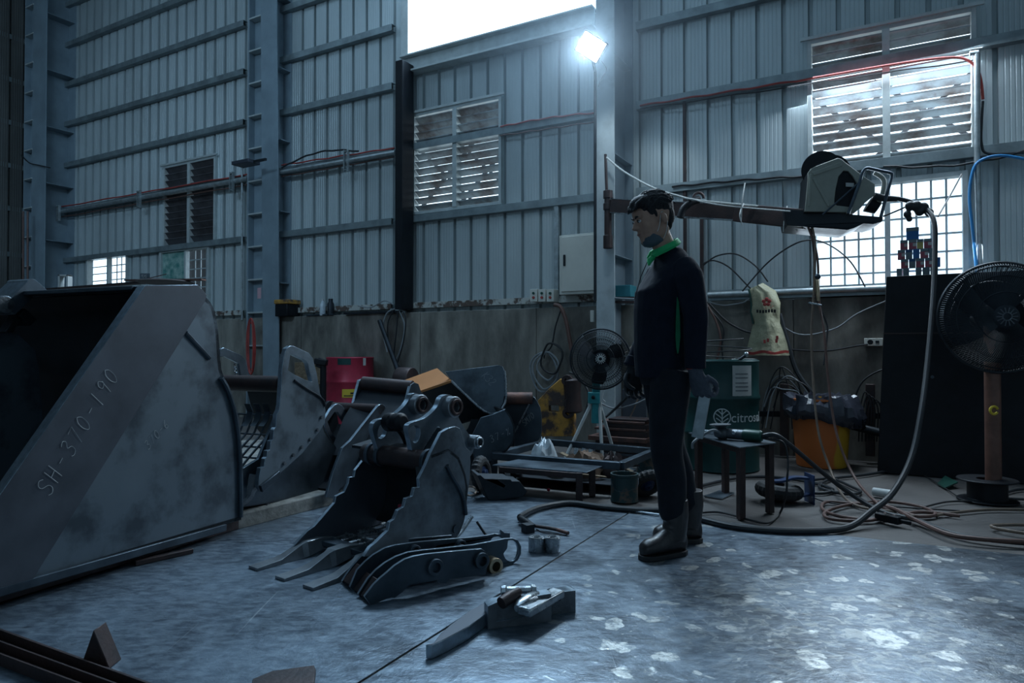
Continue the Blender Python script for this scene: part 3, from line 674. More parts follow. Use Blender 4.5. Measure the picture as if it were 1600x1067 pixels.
# ---- 2 bucket with lifting-eye ear, behind the big one
c3 = crop(320, 520, 3.557)
P2 = Pl(G(376, 799, .085), P1.d); P2u = P2.shift(-.07); W2 = -P2.n
t = thing('skeleton_bucket', 'blue-grey grid bucket with a square lifting eye, right behind the huge bucket', 'bucket', P2(450, 790))
lowp = [(50, 1000), (80, 990)] + [(720, 890), (758, 850), (782, 810), (787, 770), (772, 705), (722, 625), (668, 545), (640, 480), (400, 450), (300, 700), (200, 760), (100, 800)]
b = MB(); b.plate([[P2(*c3(*p)) for p in lowp]], W2 * .02); b.done('lower_side_plate', 'steel', t, bevel=.002)
b = MB(); shell(b, [P2(*c3(*p)) for p in [(620, 330), (668, 545), (722, 625), (772, 705), (787, 770), (782, 810), (758, 850), (720, 890), (80, 990)]], W2 * .55, .012); b.done('curved_shell', 'steel_dark', t)
up = [(455, 85), (475, 72), (495, 73), (578, 112), (600, 140), (622, 225), (641, 338), (664, 385), (671, 430), (668, 500), (640, 545), (605, 590), (540, 672), (470, 735), (420, 780), (345, 858), (318, 880), (298, 850), (305, 790), (312, 750), (330, 745), (335, 700), (345, 690), (348, 655), (362, 650), (368, 600), (380, 595), (384, 540), (395, 525), (400, 455), (412, 430), (418, 400), (425, 300), (430, 200), (440, 130)]
hole = [(476, 120), (492, 122), (560, 155), (572, 172), (582, 215), (596, 272), (560, 262), (500, 232), (462, 208)]
b = MB(); b.plate([[P2u(*c3(*p)) for p in up], [P2u(*c3(*p)) for p in hole]], W2 * .03); b.done('side_cutter', 'steel_mottled', t, bevel=.002)['label'] = 'upper side plate with a cut-out lifting eye'
b = MB(); b.tube(spline([P2u.shift(-.004)(*c3(*p)) for p in [(497, 265), (570, 315), (630, 350), (658, 378), (668, 408)]], 3), .008, 8); b.done('weld_seam', 'steel_dark', t)
b = MB(); b.bar(P2u.shift(-.008)(*c3(310, 868)), P2u.shift(-.008)(*c3(415, 782)), .02, .04); b.done('cutter_tip', 'steel', t, bevel=.003)
for i, p in enumerate([(645, 470), (622, 540), (583, 592), (534, 636), (487, 680), (438, 726), (345, 957), (515, 935), (665, 910)]):
    b = MB(); q = (P2u if i < 6 else P2).shift(-.002)(*c3(*p)); b.cyl(q, q - W2 * .012, .011, seg=6); b.done('bolt', 'cast_steel', t)
b = MB(); a = P2(*c3(425, 285)); b.tube([a, a + W2 * .55], .048, 20); b.done('torque_tube', 'rust_dark', t)['label'] = 'brown cross tube'
far = P2u.shift(.55)
fe = [(85, 90), (105, 82), (205, 125), (225, 150), (248, 240), (200, 245), (190, 170), (110, 130), (85, 135)]
b = MB(); b.plate([[far(*c3(*p)) for p in fe]], W2 * .02); b.done('far_ear', 'steel', t, bevel=.002)
gr = MB()
for k in range(9):
    o = W2 * (.05 + .055 * k)
    ln = spline([P2(*c3(*p)) + o for p in [(425, 460), (395, 560), (330, 640), (250, 740), (190, 850)]], 3); gr.tube(ln, .007, 6)
for p in [(400, 460), (390, 570), (360, 640), (330, 700), (270, 780)]:
    a = P2(*c3(*p)); gr.tube([a, a + W2 * .5], .006, 6)
gr.done('grid_bars', 'steel', t)
for k in range(3):
    a = P2(*c3(385 - 58 * k, 0)); b = MB()
    ln = [P2(*c3(x - 48 * k, y)) + W2 * .05 for x, y in [(368, 395), (385, 440), (372, 490), (350, 520)]]
    b.loft([[p + W2 * .02, p - W2 * .02, p - W2 * .02 + P2.d * .006, p + W2 * .02 + P2.d * .006] for p in ln]); b.done('deflector_plate', 'steel', t)
b = MB(); ln = [P2(*c3(*p)) + W2 * .02 for p in [(280, 790), (260, 870), (235, 930), (150, 985)]]
b.tube(spline(ln, 4), [.05, .05, .05, .045, .045, .04, .04, .035, .03, .03, .02, .015, .012][:13], 8); b.done('tooth', 'cast_steel', t)
# ---- 3 bucket with tilted ear ring
P3 = Pl(G(523, 777, .085) + Vector((.02, .25, 0)), (.45, .9)); W3 = -P3.n
t = thing('small_bucket', 'narrow bucket with a slanted ring-shaped ear, behind the grid bucket', 'bucket', P3(560, 760))
b = MB(); rp = [(586, 640)] + arcpts((596, 639), 7.5, 200, 330, 5) + [(604, 650), (604, 668), (600, 684), (588, 700), (571, 716), (560, 736), (553, 744), (546, 756), (530, 768), (522, 779), (510, 776), (520, 740), (535, 700), (548, 688)]
b.plate([[P3(*p) for p in rp]], W3 * .02); b.done('side_plate', 'steel', t, bevel=.002)
b = MB(); b.tube([P3(596, 640) , P3(596, 640) + W3 * .42], .036, 18); b.done('torque_tube', 'rust_dark', t)
P3f = P3.shift(.42)
b = MB(); b.plate([[P3f(*c3(*p)) for p in [(672, 400), (690, 378), (715, 380), (730, 420), (760, 600), (790, 760), (700, 850), (640, 700), (650, 500)]]], W3 * .02); b.done('side_plate', 'steel_dark', t, bevel=.002)
b = MB(); shell(b, [P3(*p) for p in [(604, 668), (590, 700), (571, 716), (553, 744), (530, 768)]], W3 * .42, .01); b.done('curved_shell', 'steel_dark', t)
P3r = P3.shift(.28)
b = MB(); b.plate([[P3r(*c3(*p)) for p in [(668, 480), (700, 425), (720, 400), (742, 393), (765, 405), (820, 488), (820, 540), (800, 610), (792, 712), (778, 716), (735, 650), (700, 590), (668, 530)]], [P3r(*c3(*p)) for p in [(683, 495), (722, 440), (740, 442), (792, 520), (788, 560), (768, 632), (740, 600), (700, 545)]]], W3 * .025); b.done('lifting_ear', 'steel_band', t, bevel=.003)
# ---- 4 wide bucket behind with long cross tube
P4 = Pl(D(645, 640, 4.75), (.3, .95)); W4 = Vector((-.985, .17, 0))
t = thing('wide_bucket', 'wide dark bucket with a long brown cross tube, in front of the orange board', 'bucket', D(620, 735, 5.3))
b = MB(); b.plate([[P4(*p) for p in [(640, 608), (642, 601), (648, 597.5), (654, 600), (658, 612), (700, 660), (745, 700), (745, 760), (640, 770), (600, 720), (630, 650)]]], W4 * .02); b.done('side_plate', 'steel', t, bevel=.002)
a = P4(646, 606); Lw = .42
a2 = D(567, 599, 4.85)
b = MB(); b.tube([a + (a2 - a).normalized() * .01, a2], .05, 20); b.done('torque_tube', 'rust_dark', t)['label'] = 'long brown cross tube'
WW = (a2 - a); P4f = Pl(a2, (.3, .95))
b = MB(); b.plate([[P4f(*p) for p in [(557, 612), (562, 594), (568, 592), (574, 595), (576, 610), (600, 660), (610, 740), (560, 745), (548, 650)]]], WW.normalized() * .02); b.done('side_plate', 'steel', t, bevel=.002)
b = MB(); shell(b, [P4(*p) for p in [(646, 612), (620, 660), (600, 720), (640, 768), (745, 760)]], WW, .012); b.done('curved_shell', 'steel_dark', t)
# ---- 5 upturned bucket with pale side
c4 = crop(500, 540, 4.4444)
P5 = Pl(D(745, 620, 5.25), (.99, .12)); W5 = Vector((-.25, .97, 0))
t = thing('upturned_bucket', 'upturned bucket with a pale blue-grey side plate, beside the orange board', 'bucket', D(740, 690, 5.3))
sp5 = [(868, 182), (1240, 136), (1268, 145), (1283, 175), (1290, 250), (1292, 350), (1285, 395), (1262, 440), (1225, 468), (1185, 474), (1140, 455), (1095, 420), (1000, 330), (910, 243)]
b = MB(); b.plate([[P5(*c4(*p)) for p in sp5]], W5 * .02); b.done('side_plate', 'steel_mottled', t, bevel=.002)
b = MB(); b.tube([P5.shift(-.004)(*c4(*p)) for p in sp5[3:]], .009, 8); b.done('edge_bead', 'steel_bright', t)
W5s = (D(600, 634, 5.75) - D(704, 594, 5.2))
b = MB(); shell(b, [P5(*c4(*p)) for p in [(912, 246), (1000, 330), (1095, 420), (1140, 455), (1185, 474), (1225, 468), (1262, 440), (1285, 395), (1292, 350)]], W5s * 1.0, .012); b.done('curved_shell', 'steel_dark', t)
chalk(t, P5, (752, 588), (770, 606), 'K32', .06, (757, 581), eps=.004)
P5b = P5(745 , 700)
b = MB(); b.bar(D(770, 650, 5.4), D(735, 745, 5.4), .3, .02, up=(0, 1, 0)); b.done('support_plate', 'steel_dark', t)
# ---- orange board
b = MB(); A4 = D(612, 601, 5.75); B4 = D(683, 575, 5.65); C4 = D(705, 594, 5.18); D4 = D(652, 612, 5.25)
b.plate([[A4, B4, C4, D4]], Vector((0, 0, -.018))); one(b, 'board', 'orange_board', 'tilted orange-brown board lying on the buckets', 'board', bevel=.001)
# ---- 6 low rounded bucket with chalk
P6 = Pl(D(780, 680, 5.0), (.97, -.1)); W6 = Vector((-.3, .95, 0))
t = thing('rounded_bucket', 'dark round-backed bucket with faint chalk, left of the rectangular frame', 'bucket', D(760, 735, 5.2))
b = MB(); b.plate([[P6(*c4(*p)) for p in [(1050, 640), (1120, 500), (1200, 478), (1290, 440), (1330, 500), (1352, 560), (1356, 620), (1340, 680), (1300, 730), (1230, 790), (1080, 830)]]], W6 * .02); b.done('side_plate', 'steel', t, bevel=.002)
b = MB(); shell(b, [P6(*c4(*p)) for p in [(1290, 440), (1330, 500), (1352, 560), (1356, 620), (1340, 680), (1300, 730), (1230, 790)]], W6 * .5, .012); b.done('curved_shell', 'steel_dark', t)
chalk(t, P6, (751, 699), (785, 684), 'L 37-%', .05, (748, 690), eps=.003, sp=1.4)
# ---- 7 bucket at the back right
P7 = Pl(D(830, 660, 5.75), (.9, -.25)); W7 = Vector((-.93, .35, 0))
t = thing('back_bucket', 'bucket with a bright front edge and reddish cross tube, left of the yellow clutter', 'bucket', D(825, 700, 5.8))
b = MB(); b.plate([[P7(*c4(*p)) for p in [(1480, 347), (1505, 380), (1530, 430), (1540, 500), (1540, 600), (1525, 650), (1480, 690), (1350, 700), (1352, 600)]]], Vector((.1, .99, 0)) * .02); b.done('side_plate', 'steel', t, bevel=.002)
b = MB(); b.bar(P7.shift(-.006)(*c4(1482, 350)), P7.shift(-.006)(*c4(1354, 600)), .02, .012); b.done('bevelled_edge', 'steel_bright', t)
a = P7(*c4(1475, 365)); a2 = a + Vector((-.42, .02, 0)); b = MB(); b.tube([a, a2], .05, 18); b.done('torque_tube', 'rust', t)
b = MB(); shell(b, [a + Vector((0, .02, -.03)), P7(*c4(1440, 480)), P7(*c4(1352, 600)), P7(*c4(1350, 700))], (a2 - a), .012); b.done('curved_shell', 'steel_dark', t)
chalk(t, P7, (820, 666), (834, 653), 'SM70', .05, (818, 658), eps=.003)

# ================================================================== 8 THE FRONT BUCKET
E = Vector((.792, -.610, 0)); DD = Vector((.610, .792, 0))
PR = Pl(Vector((-.66, 2.70, 0)), DD)      # near side plate; E points to the camera side
c5 = crop(380, 600, 2.965); c7 = crop(570, 590, 7.622)
t = thing('grid_bucket', 'open-mouthed digging bucket with coupler ears and flat teeth, centre of the floor', 'bucket', G(640, 850))
rs = [(985, 196), (1003, 205), (1013, 225), (1030, 290), (1050, 310), (1054, 360), (1050, 430), (1044, 480), (1030, 600), (1022, 640), (1003, 690), (985, 714), (900, 760), (700, 800), (560, 800), (590, 755), (615, 735), (650, 700), (672, 680), (680, 640), (700, 628), (718, 585), (745, 570), (755, 530), (785, 520), (795, 480), (818, 478), (815, 440), (845, 380), (870, 320), (918, 225), (950, 205)]
b = MB(); b.plate([[PR(*c5(*p)) for p in rs]], -E * .02); b.done('side_plate', 'steel_mottled', t, bevel=.002)['label'] = 'near side plate with stepped edge'
PLft = PR.shift(.55)
lsd = [(610, 262), (600, 300), (575, 330), (520, 400), (515, 430), (492, 432), (488, 460), (470, 500), (430, 520), (425, 550), (375, 610), (330, 660), (300, 680), (240, 745), (300, 760), (420, 760), (700, 700), (720, 560), (700, 400), (640, 330)]
b = MB(); b.plate([[PLft(*c5(*p)) for p in lsd]], -E * .02); b.done('side_plate', 'steel_band', t, bevel=.002)
shl = [PR(*c5(*p)) for p in [(870, 330), (950, 300), (1000, 340), (1030, 420), (1040, 480), (1030, 600), (1022, 640), (1003, 690), (985, 714)]]
b = MB(); shell(b, shl, -E * .55, .014); b.done('curved_shell', 'steel_dark', t)
b = MB(); b.tube(spline([PR.shift(-.006)(*c5(*p)) for p in [(943, 378), (970, 430), (1000, 480), (1022, 540), (1030, 605)]], 4), .011, 8); b.done('wear_bar', 'steel', t)
b = MB(); q = PR.shift(-.002)(*c5(984, 672)); b.cyl(q, q + E * .006, .02); b.done('plug_disc', 'steel', t)
def ear(pl, outl, holes, name):
    b = MB(); b.plate([[pl(*c7(*p)) for p in outl]] + [[pl(*c7(*p)) for p in h] for h in holes], -E * .03); b.done(name, 'steel_mottled', t, bevel=.003)
PE1 = PR.shift(.13); PE2 = PR.shift(.34)
tear = [(520, 650), (530, 610), (560, 580), (595, 568), (630, 572), (655, 600), (662, 645), (652, 710), (635, 755), (605, 778), (580, 770), (550, 725)]
def sm(L, n=3): return [(p.x, p.y) for p in spline([(x, y, 0) for x, y in L], n, True)]
ear(PE1, sm([(515, 640), (512, 590), (535, 550), (590, 524), (700, 490), (790, 425), (860, 350), (885, 290), (910, 235), (955, 207), (1010, 205), (1060, 235), (1085, 290), (1095, 380), (1120, 480), (1180, 590), (1245, 680), (1290, 740), (1300, 840), (1240, 960), (1000, 1100), (620, 1080), (580, 960), (550, 800)], 2), [sm(tear, 2)], 'coupler_ear')
ear(PE2, sm([(92, 610), (105, 550), (150, 505), (230, 485), (300, 470), (400, 405), (480, 330), (530, 250), (545, 205), (590, 185), (640, 195), (680, 250), (705, 330), (740, 430), (730, 700), (560, 1000), (200, 1010), (150, 830), (110, 700)], 2), [sm([(165, 600), (200, 545), (235, 535), (260, 560), (268, 620), (245, 690), (205, 725), (165, 720), (150, 680)], 2)], 'coupler_ear')
for pl, c, ro in ((PE1, (1000, 345), .052), (PE2, (605, 320), .052), (PE1, (1275, 760), .034)):
    q = pl(*c7(*c)); b = MB(); b.ring(q + E * .004, E, ro, ro * .5, .085, 28); o = b.done('pin_boss', 'tooth_steel', t, bevel=.004)
    b = MB(); b.ring(q + E * .03, E, ro * .78, ro * .52, .06, 28); b.done('bushing', 'rust_dark' if ro > .04 else 'steel_bright', t, bevel=.003)
b = MB(); a = PR.shift(.02)(*c7(800, 1000)); b.tube([a + E * .0, a - E * .45], .047, 24); b.done('torque_tube', 'rust_dark', t)['label'] = 'dark red-brown cross tube'
for k in (.02, .33, .40): b = MB(); b.ring(a - E * k, E, .056, .045, .02, 24); b.done('tube_collar', 'steel', t, bevel=.002)
# sloped gusset between near plate and ear
g0 = PE1.shift(-.02)(*c7(880, 590)); g1 = PE1.shift(-.02)(*c7(615, 1010)); g2 = PR.shift(.02)(*c5(940, 212)); g3 = PR.shift(.02)(*c5(812, 440))
b = MB(); b.plate([[g0, g1, g3, g2]], -DD * .012); b.done('gusset', 'steel_dark', t, bevel=.002)
b = MB(); b.tube([g0, g0.lerp(g1, .5), g1], .008, 8); b.done('weld_seam', 'steel_bright', t)
# floor grid and lip
lipR = PR(*c5(560, 790)); 
gr = MB()
zz = .045
fl0 = Vector((-.66, 2.70, 0)) + DD * .33
for k in range(9):
    o = fl0 - E * (.04 + .06 * k)
    ln = spline([Vector((o.x, o.y, .045)), Vector((o.x, o.y, .05)) + DD * .2, Vector((o.x, o.y, .06)) + DD * .36, Vector((o.x, o.y, .14)) + DD * .48], 4); gr.tube(ln, .011, 6)
for f in (.0, .12, .24, .36):
    gr.tube([Vector((fl0.x, fl0.y, .045 + f * .03)) + DD * f, Vector((fl0.x, fl0.y, .045 + f * .03)) + DD * f - E * .55], .009, 6)
gr.done('grid_bars', 'steel_bright', t)
lip = fl0 + DD * -.02
b = MB(); b.bar(Vector((lip.x, lip.y, .045)) + E * .01, Vector((lip.x, lip.y, .045)) - E * .57, .07, .025); b.done('cutting_lip', 'steel', t, bevel=.003)
b = MB(); q = PR.shift(.3)(626, 792); b.box(q.x - .012, q.x + .012, q.y - .01, q.y + .01, q.z - .008, q.z + .012); b.done('red_tag', 'red_drum', t)
# teeth: flat tips on the floor
tips = [G(395, 886, .012), G(437, 902, .012), G(481, 916, .012)]
for tp in tips:
    ax = DD; sdv = Vector((E.x, E.y, 0))
    rings = []
    for s_, hw, ht, z0, z1 in ((0, .034, .034, 0, .012), (.13, .034, .030, 0, .020), (.16, .034, .024, 0, .028), (.25, .037, .018, .0, .060), (.275, .042, .028, .004, .070), (.36, .042, .030, .02, .072), (.362, .032, .026, .025, .07), (.45, .03, .024, .03, .055)):
        p = Vector((tp.x, tp.y, 0)) + ax * s_ * .95
        rings.append([p + sdv * hw + Vector((0, 0, z0)), p - sdv * hw + Vector((0, 0, z0)), p - sdv * ht + Vector((0, 0, z1)), p + sdv * ht + Vector((0, 0, z1))])
    b = MB(); b.loft(rings); b.done('tooth', 'tooth_steel', t, bevel=.0015, angle=14)
# black clamp knob hanging on the near coupler ear
kq = PE2.shift(-.06)(*c7(370, 530))
t = thing('screw_clamp', 'black clamp with a round knob on the digging bucket, beside its left coupler ear', 'clamp', kq)
b = MB(); b.lathe([(0, -.07), (.036, -.07), (.045, -.055), (.045, -.02), (.038, -.01), (.045, .0), (.045, .04), (.03, .055), (0, .055)], kq, (E * .9 + Vector((0, 0, .05))), 18); b.done('knob', 'black_paint', t, bevel=.003)
b = MB(); b.tube(spline([kq + Vector((.01, 0, -.03)), PE2.shift(-.06)(*c7(450, 680)), PE2.shift(-.05)(*c7(500, 800)), PE2.shift(-.05)(*c7(510, 920))], 4), .014, 8); b.done('arm', 'black_paint', t)

# ================================================================== THUMB ASSEMBLY (curved plates with bosses)
c6 = crop(520, 760, 3.5575)
U = Vector((.82, .572, 0)); V = Vector((-.572, .82, 0))
T4 = Pl(Vector((-.545, 2.56, 0)), U)
t = thing('bucket_thumb', 'curved four-plate thumb attachment with bosses and a ring end, in front of the digging bucket', 'attachment', G(650, 920))
p4 = [(228, 545), (262, 512), (300, 480), (345, 440), (400, 405), (450, 388), (520, 376), (650, 362), (790, 350), (830, 347), (850, 365), (862, 430), (850, 490), (800, 497), (720, 508), (650, 515), (630, 540), (595, 540), (583, 522), (430, 545), (385, 590), (345, 620), (325, 618), (300, 625), (240, 650), (212, 662), (176, 612)]
p3 = [(196, 512), (240, 465), (290, 425), (350, 390), (420, 365), (500, 354), (600, 344), (780, 325), (900, 303), (960, 290), (1000, 288), (1030, 300), (1048, 335), (1047, 375), (1030, 410), (1000, 432), (960, 445), (935, 475), (905, 505), (880, 510), (820, 500), (600, 520), (400, 560), (300, 620), (170, 640), (140, 600)]
p2 = [(135, 465), (180, 418), (225, 380), (290, 342), (350, 325), (450, 311), (600, 296), (780, 282), (860, 272), (900, 262), (950, 270), (975, 300), (970, 345), (945, 380), (880, 400), (700, 430), (500, 450), (300, 500), (200, 570), (120, 590), (95, 560)]
p1 = [(50, 530), (75, 490), (105, 448), (150, 398), (200, 350), (250, 320), (330, 300), (480, 286), (662, 270), (662, 330), (500, 370), (300, 410), (180, 500), (120, 560), (70, 560)]
rh = arcpts((990, 358), 42, 0, 345, 18, 60); rh2 = arcpts((912, 305), 34, 0, 345, 14, 26)
TP = [T4.shift(.285), T4.shift(.19), T4.shift(.095), T4]
for pl, o_, h_ in ((TP[0], p1, []), (TP[1], p2, [rh2]), (TP[2], p3, [rh]), (TP[3], p4, [])):
    b = MB(); b.plate([[pl(*c6(*q)) for q in o_]] + [[pl(*c6(*q)) for q in h] for h in h_], V * .014); b.done('thumb_plate', 'steel', t, bevel=.0015)
b = MB(); b.plate([[TP[1](*c6(*q)) for q in [(935, 262), (938, 243), (955, 258), (985, 260), (985, 286), (945, 290)]]], V * .014); b.done('stop_block', 'steel', t, bevel=.001)
for c, r_, m_ in (((563, 446), .034, 'steel'), ((820, 410), .034, 'steel')):
    q = T4(*c6(*c)); b = MB(); b.ring(q + V * .005, V, r_, r_ * .58, .05, 24); b.done('pin_boss', m_, t, bevel=.003)
    b = MB(); b.ring(q + V * .2, V, r_ * .85, r_ * .6, .22, 24); b.done('pin_tube', 'steel', t)
q = T4.shift(.07)(*c6(890, 437)); b = MB(); b.ring(q, V, .035, .021, .055, 28); b.done('bushing', 'brass', t, bevel=.002)
for c in ((448, 352), (702, 322)):
    q = TP[1](*c6(*c)); b = MB(); b.ring(q, V, .024, .015, .05, 20); b.done('pin_boss', 'steel', t, bevel=.002)
for pl, pa, pb_ in ((T4, (275, 545), (205, 655)), (TP[2], (235, 520), (160, 620)), (TP[1], (180, 470), (100, 570))):
    a, c = pl(*c6(*pa)), pl(*c6(*pb_)); b = MB(); b.bar(a + V * .052 + U * .01, c + V * .052 + U * .01, .07, .03, up=U); b.done('end_block', 'rust_dark', t, bevel=.003)

# ================================================================== SMALL STEEL PARTS ON THE FLOOR
for i, (px, nm) in enumerate(((838, 'left'), (863, 'right'))):
    q = G(px, 861.5); b = MB(); b.lathe([(.014, 0), (.036, 0), (.038, .004), (.038, .066), (.035, .070), (.020, .070), (.018, .066), (.014, .066), (.014, 0)], q, (0, 0, 1), 32)
    one(b, 'steel_bushing', 'steel_bright', 'machined steel bushing standing on the floor plate, %s one of the touching pair' % nm, 'bushing', group='machined bushings')
# gouging torch with hose
t = thing('cutting_torch', 'torch with thick sleeve and copper-coloured rod at the end of the black hose', 'torch', G(850, 830))
b = MB(); b.tube([G(836, 822, .02), G(858, 825, .018), G(872, 828, .016)], .009, 10); b.done('neck', 'rust_dark', t)
b = MB(); b.tube([G(868, 827, .016), G(888, 833, .014)], .0095, 12); b.done('rod', 'rust', t)['label'] = 'copper-brown rod end'
b = MB(); b.tube([G(813, 810, .028), G(822, 816, .028), G(834, 822, .026)], [.018, .02, .012], 14); b.done('sleeve', 'black_paint', t)
b = MB(); b.tube(spline([G(838, 827, .004), G(850, 832, .004), G(870, 835, .004), G(886, 836, .004)], 4), .003, 6); b.done('wire', 'black_cable', t)
b = MB(); q = G(825, 833); b.obox(q + Vector((0, .02, .022)), Vector((.022, .012, 0)), Vector((-.014, .025, 0)), (0, 0, .022)); one(b, 'steel_block', 'steel_dark', 'small square steel block leaning at the torch head', 'block', bevel=.002)
b = MB(); b.tube([G(745, 815, .075), G(759, 836, .008)], .007, 8); one(b, 'steel_rod', 'steel_dark', 'thin dark rod sticking up behind the ring end of the thumb', 'rod')
# blade-shaped bar
b = MB()
top = [(515, 878), (560, 868), (600, 815), (650, 770), (760, 690), (860, 635), (940, 605), (930, 650), (860, 702), (760, 775), (640, 840), (550, 882)]
pz = .045
b.plate([[G(*c6(*p), pz) for p in top]], (0, 0, -pz + .001)); one(b, 'steel_wedge_bar', 'steel_band', 'long pointed steel blade lying across the floor seam', 'steel piece', bevel=.003)
# forged tooth castings
def casting(outl, z, h, name, lab, recess=None):
    t = thing(name, lab, 'tooth', Vector((0, 0, 0)) + G(*outl[0]))
    return t
F1 = Pl(G(*c6(862, 795)), (G(*c6(1215, 752)) - G(*c6(862, 795))))
t = thing('bucket_tooth', 'grey cast bucket tooth with a recessed side, frontmost of the castings', 'tooth', G(825, 980))
a = F1.p0; L1 = (G(*c6(1215, 752)) - a); d1 = L1.normalized(); n1 = Vector((-d1.y, d1.x, 0))
def castbar(t, a, d, n, L, h0, h1, w, name, m, rec=True):
    b = MB(); A = [(0, 0), (L, 0), (L, h1), (L - .01, h1), (.03, h0), (0, h0 - .01)]
    rc = [(.03, .022), (L - .06, .03), (L - .05, h1 - .02), (L - .09, h1 - .014), (.06, h0 - .02), (.035, h0 - .022)]
    Z = Vector((0, 0, 1)); f = lambda p, k=0: a + d * p[0] + Z * p[1] + n * k
    if rec:
        b.plate([[f(p) for p in A], [f(p) for p in rc]], n * .012); b.plate([[f(p, .012) for p in A]], n * (w - .012))
    else: b.plate([[f(p) for p in A]], n * w)
    return b.done(name, m, t, bevel=.004)
castbar(t, a, d1, n1, L1.length, .088, .098, .05, 'body', 'cast_steel')
t = thing('bucket_tooth', 'plain square shank of a cast tooth sticking out behind the frontmost casting', 'tooth', G(880, 975))
a2 = G(*c6(1200, 735)) + n1 * .03; castbar(t, a2, d1, n1, .115, .078, .078, .05, 'shank', 'cast_steel', False)
t = thing('bucket_tooth', 'pale cast tooth lying diagonally on top, its end pointing away', 'tooth', G(860, 950))
b = MB(); b.bar(G(*c6(1060, 700), .07) , G(*c6(1255, 590), .07), .055, .03); b.done('shank', 'steel_bright', t, bevel=.006)
t = thing('bucket_tooth', 'shiny cup-shaped tooth casting beside the hammer head', 'tooth', G(825, 955))
b = MB(); cc = G(*c6(1095, 640), .075); dd = (G(*c6(1150, 600), .075) - G(*c6(1040, 660), .075)).normalized(); nn = Vector((-dd.y, dd.x, 0))
rg = []
for k, (s_, w_, h_) in enumerate(((-.08, .012, .012), (-.06, .026, .022), (-.02, .034, .028), (.03, .034, .028), (.06, .024, .02), (.07, .008, .01))):
    rg.append([cc + dd * s_ + nn * w_ * math.cos(x) + Vector((0, 0, .0 + h_ * math.sin(x))) for x in (2 * math.pi * j / 14 for j in range(14))])
b.loft(rg); b.done('body', 'steel_bright', t)
t = thing('hammer', 'hammer with a steel head and dark handle lying on the castings', 'hammer', G(800, 950))
h0, h1 = G(*c6(935, 580), .10), G(*c6(1130, 572), .10); b = MB(); b.tube([h0, h0.lerp(h1, .12), h0.lerp(h1, .16), h0.lerp(h1, .84), h0.lerp(h1, .88), h1], [.017, .019, .014, .014, .018, .016], 8); b.done('head', 'steel_bright', t, bevel=.001)
b = MB(); b.tube([G(*c6(1035, 585), .105), G(*c6(985, 615), .10), G(*c6(935, 650), .09)], [.016, .021, .021], 12); b.done('handle', 'rust_dark', t, bevel=.002)
# prism block at the lower left
c2 = crop(0, 650, 2.558)
P9 = Pl(G(*c2(320, 1003)), (G(*c2(437, 1012)) - G(*c2(320, 1003)))); 
b = MB(); apx = P9(*c2(372, 856)); nb = G(*c2(487, 972)) - G(*c2(437, 1012)); b.plate([[G(*c2(320, 1003)), G(*c2(437, 1012)), apx]], Vector((nb.x, nb.y, 0)) * 1.0)
one(b, 'steel_wedge', 'rust_dark', 'triangular steel wedge block standing on the floor plate', 'wedge', bevel=.003)
for i, (a, c, nm) in enumerate((((0, 878), (560, 1085), 'nearest the wedge block'), ((0, 925), (470, 1100), 'between its two neighbours'), ((0, 975), (330, 1100), 'closest to the lower left corner'))):
    pa, pc = G(*c2(*a)), G(*c2(*c)); d = (pc - pa).normalized(); pa = pa - d * .8; pc = pc + d * .3
    n = Vector((-d.y, d.x, 0)) * (-1)
    b = MB(); o = n * -.02
    b.bar(pa + Vector((0, 0, .004)), pc + Vector((0, 0, .004)), .045, .008); b.bar(pa + n * .02 + Vector((0, 0, .018)), pc + n * .02 + Vector((0, 0, .018)), .006, .036)
    one(b, 'steel_rail', 'rust_dark', 'dark steel angle rail on the floor, ' + nm, 'rail', group='floor rails at the lower left', bevel=.001)
b = MB(); b.plate([[G(*c2(1010, 1078)), G(*c2(1090, 1045)), G(*c2(1255, 1022)), G(*c2(1262, 1040)), G(*c2(1255, 1095)), G(*c2(1000, 1110))]], (0, 0, .02)); one(b, 'steel_offcut', 'rust_dark', 'dark steel plate offcut at the bottom edge of the picture', 'steel piece', bevel=.002)
# ================================================================== DRUMS, BIN, BENCHES
Z3 = Vector((0, 0, 1))
def drum(name, lab, c, r, h, m, rust=None):
    t = thing(name, lab, 'drum', c)
    b = MB(); pr = [(0, .012), (r - .012, .012), (r - .004, 0), (r + .004, .006), (r, .02)]
    for zc in (h * .34, h * .66): pr += [(r, zc - .03), (r + .009, zc - .012), (r + .011, zc), (r + .009, zc + .012), (r, zc + .03)]
    pr += [(r, h - .02), (r + .005, h - .008), (r, h), (r - .01, h - .004), (r - .014, h - .016), (0, h - .016)]
    b.lathe(pr, c, Z3, 48); b.done('body', m, t)
    return t
def onwall(c, r, az, z, w, h, seg=8, eps=.002):
    """curved patch on a cylinder: rows of points"""
    rows = []
    for zz in (z, z + h):
        rows.append([Vector((c.x + (r + eps) * math.sin(az + w / r * (k / seg - .5)), c.y - (r + eps) * math.cos(az + w / r * (k / seg - .5)), zz)) for k in range(seg + 1)])
    return rows
def patch(t, name, m, c, r, az, z, w, h, th=.0015):
    a = onwall(c, r, az, z, w, h); o = onwall(c, r, az, z, w, h, eps=.002 + th)
    b = MB(); n = len(a[0])
    A0 = [b.v(p) for p in a[0]]; A1 = [b.v(p) for p in a[1]]; B0 = [b.v(p) for p in o[0]]; B1 = [b.v(p) for p in o[1]]
    for i in range(n - 1): b.face([B0[i], B0[i + 1], B1[i + 1], B1[i]]); b.face([A0[i], A0[i + 1], B0[i + 1], B0[i]]); b.face([A1[i], A1[i + 1], B1[i + 1], B1[i]])
    b.face([A0[0], B0[0], B1[0], A1[0]]); b.face([A0[-1], B0[-1], B1[-1], A1[-1]])
    return b.done(name, m, t)
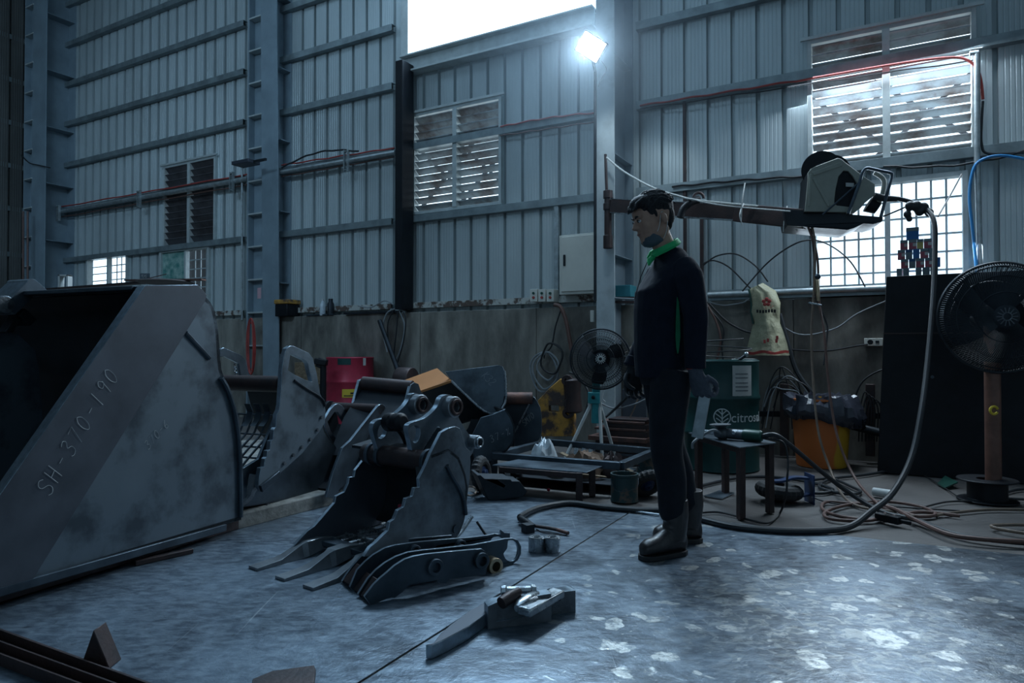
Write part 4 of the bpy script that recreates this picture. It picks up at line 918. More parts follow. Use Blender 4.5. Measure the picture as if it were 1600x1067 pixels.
def wrapped_text(t, body, size, c, r, az0, z, m, eps=.0025):
    """lettering bent round the drum"""
    o = text_mesh('lettering', body, size, Matrix.Identity(4), m, t, .0004)
    for v in o.data.vertices:
        a = az0 + v.co.x / r; rr = r + eps + v.co.z; zz = z + v.co.y
        v.co = Vector((c.x + rr * math.sin(a), c.y - rr * math.cos(a), zz))
    return o
# red drum
rc = NW * 6.36 + RW * (PP(547, 600, NW * 6.36, NW).dot(RW)); rc.z = 0
t = drum('oil_drum', 'crimson steel drum with a yellow label against the concrete wall', rc, .285, .88, 'red_drum')
azc = math.atan2(-rc.x, -(-rc.y))  # direction towards the camera, measured from -y
azc = math.atan2(0 - rc.x, rc.y)
patch(t, 'yellow_label', 'yellow_label', rc, .285, azc - .03, .40, .17, .10)
patch(t, 'label_print', 'rust_dark', rc, .2865, azc - .03, .415, .13, .012)
patch(t, 'label_print', 'rust_dark', rc, .2865, azc + .10, .44, .05, .02)
patch(t, 'paint_chip', 'green_drum', rc, .284, azc - .25, .79, .16, .075)
patch(t, 'paper_scrap', 'white_paint', rc, .286, azc + .62, .78, .04, .09)
b = MB()
# green drum
gc = G(1126, 700); gc = Vector((1.715, 5.60, 0))
t = drum('oil_drum', 'dark green steel drum with a white leaf logo, behind the small steel bench', gc, .292, .88, 'green_drum')
azg = math.atan2(0 - gc.x, gc.y)
wrapped_text(t, 'citrosol', .105, gc, .292, azg + .24, .40, 'logo_white')
o = wrapped_text(t, '360', .05, gc, .292, azg + 1.12, .395, 'logo_white')
# leaf logo: ring and veins
def dr(az, z, e=.003): return Vector((gc.x + (.292 + e) * math.sin(az), gc.y - (.292 + e) * math.cos(az), z))
lb = MB(); A0 = azg + .02; Zc = .44; rr_ = .062
lb.tube([dr(A0 + rr_ / .292 * math.cos(x), Zc + rr_ * math.sin(x)) for x in (2 * math.pi * k / 28 for k in range(28))], .0045, 5, closed=True)
lb.tube([dr(A0, Zc - rr_), dr(A0, Zc + rr_)], .0045, 5)
for k, (z0, z1, w) in enumerate(((-.045, -.01, .045), (-.015, .025, .05), (.018, .048, .032))):
    for s_ in (-1, 1): lb.tube([dr(A0, Zc + z0), dr(A0 + s_ * w * .5 / .292, Zc + (z0 + z1) / 2 + .003), dr(A0 + s_ * w / .292, Zc + z1)], .004, 5)
lb.done('logo', 'logo_white', t)
patch(t, 'paper_label', 'paper', gc, .292, azg + .58, .60, .17, .24)
for zz in (.64, .67, .70, .74, .77): patch(t, 'label_print', 'cast_steel', gc, .2942, azg + .55, zz, .11, .008)
# can rings, tools, and coil on top of the green drum
b = MB(); b.tube(spline([gc + Vector((.24 * math.cos(x), .20 * math.sin(x), .885 + .005 * k_)) for k_, x in enumerate([.35 * q for q in range(34)])], 3), .006, 6)
one(b, 'wire_coil', 'black_cable', 'flat coil of dark wire lying on the green drum', 'wire')
t = thing('wire_brush', 'short dark tool with a knobbed end resting on the rim of the green drum', 'tool', gc + Vector((.1, -.1, .9)))
b = MB(); b.tube([D(1154, 563, 5.36), D(1164, 556, 5.36)], [.012, .014], 8); b.done('handle', 'steel_dark', t)
b = MB(); b.ell(D(1166, 553.5, 5.36), .02, .02, .02); b.done('knob', 'steel_bright', t)
b = MB(); b.plate([[gc + Vector((.06, -.12, .883)), gc + Vector((.24, -.16, .883)), gc + Vector((.27, .02, .883)), gc + Vector((.1, .05, .883))]], (0, 0, .006)); one(b, 'paper_sheet', 'paper', 'torn paper lying on the green drum lid', 'paper')
# trash bin
tc_ = G(1291, 731) + Vector((.02, .13, 0)); rb, rt, hb = .19, .235, .545
def bin_mat():
    m = bpy.data.materials.new('bin_plastic'); m.use_nodes = True; nt = m.node_tree; N = nt.nodes; L = nt.links; b = N['Principled BSDF']; b.inputs['Roughness'].default_value = .5
    tc = N.new('ShaderNodeTexCoord'); mp = N.new('ShaderNodeMapping'); mp.inputs['Location'].default_value = (-.50, .1, 0); L.new(tc.outputs['Generated'], mp.inputs[0]); sp = N.new('ShaderNodeSeparateXYZ'); L.new(mp.outputs[0], sp.inputs[0])
    n = N.new('ShaderNodeTexNoise'); n.inputs['Scale'].default_value = 3; L.new(tc.outputs['Generated'], n.inputs['Vector'])
    ad = N.new('ShaderNodeMath'); ad.operation = 'MULTIPLY_ADD'; L.new(n.outputs['Fac'], ad.inputs[0]); ad.inputs[1].default_value = .25; L.new(sp.outputs[0], ad.inputs[2])
    r = N.new('ShaderNodeValToRGB'); r.color_ramp.elements[0].position = .17; r.color_ramp.elements[1].position = .22; r.color_ramp.elements[0].color = (.62, .16, .035, 1); r.color_ramp.elements[1].color = (.62, .34, .03, 1)
    L.new(ad.outputs[0], r.inputs[0]); L.new(r.outputs[0], b.inputs['Base Color']); MATS['bin_plastic'] = m
bin_mat()
t = thing('trash_bin', 'orange and yellow plastic bin lined with a black bag, right of the green drum', 'trash bin', tc_)
b = MB(); b.lathe([(0, .0), (rb, 0), (rb + .005, .02), (rt, hb), (rt + .015, hb), (rt + .015, hb + .015), (rt - .008, hb + .015), (rb - .008, .03), (0, .03)], tc_, Z3, 40); b.done('body', 'bin_plastic', t)
random.seed(3)
rings = []
for i, (r_, z_) in enumerate(((rt - .02, hb - .12), (rt - .02, hb - .02), (rt + .0, hb + .035), (rt + .035, hb + .03), (rt + .045, hb - .03), (rt + .05, hb - .09), (rt + .035, hb - .15))):
    ring = []
    for k in range(56):
        a = 2 * math.pi * k / 56; nn = noise.noise(Vector((math.cos(a) * 2.2, math.sin(a) * 2.2, i * .45))); n2 = noise.noise(Vector((math.cos(a) * 7, math.sin(a) * 7, i * .8)))
        n3 = noise.noise(Vector((math.cos(a) * 13, math.sin(a) * 13, i * 1.7))); dr_ = r_ + nn * .04 * (i > 1) + n2 * .03 + n3 * .022; dz = z_ + nn * .04 + n2 * .022 + n3 * .02
        if i > 3: dz -= max(0, math.cos(a + .45)) * .085 * (i - 3) / 3 + .02 * nn; dr_ += max(0, math.cos(a + .35)) * .05
        ring.append(tc_ + Vector((dr_ * math.cos(a), dr_ * math.sin(a), dz)))
    rings.append(ring)
b = MB(); b.loft(rings, caps=False)
def sol(o): m = o.modifiers.new('s', 'SOLIDIFY'); m.thickness = .002
b.done('bin_liner', 'bag_black', t, mods=sol, angle=22)['label'] = 'crumpled black liner folded over the rim'
# small steel bench with grinder
f1, f2, f3 = G(1158, 811), G(1203, 801), G(1092, 778); f4 = f2 + (f3 - f1)
hz = .408
t = thing('steel_bench', 'small steel bench with a thin plate top and square legs, carrying the angle grinder', 'bench', (f1 + f4) / 2)
ux = (f2 - f1).normalized(); uy = (f3 - f1).normalized()
b = MB(); o_ = .035; cs = [f1 - ux * o_ - uy * o_, f2 + ux * o_ - uy * o_, f4 + ux * o_ + uy * .1, f3 - ux * o_ + uy * .1]
b.plate([[p + Z3 * hz for p in cs]], (0, 0, .007)); b.done('bench_top', 'steel', t, bevel=.001)
for f in (f1, f2, f3, f4):
    b = MB(); b.obox(f + Z3 * hz / 2, ux * .025, uy * .025, Z3 * hz / 2); b.done('leg', 'rust_dark', t, bevel=.003)
for i, j in ((f1, f3), (f2, f4), (f3, f4)): b = MB(); b.bar(i + Z3 * (hz - .02), j + Z3 * (hz - .02), .03, .03); b.done('rail', 'rust_dark', t, bevel=.002)
gz_ = hz + .007
gA = G(1090, 672, gz_ + .035); gB = G(1205, 684, gz_ + .035)
gY = 4.02
gA = D(1088, 671, 4.28); gB = D(1191, 685, 4.02)
zc = gz_ + .036; gA.z = gB.z = zc
gd = (gB - gA).normalized(); gn = Vector((-gd.y, gd.x, 0)); gl_ = (gB - gA).length
t = thing('angle_grinder', 'angle grinder with a dark green handle and thick disc lying on the small steel bench', 'power tool', gA.lerp(gB, .5))
def gp(s_, z=0, n=0): return gA + gd * gl_ * s_ + Z3 * z + gn * n
b = MB(); b.tube([gp(.0), gp(.03), gp(.05), gp(.1), gp(.12), gp(.3)], [.020, .022, .018, .018, .015, .015], 16); b.done('side_handle', 'steel_bright', t)
b = MB(); b.tube([gp(.3), gp(.36), gp(.47), gp(.5)], [.024, .035, .035, .028], 16); b.done('gear_head', 'cast_steel', t, bevel=.002)
b = MB(); b.cyl(gp(.4, -.03), gp(.4, .04), .022, seg=16); b.done('spindle', 'steel_dark', t)
b = MB(); b.lathe([(0, 0), (.03, 0), (.062, .012), (.064, .017), (.05, .02), (0, .02)], gp(.38, .037), (Z3 + gd * -.05), 28); b.done('disc', 'cast_steel', t)
b = MB(); b.tube([gp(.47), gp(.5), gp(.73), gp(.75)], [.026, .031, .031, .033], 16); b.done('motor_body', 'cast_steel', t)
b = MB(); b.tube([gp(.73), gp(.76), gp(.98), gp(1.0)], [.033, .036, .034, .028], 16); b.done('rear_handle', 'green_paint', t)
b = MB(); b.cyl(gp(.62, .012, -.03), gp(.62, .012, -.04), .011, seg=12); b.done('switch', 'chrome', t)
# grinder cables
def hose(pts, r, m, name, lab, cat='hose', n=8, group=None, seg=8):
    b = MB(); b.tube(spline(pts, n), r, seg); return one(b, name, m, lab, cat, group)
e0 = gp(1.0)
hose([e0, D(1212, 680, 4.0), D(1240, 700, 4.05), D(1285, 738, 4.1), D(1330, 772, 4.12), G(1380, 800, .02), G(1430, 812, .02), G(1500, 836, .02), G(1600, 848, .02), G(1680, 850, .02)], .014, 'black_hose', 'air_hose', 'thick black hose from the grinder handle sweeping down to the right edge')
hose([e0 + Vector((0, 0, -.01)), D(1222, 690, 3.98), D(1231, 715, 3.95), D(1230, 750, 3.9), D(1228, 775, 3.88), G(1218, 803, .008), G(1200, 817, .008), G(1170, 812, .008), G(1150, 806, .008), G(1120, 800, .008), G(1088, 802, .008)], .006, 'black_cable', 'power_cable', 'thin black cable looping from the grinder round the bench leg', 'cable')
hose([gp(.42, -.01), D(1115, 672, 4.1), D(1095, 682, 4.12), D(1083, 692, 4.1), D(1082, 700, 4.12)], .008, 'grey_cable', 'power_cable', 'grey cable curving over the left end of the small bench', 'cable')
# scrap frame
zf = .22; NL, NR = G(772, 707, zf), G(970, 722, zf); BL, BR = G(857, 686, zf), G(1024, 700, zf)
t = thing('scrap_rack', 'low rectangular steel frame full of scrap, in front of the left fan', 'frame', ((NL + BR) / 2).xy.to_3d())
for a, c, nm in ((NL, NR, 0), (NR, BR, 0), (BR, BL, 0), (BL, NL, 0)):
    b = MB(); b.bar(a - Z3 * .025, c - Z3 * .025, .05, .05); b.done('top_rail', 'steel', t, bevel=.004)
for a in (NL, NR, BL, BR): b = MB(); b.bar((a.x, a.y, 0), (a.x, a.y, zf - .05), .05, .05, up=(1, 0, 0)); b.done('leg', 'steel_dark', t, bevel=.004)
b = MB(); ctr = (NL + NR + BL + BR) / 4; b.plate([[Vector((p.x + (ctr.x - p.x) * .06, p.y + (ctr.y - p.y) * .06, .05)) for p in (NL, NR, BR, BL)]], (0, 0, .008)); b.done('shelf', 'steel_dark', t)
# things in the frame
def inframe(u, v, z=.06): 
    p = NL.lerp(NR, u).lerp(BL.lerp(BR, u), v); return Vector((p.x, p.y, z))
def lump(c, r, h, seed, amp=.35, n=14, m=None):
    rings = []; 
    for i in range(1, 8):
        th = math.pi * .5 * i / 7; rr = r * math.sin(th); zz = h * math.cos(th)
        rings.append([c + Vector((rr * math.cos(a) * (1 + amp * noise.noise(Vector((math.cos(a) * 1.7 + seed, math.sin(a) * 1.7, i * .5)))), rr * math.sin(a) * (1 + amp * noise.noise(Vector((math.cos(a) * 1.7, math.sin(a) * 1.7 + seed, i * .5)))), zz * (1 + amp * noise.noise(Vector((math.cos(a) * 2 + seed, math.sin(a) * 2, i * .7)))) + .0)) for a in (2 * math.pi * k / 20 for k in range(20))])
    return rings
b = MB(); b.loft(lump(inframe(.22, .45), .10, .21, 1.3, .5)); one(b, 'plastic_bag', 'bag_clear', 'crumpled pale plastic bag inside the rectangular frame', 'bag', angle=25)
b = MB(); b.loft(lump(inframe(.60, .42), .17, .15, 4.3, .6)); one(b, 'rag_pile', 'rag', 'brown crumpled rags inside the rectangular frame', 'rags', angle=30)
b = MB(); b.loft(lump(inframe(.80, .45), .10, .14, 9.3, .6)); one(b, 'rag_pile', 'rust_dark', 'small dark heap in the right corner of the rectangular frame', 'rags', angle=25)
random.seed(11)
for k in range(26):
    u, v = random.uniform(.08, .95), random.uniform(.08, .9); c = inframe(u, v, .062 + random.uniform(0, .07)); a = random.uniform(0, 3.14); w = random.uniform(.02, .05); l = random.uniform(.03, .11); tl = random.uniform(-.3, .5)
    b = MB(); b.obox(c + Z3 * .01, Vector((math.cos(a), math.sin(a), tl)).normalized() * l, Vector((-math.sin(a), math.cos(a), 0)) * w, (0, 0, .004))
    mm_ = random.choice(['steel', 'steel_dark', 'rust_dark', 'steel_bright', 'timber']); one(b, 'scrap_piece', mm_, {'steel': 'grey', 'steel_dark': 'dark', 'rust_dark': 'rusty', 'steel_bright': 'shiny', 'timber': 'brownish'}[mm_] + ' flat offcut among the scrap inside the rectangular frame', 'scrap', group={'steel': 'grey', 'steel_dark': 'dark', 'rust_dark': 'rusty', 'steel_bright': 'shiny', 'timber': 'brownish'}[mm_] + ' scrap offcuts in the frame')
for u, v in ((.34, .78), (.40, .8), (.47, .78)):
    c = inframe(u, v, .07); b = MB(); b.bar(c, c + Vector((.03, .03, .12)), .03, .004, up=(0, 1, 0)); one(b, 'scrap_piece', 'steel_bright', 'shiny strip standing up at the back of the rectangular frame', 'scrap', group='upright strips in the frame')
# low bench in front of the frame
L1_, L2_ = G(905, 784), G(782, 772); hz2 = .165
t = thing('low_bench', 'very low rusty steel bench with thin plate top, before the rectangular frame', 'bench', (L1_ + L2_) / 2)
bx = (L1_ - L2_).normalized(); by = Vector((-bx.y, bx.x, 0))
b = MB(); qa = [L2_ - bx * .06 , L1_ + bx * .05, L1_ + bx * .07 + by * .26, L2_ - bx * .0 + by * .30]; b.plate([[Vector((p.x, p.y, hz2 + .02)) for p in qa]], (0, 0, .006)); b.done('bench_top', 'steel', t, bevel=.001)
for p in (L1_, L1_ + by * .2 + bx * .02, L2_ + by * .02, L2_ + by * .2): b = MB(); b.bar((p.x, p.y, 0), (p.x, p.y, hz2 + .02), .05, .04, up=(1, 0, 0)); b.done('leg', 'rust_dark', t, bevel=.003)
b = MB(); b.bar(L2_ + Z3 * hz2, L1_ + Z3 * hz2, .04, .035); b.bar(L2_ + Z3 * hz2 + by * .2, L1_ + Z3 * hz2 + by * .2, .04, .035); b.done('rail', 'rust_dark', t, bevel=.003)
# pan-shaped offcut
b = MB(); cpt = [(746, 743), (751, 742), (757, 748), (798, 749), (800, 752), (812, 752), (824, 768), (818, 776), (770, 783), (762, 780)]
PQ = Pl(G(780, 782, 0), (.98, .1)); b.plate([[PQ(*p) for p in cpt]], Vector((-.05, .12, .015))); one(b, 'steel_scoop', 'steel_dark', 'dark steel scoop-shaped offcut lying left of the low bench', 'steel piece', bevel=.003)
b = MB(); b.tube(spline([G(735 + 9 * math.cos(x), 767 + 7 * math.sin(x), .01 + .003 * k) for k, x in enumerate([.7 * q for q in range(20)])], 4), .006, 6); one(b, 'hose_coil', 'tan_hose', 'small coil of pale hose on the floor behind the digging bucket', 'hose')
b = MB(); b.ell(G(857, 765, .012), .012, .012, .012); one(b, 'red_cap', 'red_drum', 'tiny red cap on the floor under the low bench', 'cap')
# wheels
def tyre(name, lab, c, axis, R_, r_, hubm, knob=True, flatz=None):
    t = thing(name, lab, 'wheel', c)
    ax = Vector(axis).normalized(); u = ax.orthogonal().normalized(); w = ax.cross(u)
    b = MB(); n = 44; rings = []
    for k in range(n):
        a = 2 * math.pi * k / n; rd = u * math.cos(a) + w * math.sin(a); bump = .008 if (k % 2 == 0 and knob) else 0
        rings.append([c + rd * (R_ + (r_ + (bump if math.cos(q) > .1 else 0)) * math.cos(q)) + ax * (r_ * 1.05) * math.sin(q) for q in (2 * math.pi * j / 12 for j in range(12))])
    rings.append(rings[0]); b.loft(rings, caps=False); bmesh.ops.remove_doubles(b.bm, verts=b.bm.verts, dist=1e-5); b.done('tyre', 'rubber', t, angle=25)
    b = MB(); b.ring(c, ax, R_ - r_ * .75, .02, r_ * 1.1, 28); b.ring(c, ax, .03, .008, r_ * 2.3, 16); b.done('rim', hubm, t, bevel=.002)
    return t
wc = D(752, 727, 4.65); wc.z = .125
tyre('wheel', 'small knobbly wheel standing behind the digging bucket', Vector((wc.x, wc.y, .118)), (.92, -.35, .12), .082, .036, 'blue_paint')
wc2 = G(1013, 779); tyre('wheel', 'dark knobbly wheel leaning behind the paint can by the worker', Vector((wc2.x, wc2.y + .05, .088)), (-.25, .75, .62), .078, .034, 'blue_paint')
wc3 = Vector((1.70, 4.36, .066))
t = tyre('caster_wheel', 'knobbly caster tyre lying flat with a blue fork, right of the small steel bench', wc3, (.08, -.03, 1), .096, .044, 'rust_dark')
b = MB(); q1 = D(1212, 760, 4.3); q2 = D(1250, 747, 4.36); q3 = D(1262, 750, 4.38)
b.loft([[p + Vector((0, s_, z_)) for s_, z_ in ((-.03, -.008), (.03, -.008), (.03, .008), (-.03, .008))] for p in spline([D(1205, 752, 4.33), D(1222, 751, 4.33), D(1240, 746, 4.33), D(1262, 747, 4.33)], 4)]); b.done('fork', 'blue_paint', t, bevel=.003)
b = MB(); b.bar(D(1265, 740, 4.33), D(1265, 787, 4.33), .14, .008, up=(1, 0, 0)); b.done('mounting_plate', 'blue_paint', t, bevel=.002)
b = MB(); b.bar(D(1246, 776, 4.33), D(1264, 772, 4.33), .05, .012); b.done('fork', 'blue_paint', t, bevel=.002)
# paint cans
def can(c, r, h, m, lab, lean=(0, 0, 1)):
    t = thing('paint_can', lab, 'can', c); ax = Vector(lean).normalized()
    b = MB(); b.lathe([(0, 0), (r, 0), (r + .003, .006), (r, .012), (r, h - .02), (r + .004, h - .014), (r + .004, h), (r - .006, h), (r - .008, .01), (0, .01)], c, ax, 32); b.done('body', m, t)
    b = MB(); b.tube(spline([c + ax * (h - .03) + Vector((r + .004, 0, 0)), c + ax * (h * .55) + Vector((r * .7, -r * .9, 0)), c + ax * (h * .45) + Vector((-r * .7, -r * .9, 0)), c + ax * (h - .03) + Vector((-r - .004, 0, 0))], 5), .002, 5); b.done('wire_handle', 'steel', t)
    return t
pc = G(979, 787) + Vector((0, .08, 0)); can(pc, .085, .175, 'can_paint', 'old dented dark paint can with rusty rim, left of the worker')
pc2 = G(1022, 760) + Vector((.0, .25, 0)); can(pc2, .075, .17, 'can_paint', 'second paint can half hidden behind the worker\'s leg')
# flat bar stack
random.seed(5)
sb = G(990, 697); k = 0; z = 0
cb = Vector((1.16, 6.25, 0))
for i, (dx, dy, w, l, h_, m_) in enumerate(((-.05, 0, .42, .5, .06, 'rust_dark'), (-.02, .05, .36, .5, .02, 'steel_band'), (.0, .05, .30, .46, .10, 'rust_dark'), (-.03, .02, .34, .5, .04, 'rust'), (.02, .1, .26, .4, .05, 'rust_dark'), (-.02, .08, .30, .4, .02, 'rust'), (.03, .1, .24, .38, .04, 'rust_dark'), (.0, .1, .26, .4, .02, 'rust'), (.04, .12, .22, .36, .02, 'rust_dark'))):
    b = MB(); c = cb + RW * dx + NW * (dy * .3 - .35); b.obox(c + Z3 * (z + h_ / 2), RW * w / 1.3, NW * l / 3.2, Z3 * h_ / 2 * .97)
    one(b, 'steel_slab', m_, 'rusty flat slab in the stack behind the worker, ' + ['lowest of all', 'second from the floor', 'third from the floor', 'fourth from the floor', 'middle one', 'fourth from the top', 'third from the top', 'second from the top', 'topmost'][i], 'slab', group='stacked rusty slabs', bevel=.003); z += h_
# yellow machine part
t = thing('machine_part', 'rust-eaten yellow machine part leaning on the wall, left of the left fan', 'machine part', D(875, 680, 6.55))
PY = Pl(D(875, 680, 6.35), (.96, -.28)); cy = crop(800, 460, 4.104)
b = MB(); b.plate([[PY(*cy(*p)) for p in [(165, 680), (230, 610), (310, 540), (340, 560), (350, 620), (400, 780), (400, 910), (190, 910), (175, 800)]], [PY(*cy(*p)) for p in [(235, 712), (300, 712), (300, 755), (238, 750)]]], Vector((.08, .3, 0)) * .35); b.done('plate', 'yellow_rust', t, bevel=.006)
b = MB(); a = PY.shift(-.05)(*cy(385, 540)); c = PY.shift(-.05)(*cy(395, 760)); b.tube([a, a.lerp(c, .05), a.lerp(c, .5), a.lerp(c, .95), c], [.06, .085, .075, .085, .06], 18); b.done('cylinder', 'rust_dark', t)
for p in ((355, 550), (370, 700), (360, 760)): b = MB(); q = PY.shift(-.08)(*cy(*p)); b.ring(q, -PY.n, .05, .02, .06, 20); b.done('boss', 'rust_dark', t, bevel=.003)
# black machine cabinet at the right
cn = 6.08
q0 = PP(1371, 738, NW * cn, NW); q1 = PP(1385, 432, NW * cn, NW); zt = q1.z
r0 = q0.dot(RW); r1 = q1.dot(RW)
t = thing('steel_cabinet', 'large matt black steel cabinet standing behind the right fan', 'cabinet', q0)
def wr(r, n, z): return RW * r + NW * n + Z3 * z
b = MB(); b.plate([[wr(r0, cn, .0), wr(3.9, cn, 0), wr(3.9, cn, zt), wr(r1, cn, zt)]], NW * .50); b.done('body', 'black_paint', t, bevel=.004)
b = MB(); zs = PP(1378, 520, NW * cn, NW).z; b.plate([[wr(r0 + .05, cn - .006, zs - .012), wr(3.9, cn - .006, zs - .012), wr(3.9, cn - .006, zs), wr(r0 + .05, cn - .006, zs)]], NW * .005); b.done('door_seam', 'rust_dark', t)
q = PP(1457, 589, NW * (cn - .004), NW); b = MB(); b.cyl(q, q - NW * .02, .012, seg=12); b.done('knob', 'steel', t)
# little cartons stacked on the cabinet
cb5 = crop(1380, 350, 11.858)
ROWS = [ # crop-px x0,x1,y0,y1, main colour, lid colour
 (428, 668, 165, 385, 'blue', 'grey'),
 (318, 460, 360, 520, 'pink', 'grey'), (475, 622, 395, 512, 'pink', 'grey'), (630, 752, 345, 500, 'yellow', 'grey'), (758, 905, 312, 480, 'pink', 'grey'),
 (270, 412, 540, 700, 'pink', 'grey'), (418, 548, 525, 700, 'grey', 'navy'), (556, 680, 515, 690, 'blue', 'blue'), (692, 845, 510, 690, 'pink', 'grey'), (850, 980, 505, 700, 'grey', 'grey'),
 (330, 472, 705, 870, 'pink', 'grey'), (480, 605, 700, 870, 'grey', 'navy'), (612, 770, 705, 870, 'pink', 'grey'), (780, 925, 720, 870, 'pink', 'grey'), (990, 1065, 680, 850, 'blue', 'blue'),
 (250, 352, 900, 975, 'grey', 'grey'), (375, 485, 890, 975, 'grey', 'grey'), (605, 715, 885, 975, 'grey', 'grey'), (735, 870, 880, 975, 'grey', 'grey'), (880, 1020, 875, 975, 'grey', 'grey')]
CC = {'pink': (.42, .10, .14), 'grey': (.16, .22, .25), 'blue': (.03, .16, .42), 'yellow': (.55, .47, .16), 'navy': (.03, .10, .24)}
cap_n = cn + .09
rows_z = [(zt, zt + .068), (zt + .068, zt + .140), (zt + .140, zt + .214), (zt + .214, zt + .290), (zt + .290, zt + .385)]
names = {'pink': 'red', 'grey': 'grey', 'blue': 'blue', 'yellow': 'yellow', 'navy': 'navy'}
place = ['at the very top', 'in the second row from the top', 'in the middle row', 'in the second row from the bottom', 'in the bottom row']
def rowidx(y0): return 4 if y0 < 200 else 3 if y0 < 400 else 2 if y0 < 600 else 1 if y0 < 750 else 0
cnt = {}
for (x0, x1, y0, y1, c1, c2_) in ROWS:
    ri = rowidx(y0); z0, z1 = rows_z[ri]; k = cnt.get(ri, 0); cnt[ri] = k + 1
    ra = WP(*cb5(x0, y1), cap_n)[0]; rb_ = WP(*cb5(x1, y1), cap_n)[0]
    orn = ['leftmost', 'second from the left', 'third from the left', 'fourth from the left', 'fifth from the left'][k] if ri != 4 else 'single'
    t = thing('small_carton', ('tiny %s carton, %s %s' % (names[c1], orn, place[4 - ri]) if ri != 4 else 'tiny blue carton at the very top of the stack on the black cabinet'), 'carton', wr((ra + rb_) / 2, cap_n + .03, z0), group='little cartons stacked on the cabinet')
    carton('carton_' + c1, CC[c1]); carton('carton_' + c2_, CC[c2_])
    b = MB(); zz = z0 + (z1 - z0) * .68
    b.obox(wr((ra + rb_) / 2, cap_n + .032, (z0 + zz) / 2), RW * (rb_ - ra) / 2 * .97, NW * .032, Z3 * (zz - z0) / 2); b.done('box', 'carton_' + c1, t, bevel=.001)
    b = MB(); b.obox(wr((ra + rb_) / 2, cap_n + .032, (z1 + zz) / 2 - .001), RW * (rb_ - ra) / 2, NW * .034, Z3 * (z1 - zz) / 2 * .96); b.done('lid', 'carton_' + c2_, t, bevel=.001)
    if c1 == 'pink' and ri: b = MB(); b.obox(wr(ra + (rb_ - ra) * .75, cap_n - .001, z0 + (zz - z0) * .65), RW * .012, NW * .001, Z3 * .012); b.done('sticker', 'paper', t)
# ================================================================== FANS
def fan(name, lab, c, axis, Rg, pole_m, hubm, guard_m, nsp=110, wire=.0022, blades=3, up=Z3, depth=.16):
    t = thing(name, lab, 'fan', Vector((c.x, c.y, 0)))
    ax = Vector(axis).normalized(); u = ax.cross(Z3).normalized(); w = u.cross(ax)
    def P(r, a, h): return c + (u * math.cos(a) + w * math.sin(a)) * r + ax * h
    gm = MB()
    for k in range(nsp):
        a = 2 * math.pi * k / nsp; sw = .35
        gm.tube([P(Rg * .2, a, depth * .5), P(Rg * .45, a + sw * .3, depth * .48), P(Rg * .75, a + sw * .7, depth * .38), P(Rg * .93, a + sw, depth * .22), P(Rg, a + sw, 0)], wire * .8, 3, caps=False)
    for r_, h in ((.2, .5), (.45, .48), (.75, .38), (.93, .22)): gm.tube([P(Rg * r_, 2 * math.pi * j / 48, depth * h) for j in range(48)], wire * 1.2, 5, closed=True)
    gm.tube([P(Rg, 2 * math.pi * j / 56, 0) for j in range(56)], wire * 3.2, 6, closed=True)
    gm.done('front_guard', guard_m, t)
    gb = MB()
    for k in range(nsp // 2):
        a = 2 * math.pi * k / (nsp // 2)
        gb.tube([P(Rg * .25, a, -depth * .75), P(Rg * .7, a, -depth * .6), P(Rg * .95, a, -depth * .25), P(Rg, a, 0)], wire * .8, 3, caps=False)
    for r_, h in ((.25, -.75), (.7, -.6), (.95, -.25)): gb.tube([P(Rg * r_, 2 * math.pi * j / 40, depth * h) for j in range(40)], wire * 1.2, 4, closed=True)
    gb.done('rear_guard', guard_m, t)
    b = MB(); b.lathe([(0, 0), (Rg * .19, 0), (Rg * .2, .006), (Rg * .17, .012), (0, .014)], P(0, 0, depth * .5), ax, 24); hub = b.done('hub_badge', guard_m, t)
    b = MB()
    for k in range(14): a = 2 * math.pi * k / 14; b.tube([P(Rg * .07, a, depth * .5 + .016), P(Rg * .165, a, depth * .5 + .015)], .0035, 5)
    b.tube([P(Rg * .07, 2 * math.pi * j / 20, depth * .5 + .016) for j in range(20)], .004, 5, closed=True); b.done('badge_ribs', hubm, hub)
    b = MB(); b.cyl(P(0, 0, -depth * .2), P(0, 0, depth * .3), Rg * .12, Rg * .1, 20); b.done('spinner', 'black_paint', t)
    for k in range(blades):
        a0 = 2 * math.pi * k / blades + .4; b = MB(); rings = []
        for i in range(7):
            f = i / 6; r_ = Rg * (.1 + .75 * f); hw = .12 + .32 * math.sin(math.pi * min(1, f * .8 + .1)); 
            rings.append([P(r_, a0 + f * .25 - hw, .03 + depth * .05), P(r_, a0 + f * .25 + hw, -.04), P(r_, a0 + f * .25 + hw, -.046), P(r_, a0 + f * .25 - hw, .024 + depth * .05)])
        b.loft(rings); b.done('blade', 'steel_dark', t)
    b = MB(); b.tube([P(0, 0, -depth * .55), P(0, 0, -depth * .7), P(0, 0, -depth * 1.6), P(0, 0, -depth * 1.75)], [Rg * .15, Rg * .24, Rg * .22, Rg * .12], 24); b.done('motor', 'black_paint', t, bevel=.003)
    return t, P
fcL = D(938, 561, 5.6)
t, P = fan('pedestal_fan', 'smaller round fan on a teal post and pale tripod, beside the tall column', fcL, (-.12, -1, .02), .245, 'teal_paint', 'white_paint', 'steel_dark', 130, .0027)
b = MB(); pb0 = D(932, 585, 5.68); b.bar(pb0, D(930, 661, 5.68), .06, .06, up=(0, 1, 0)); b.done('post', 'teal_paint', t, bevel=.004)['label'] = 'teal square post'
b = MB(); b.bar(D(928, 613, 5.66), D(928, 630, 5.66), .09, .09, up=(0, 1, 0)); b.done('clamp_block', 'teal_paint', t, bevel=.004)
b = MB(); b.ell(D(927, 621, 5.58), .016, .02, .016); b.done('knob', 'black_paint', t)
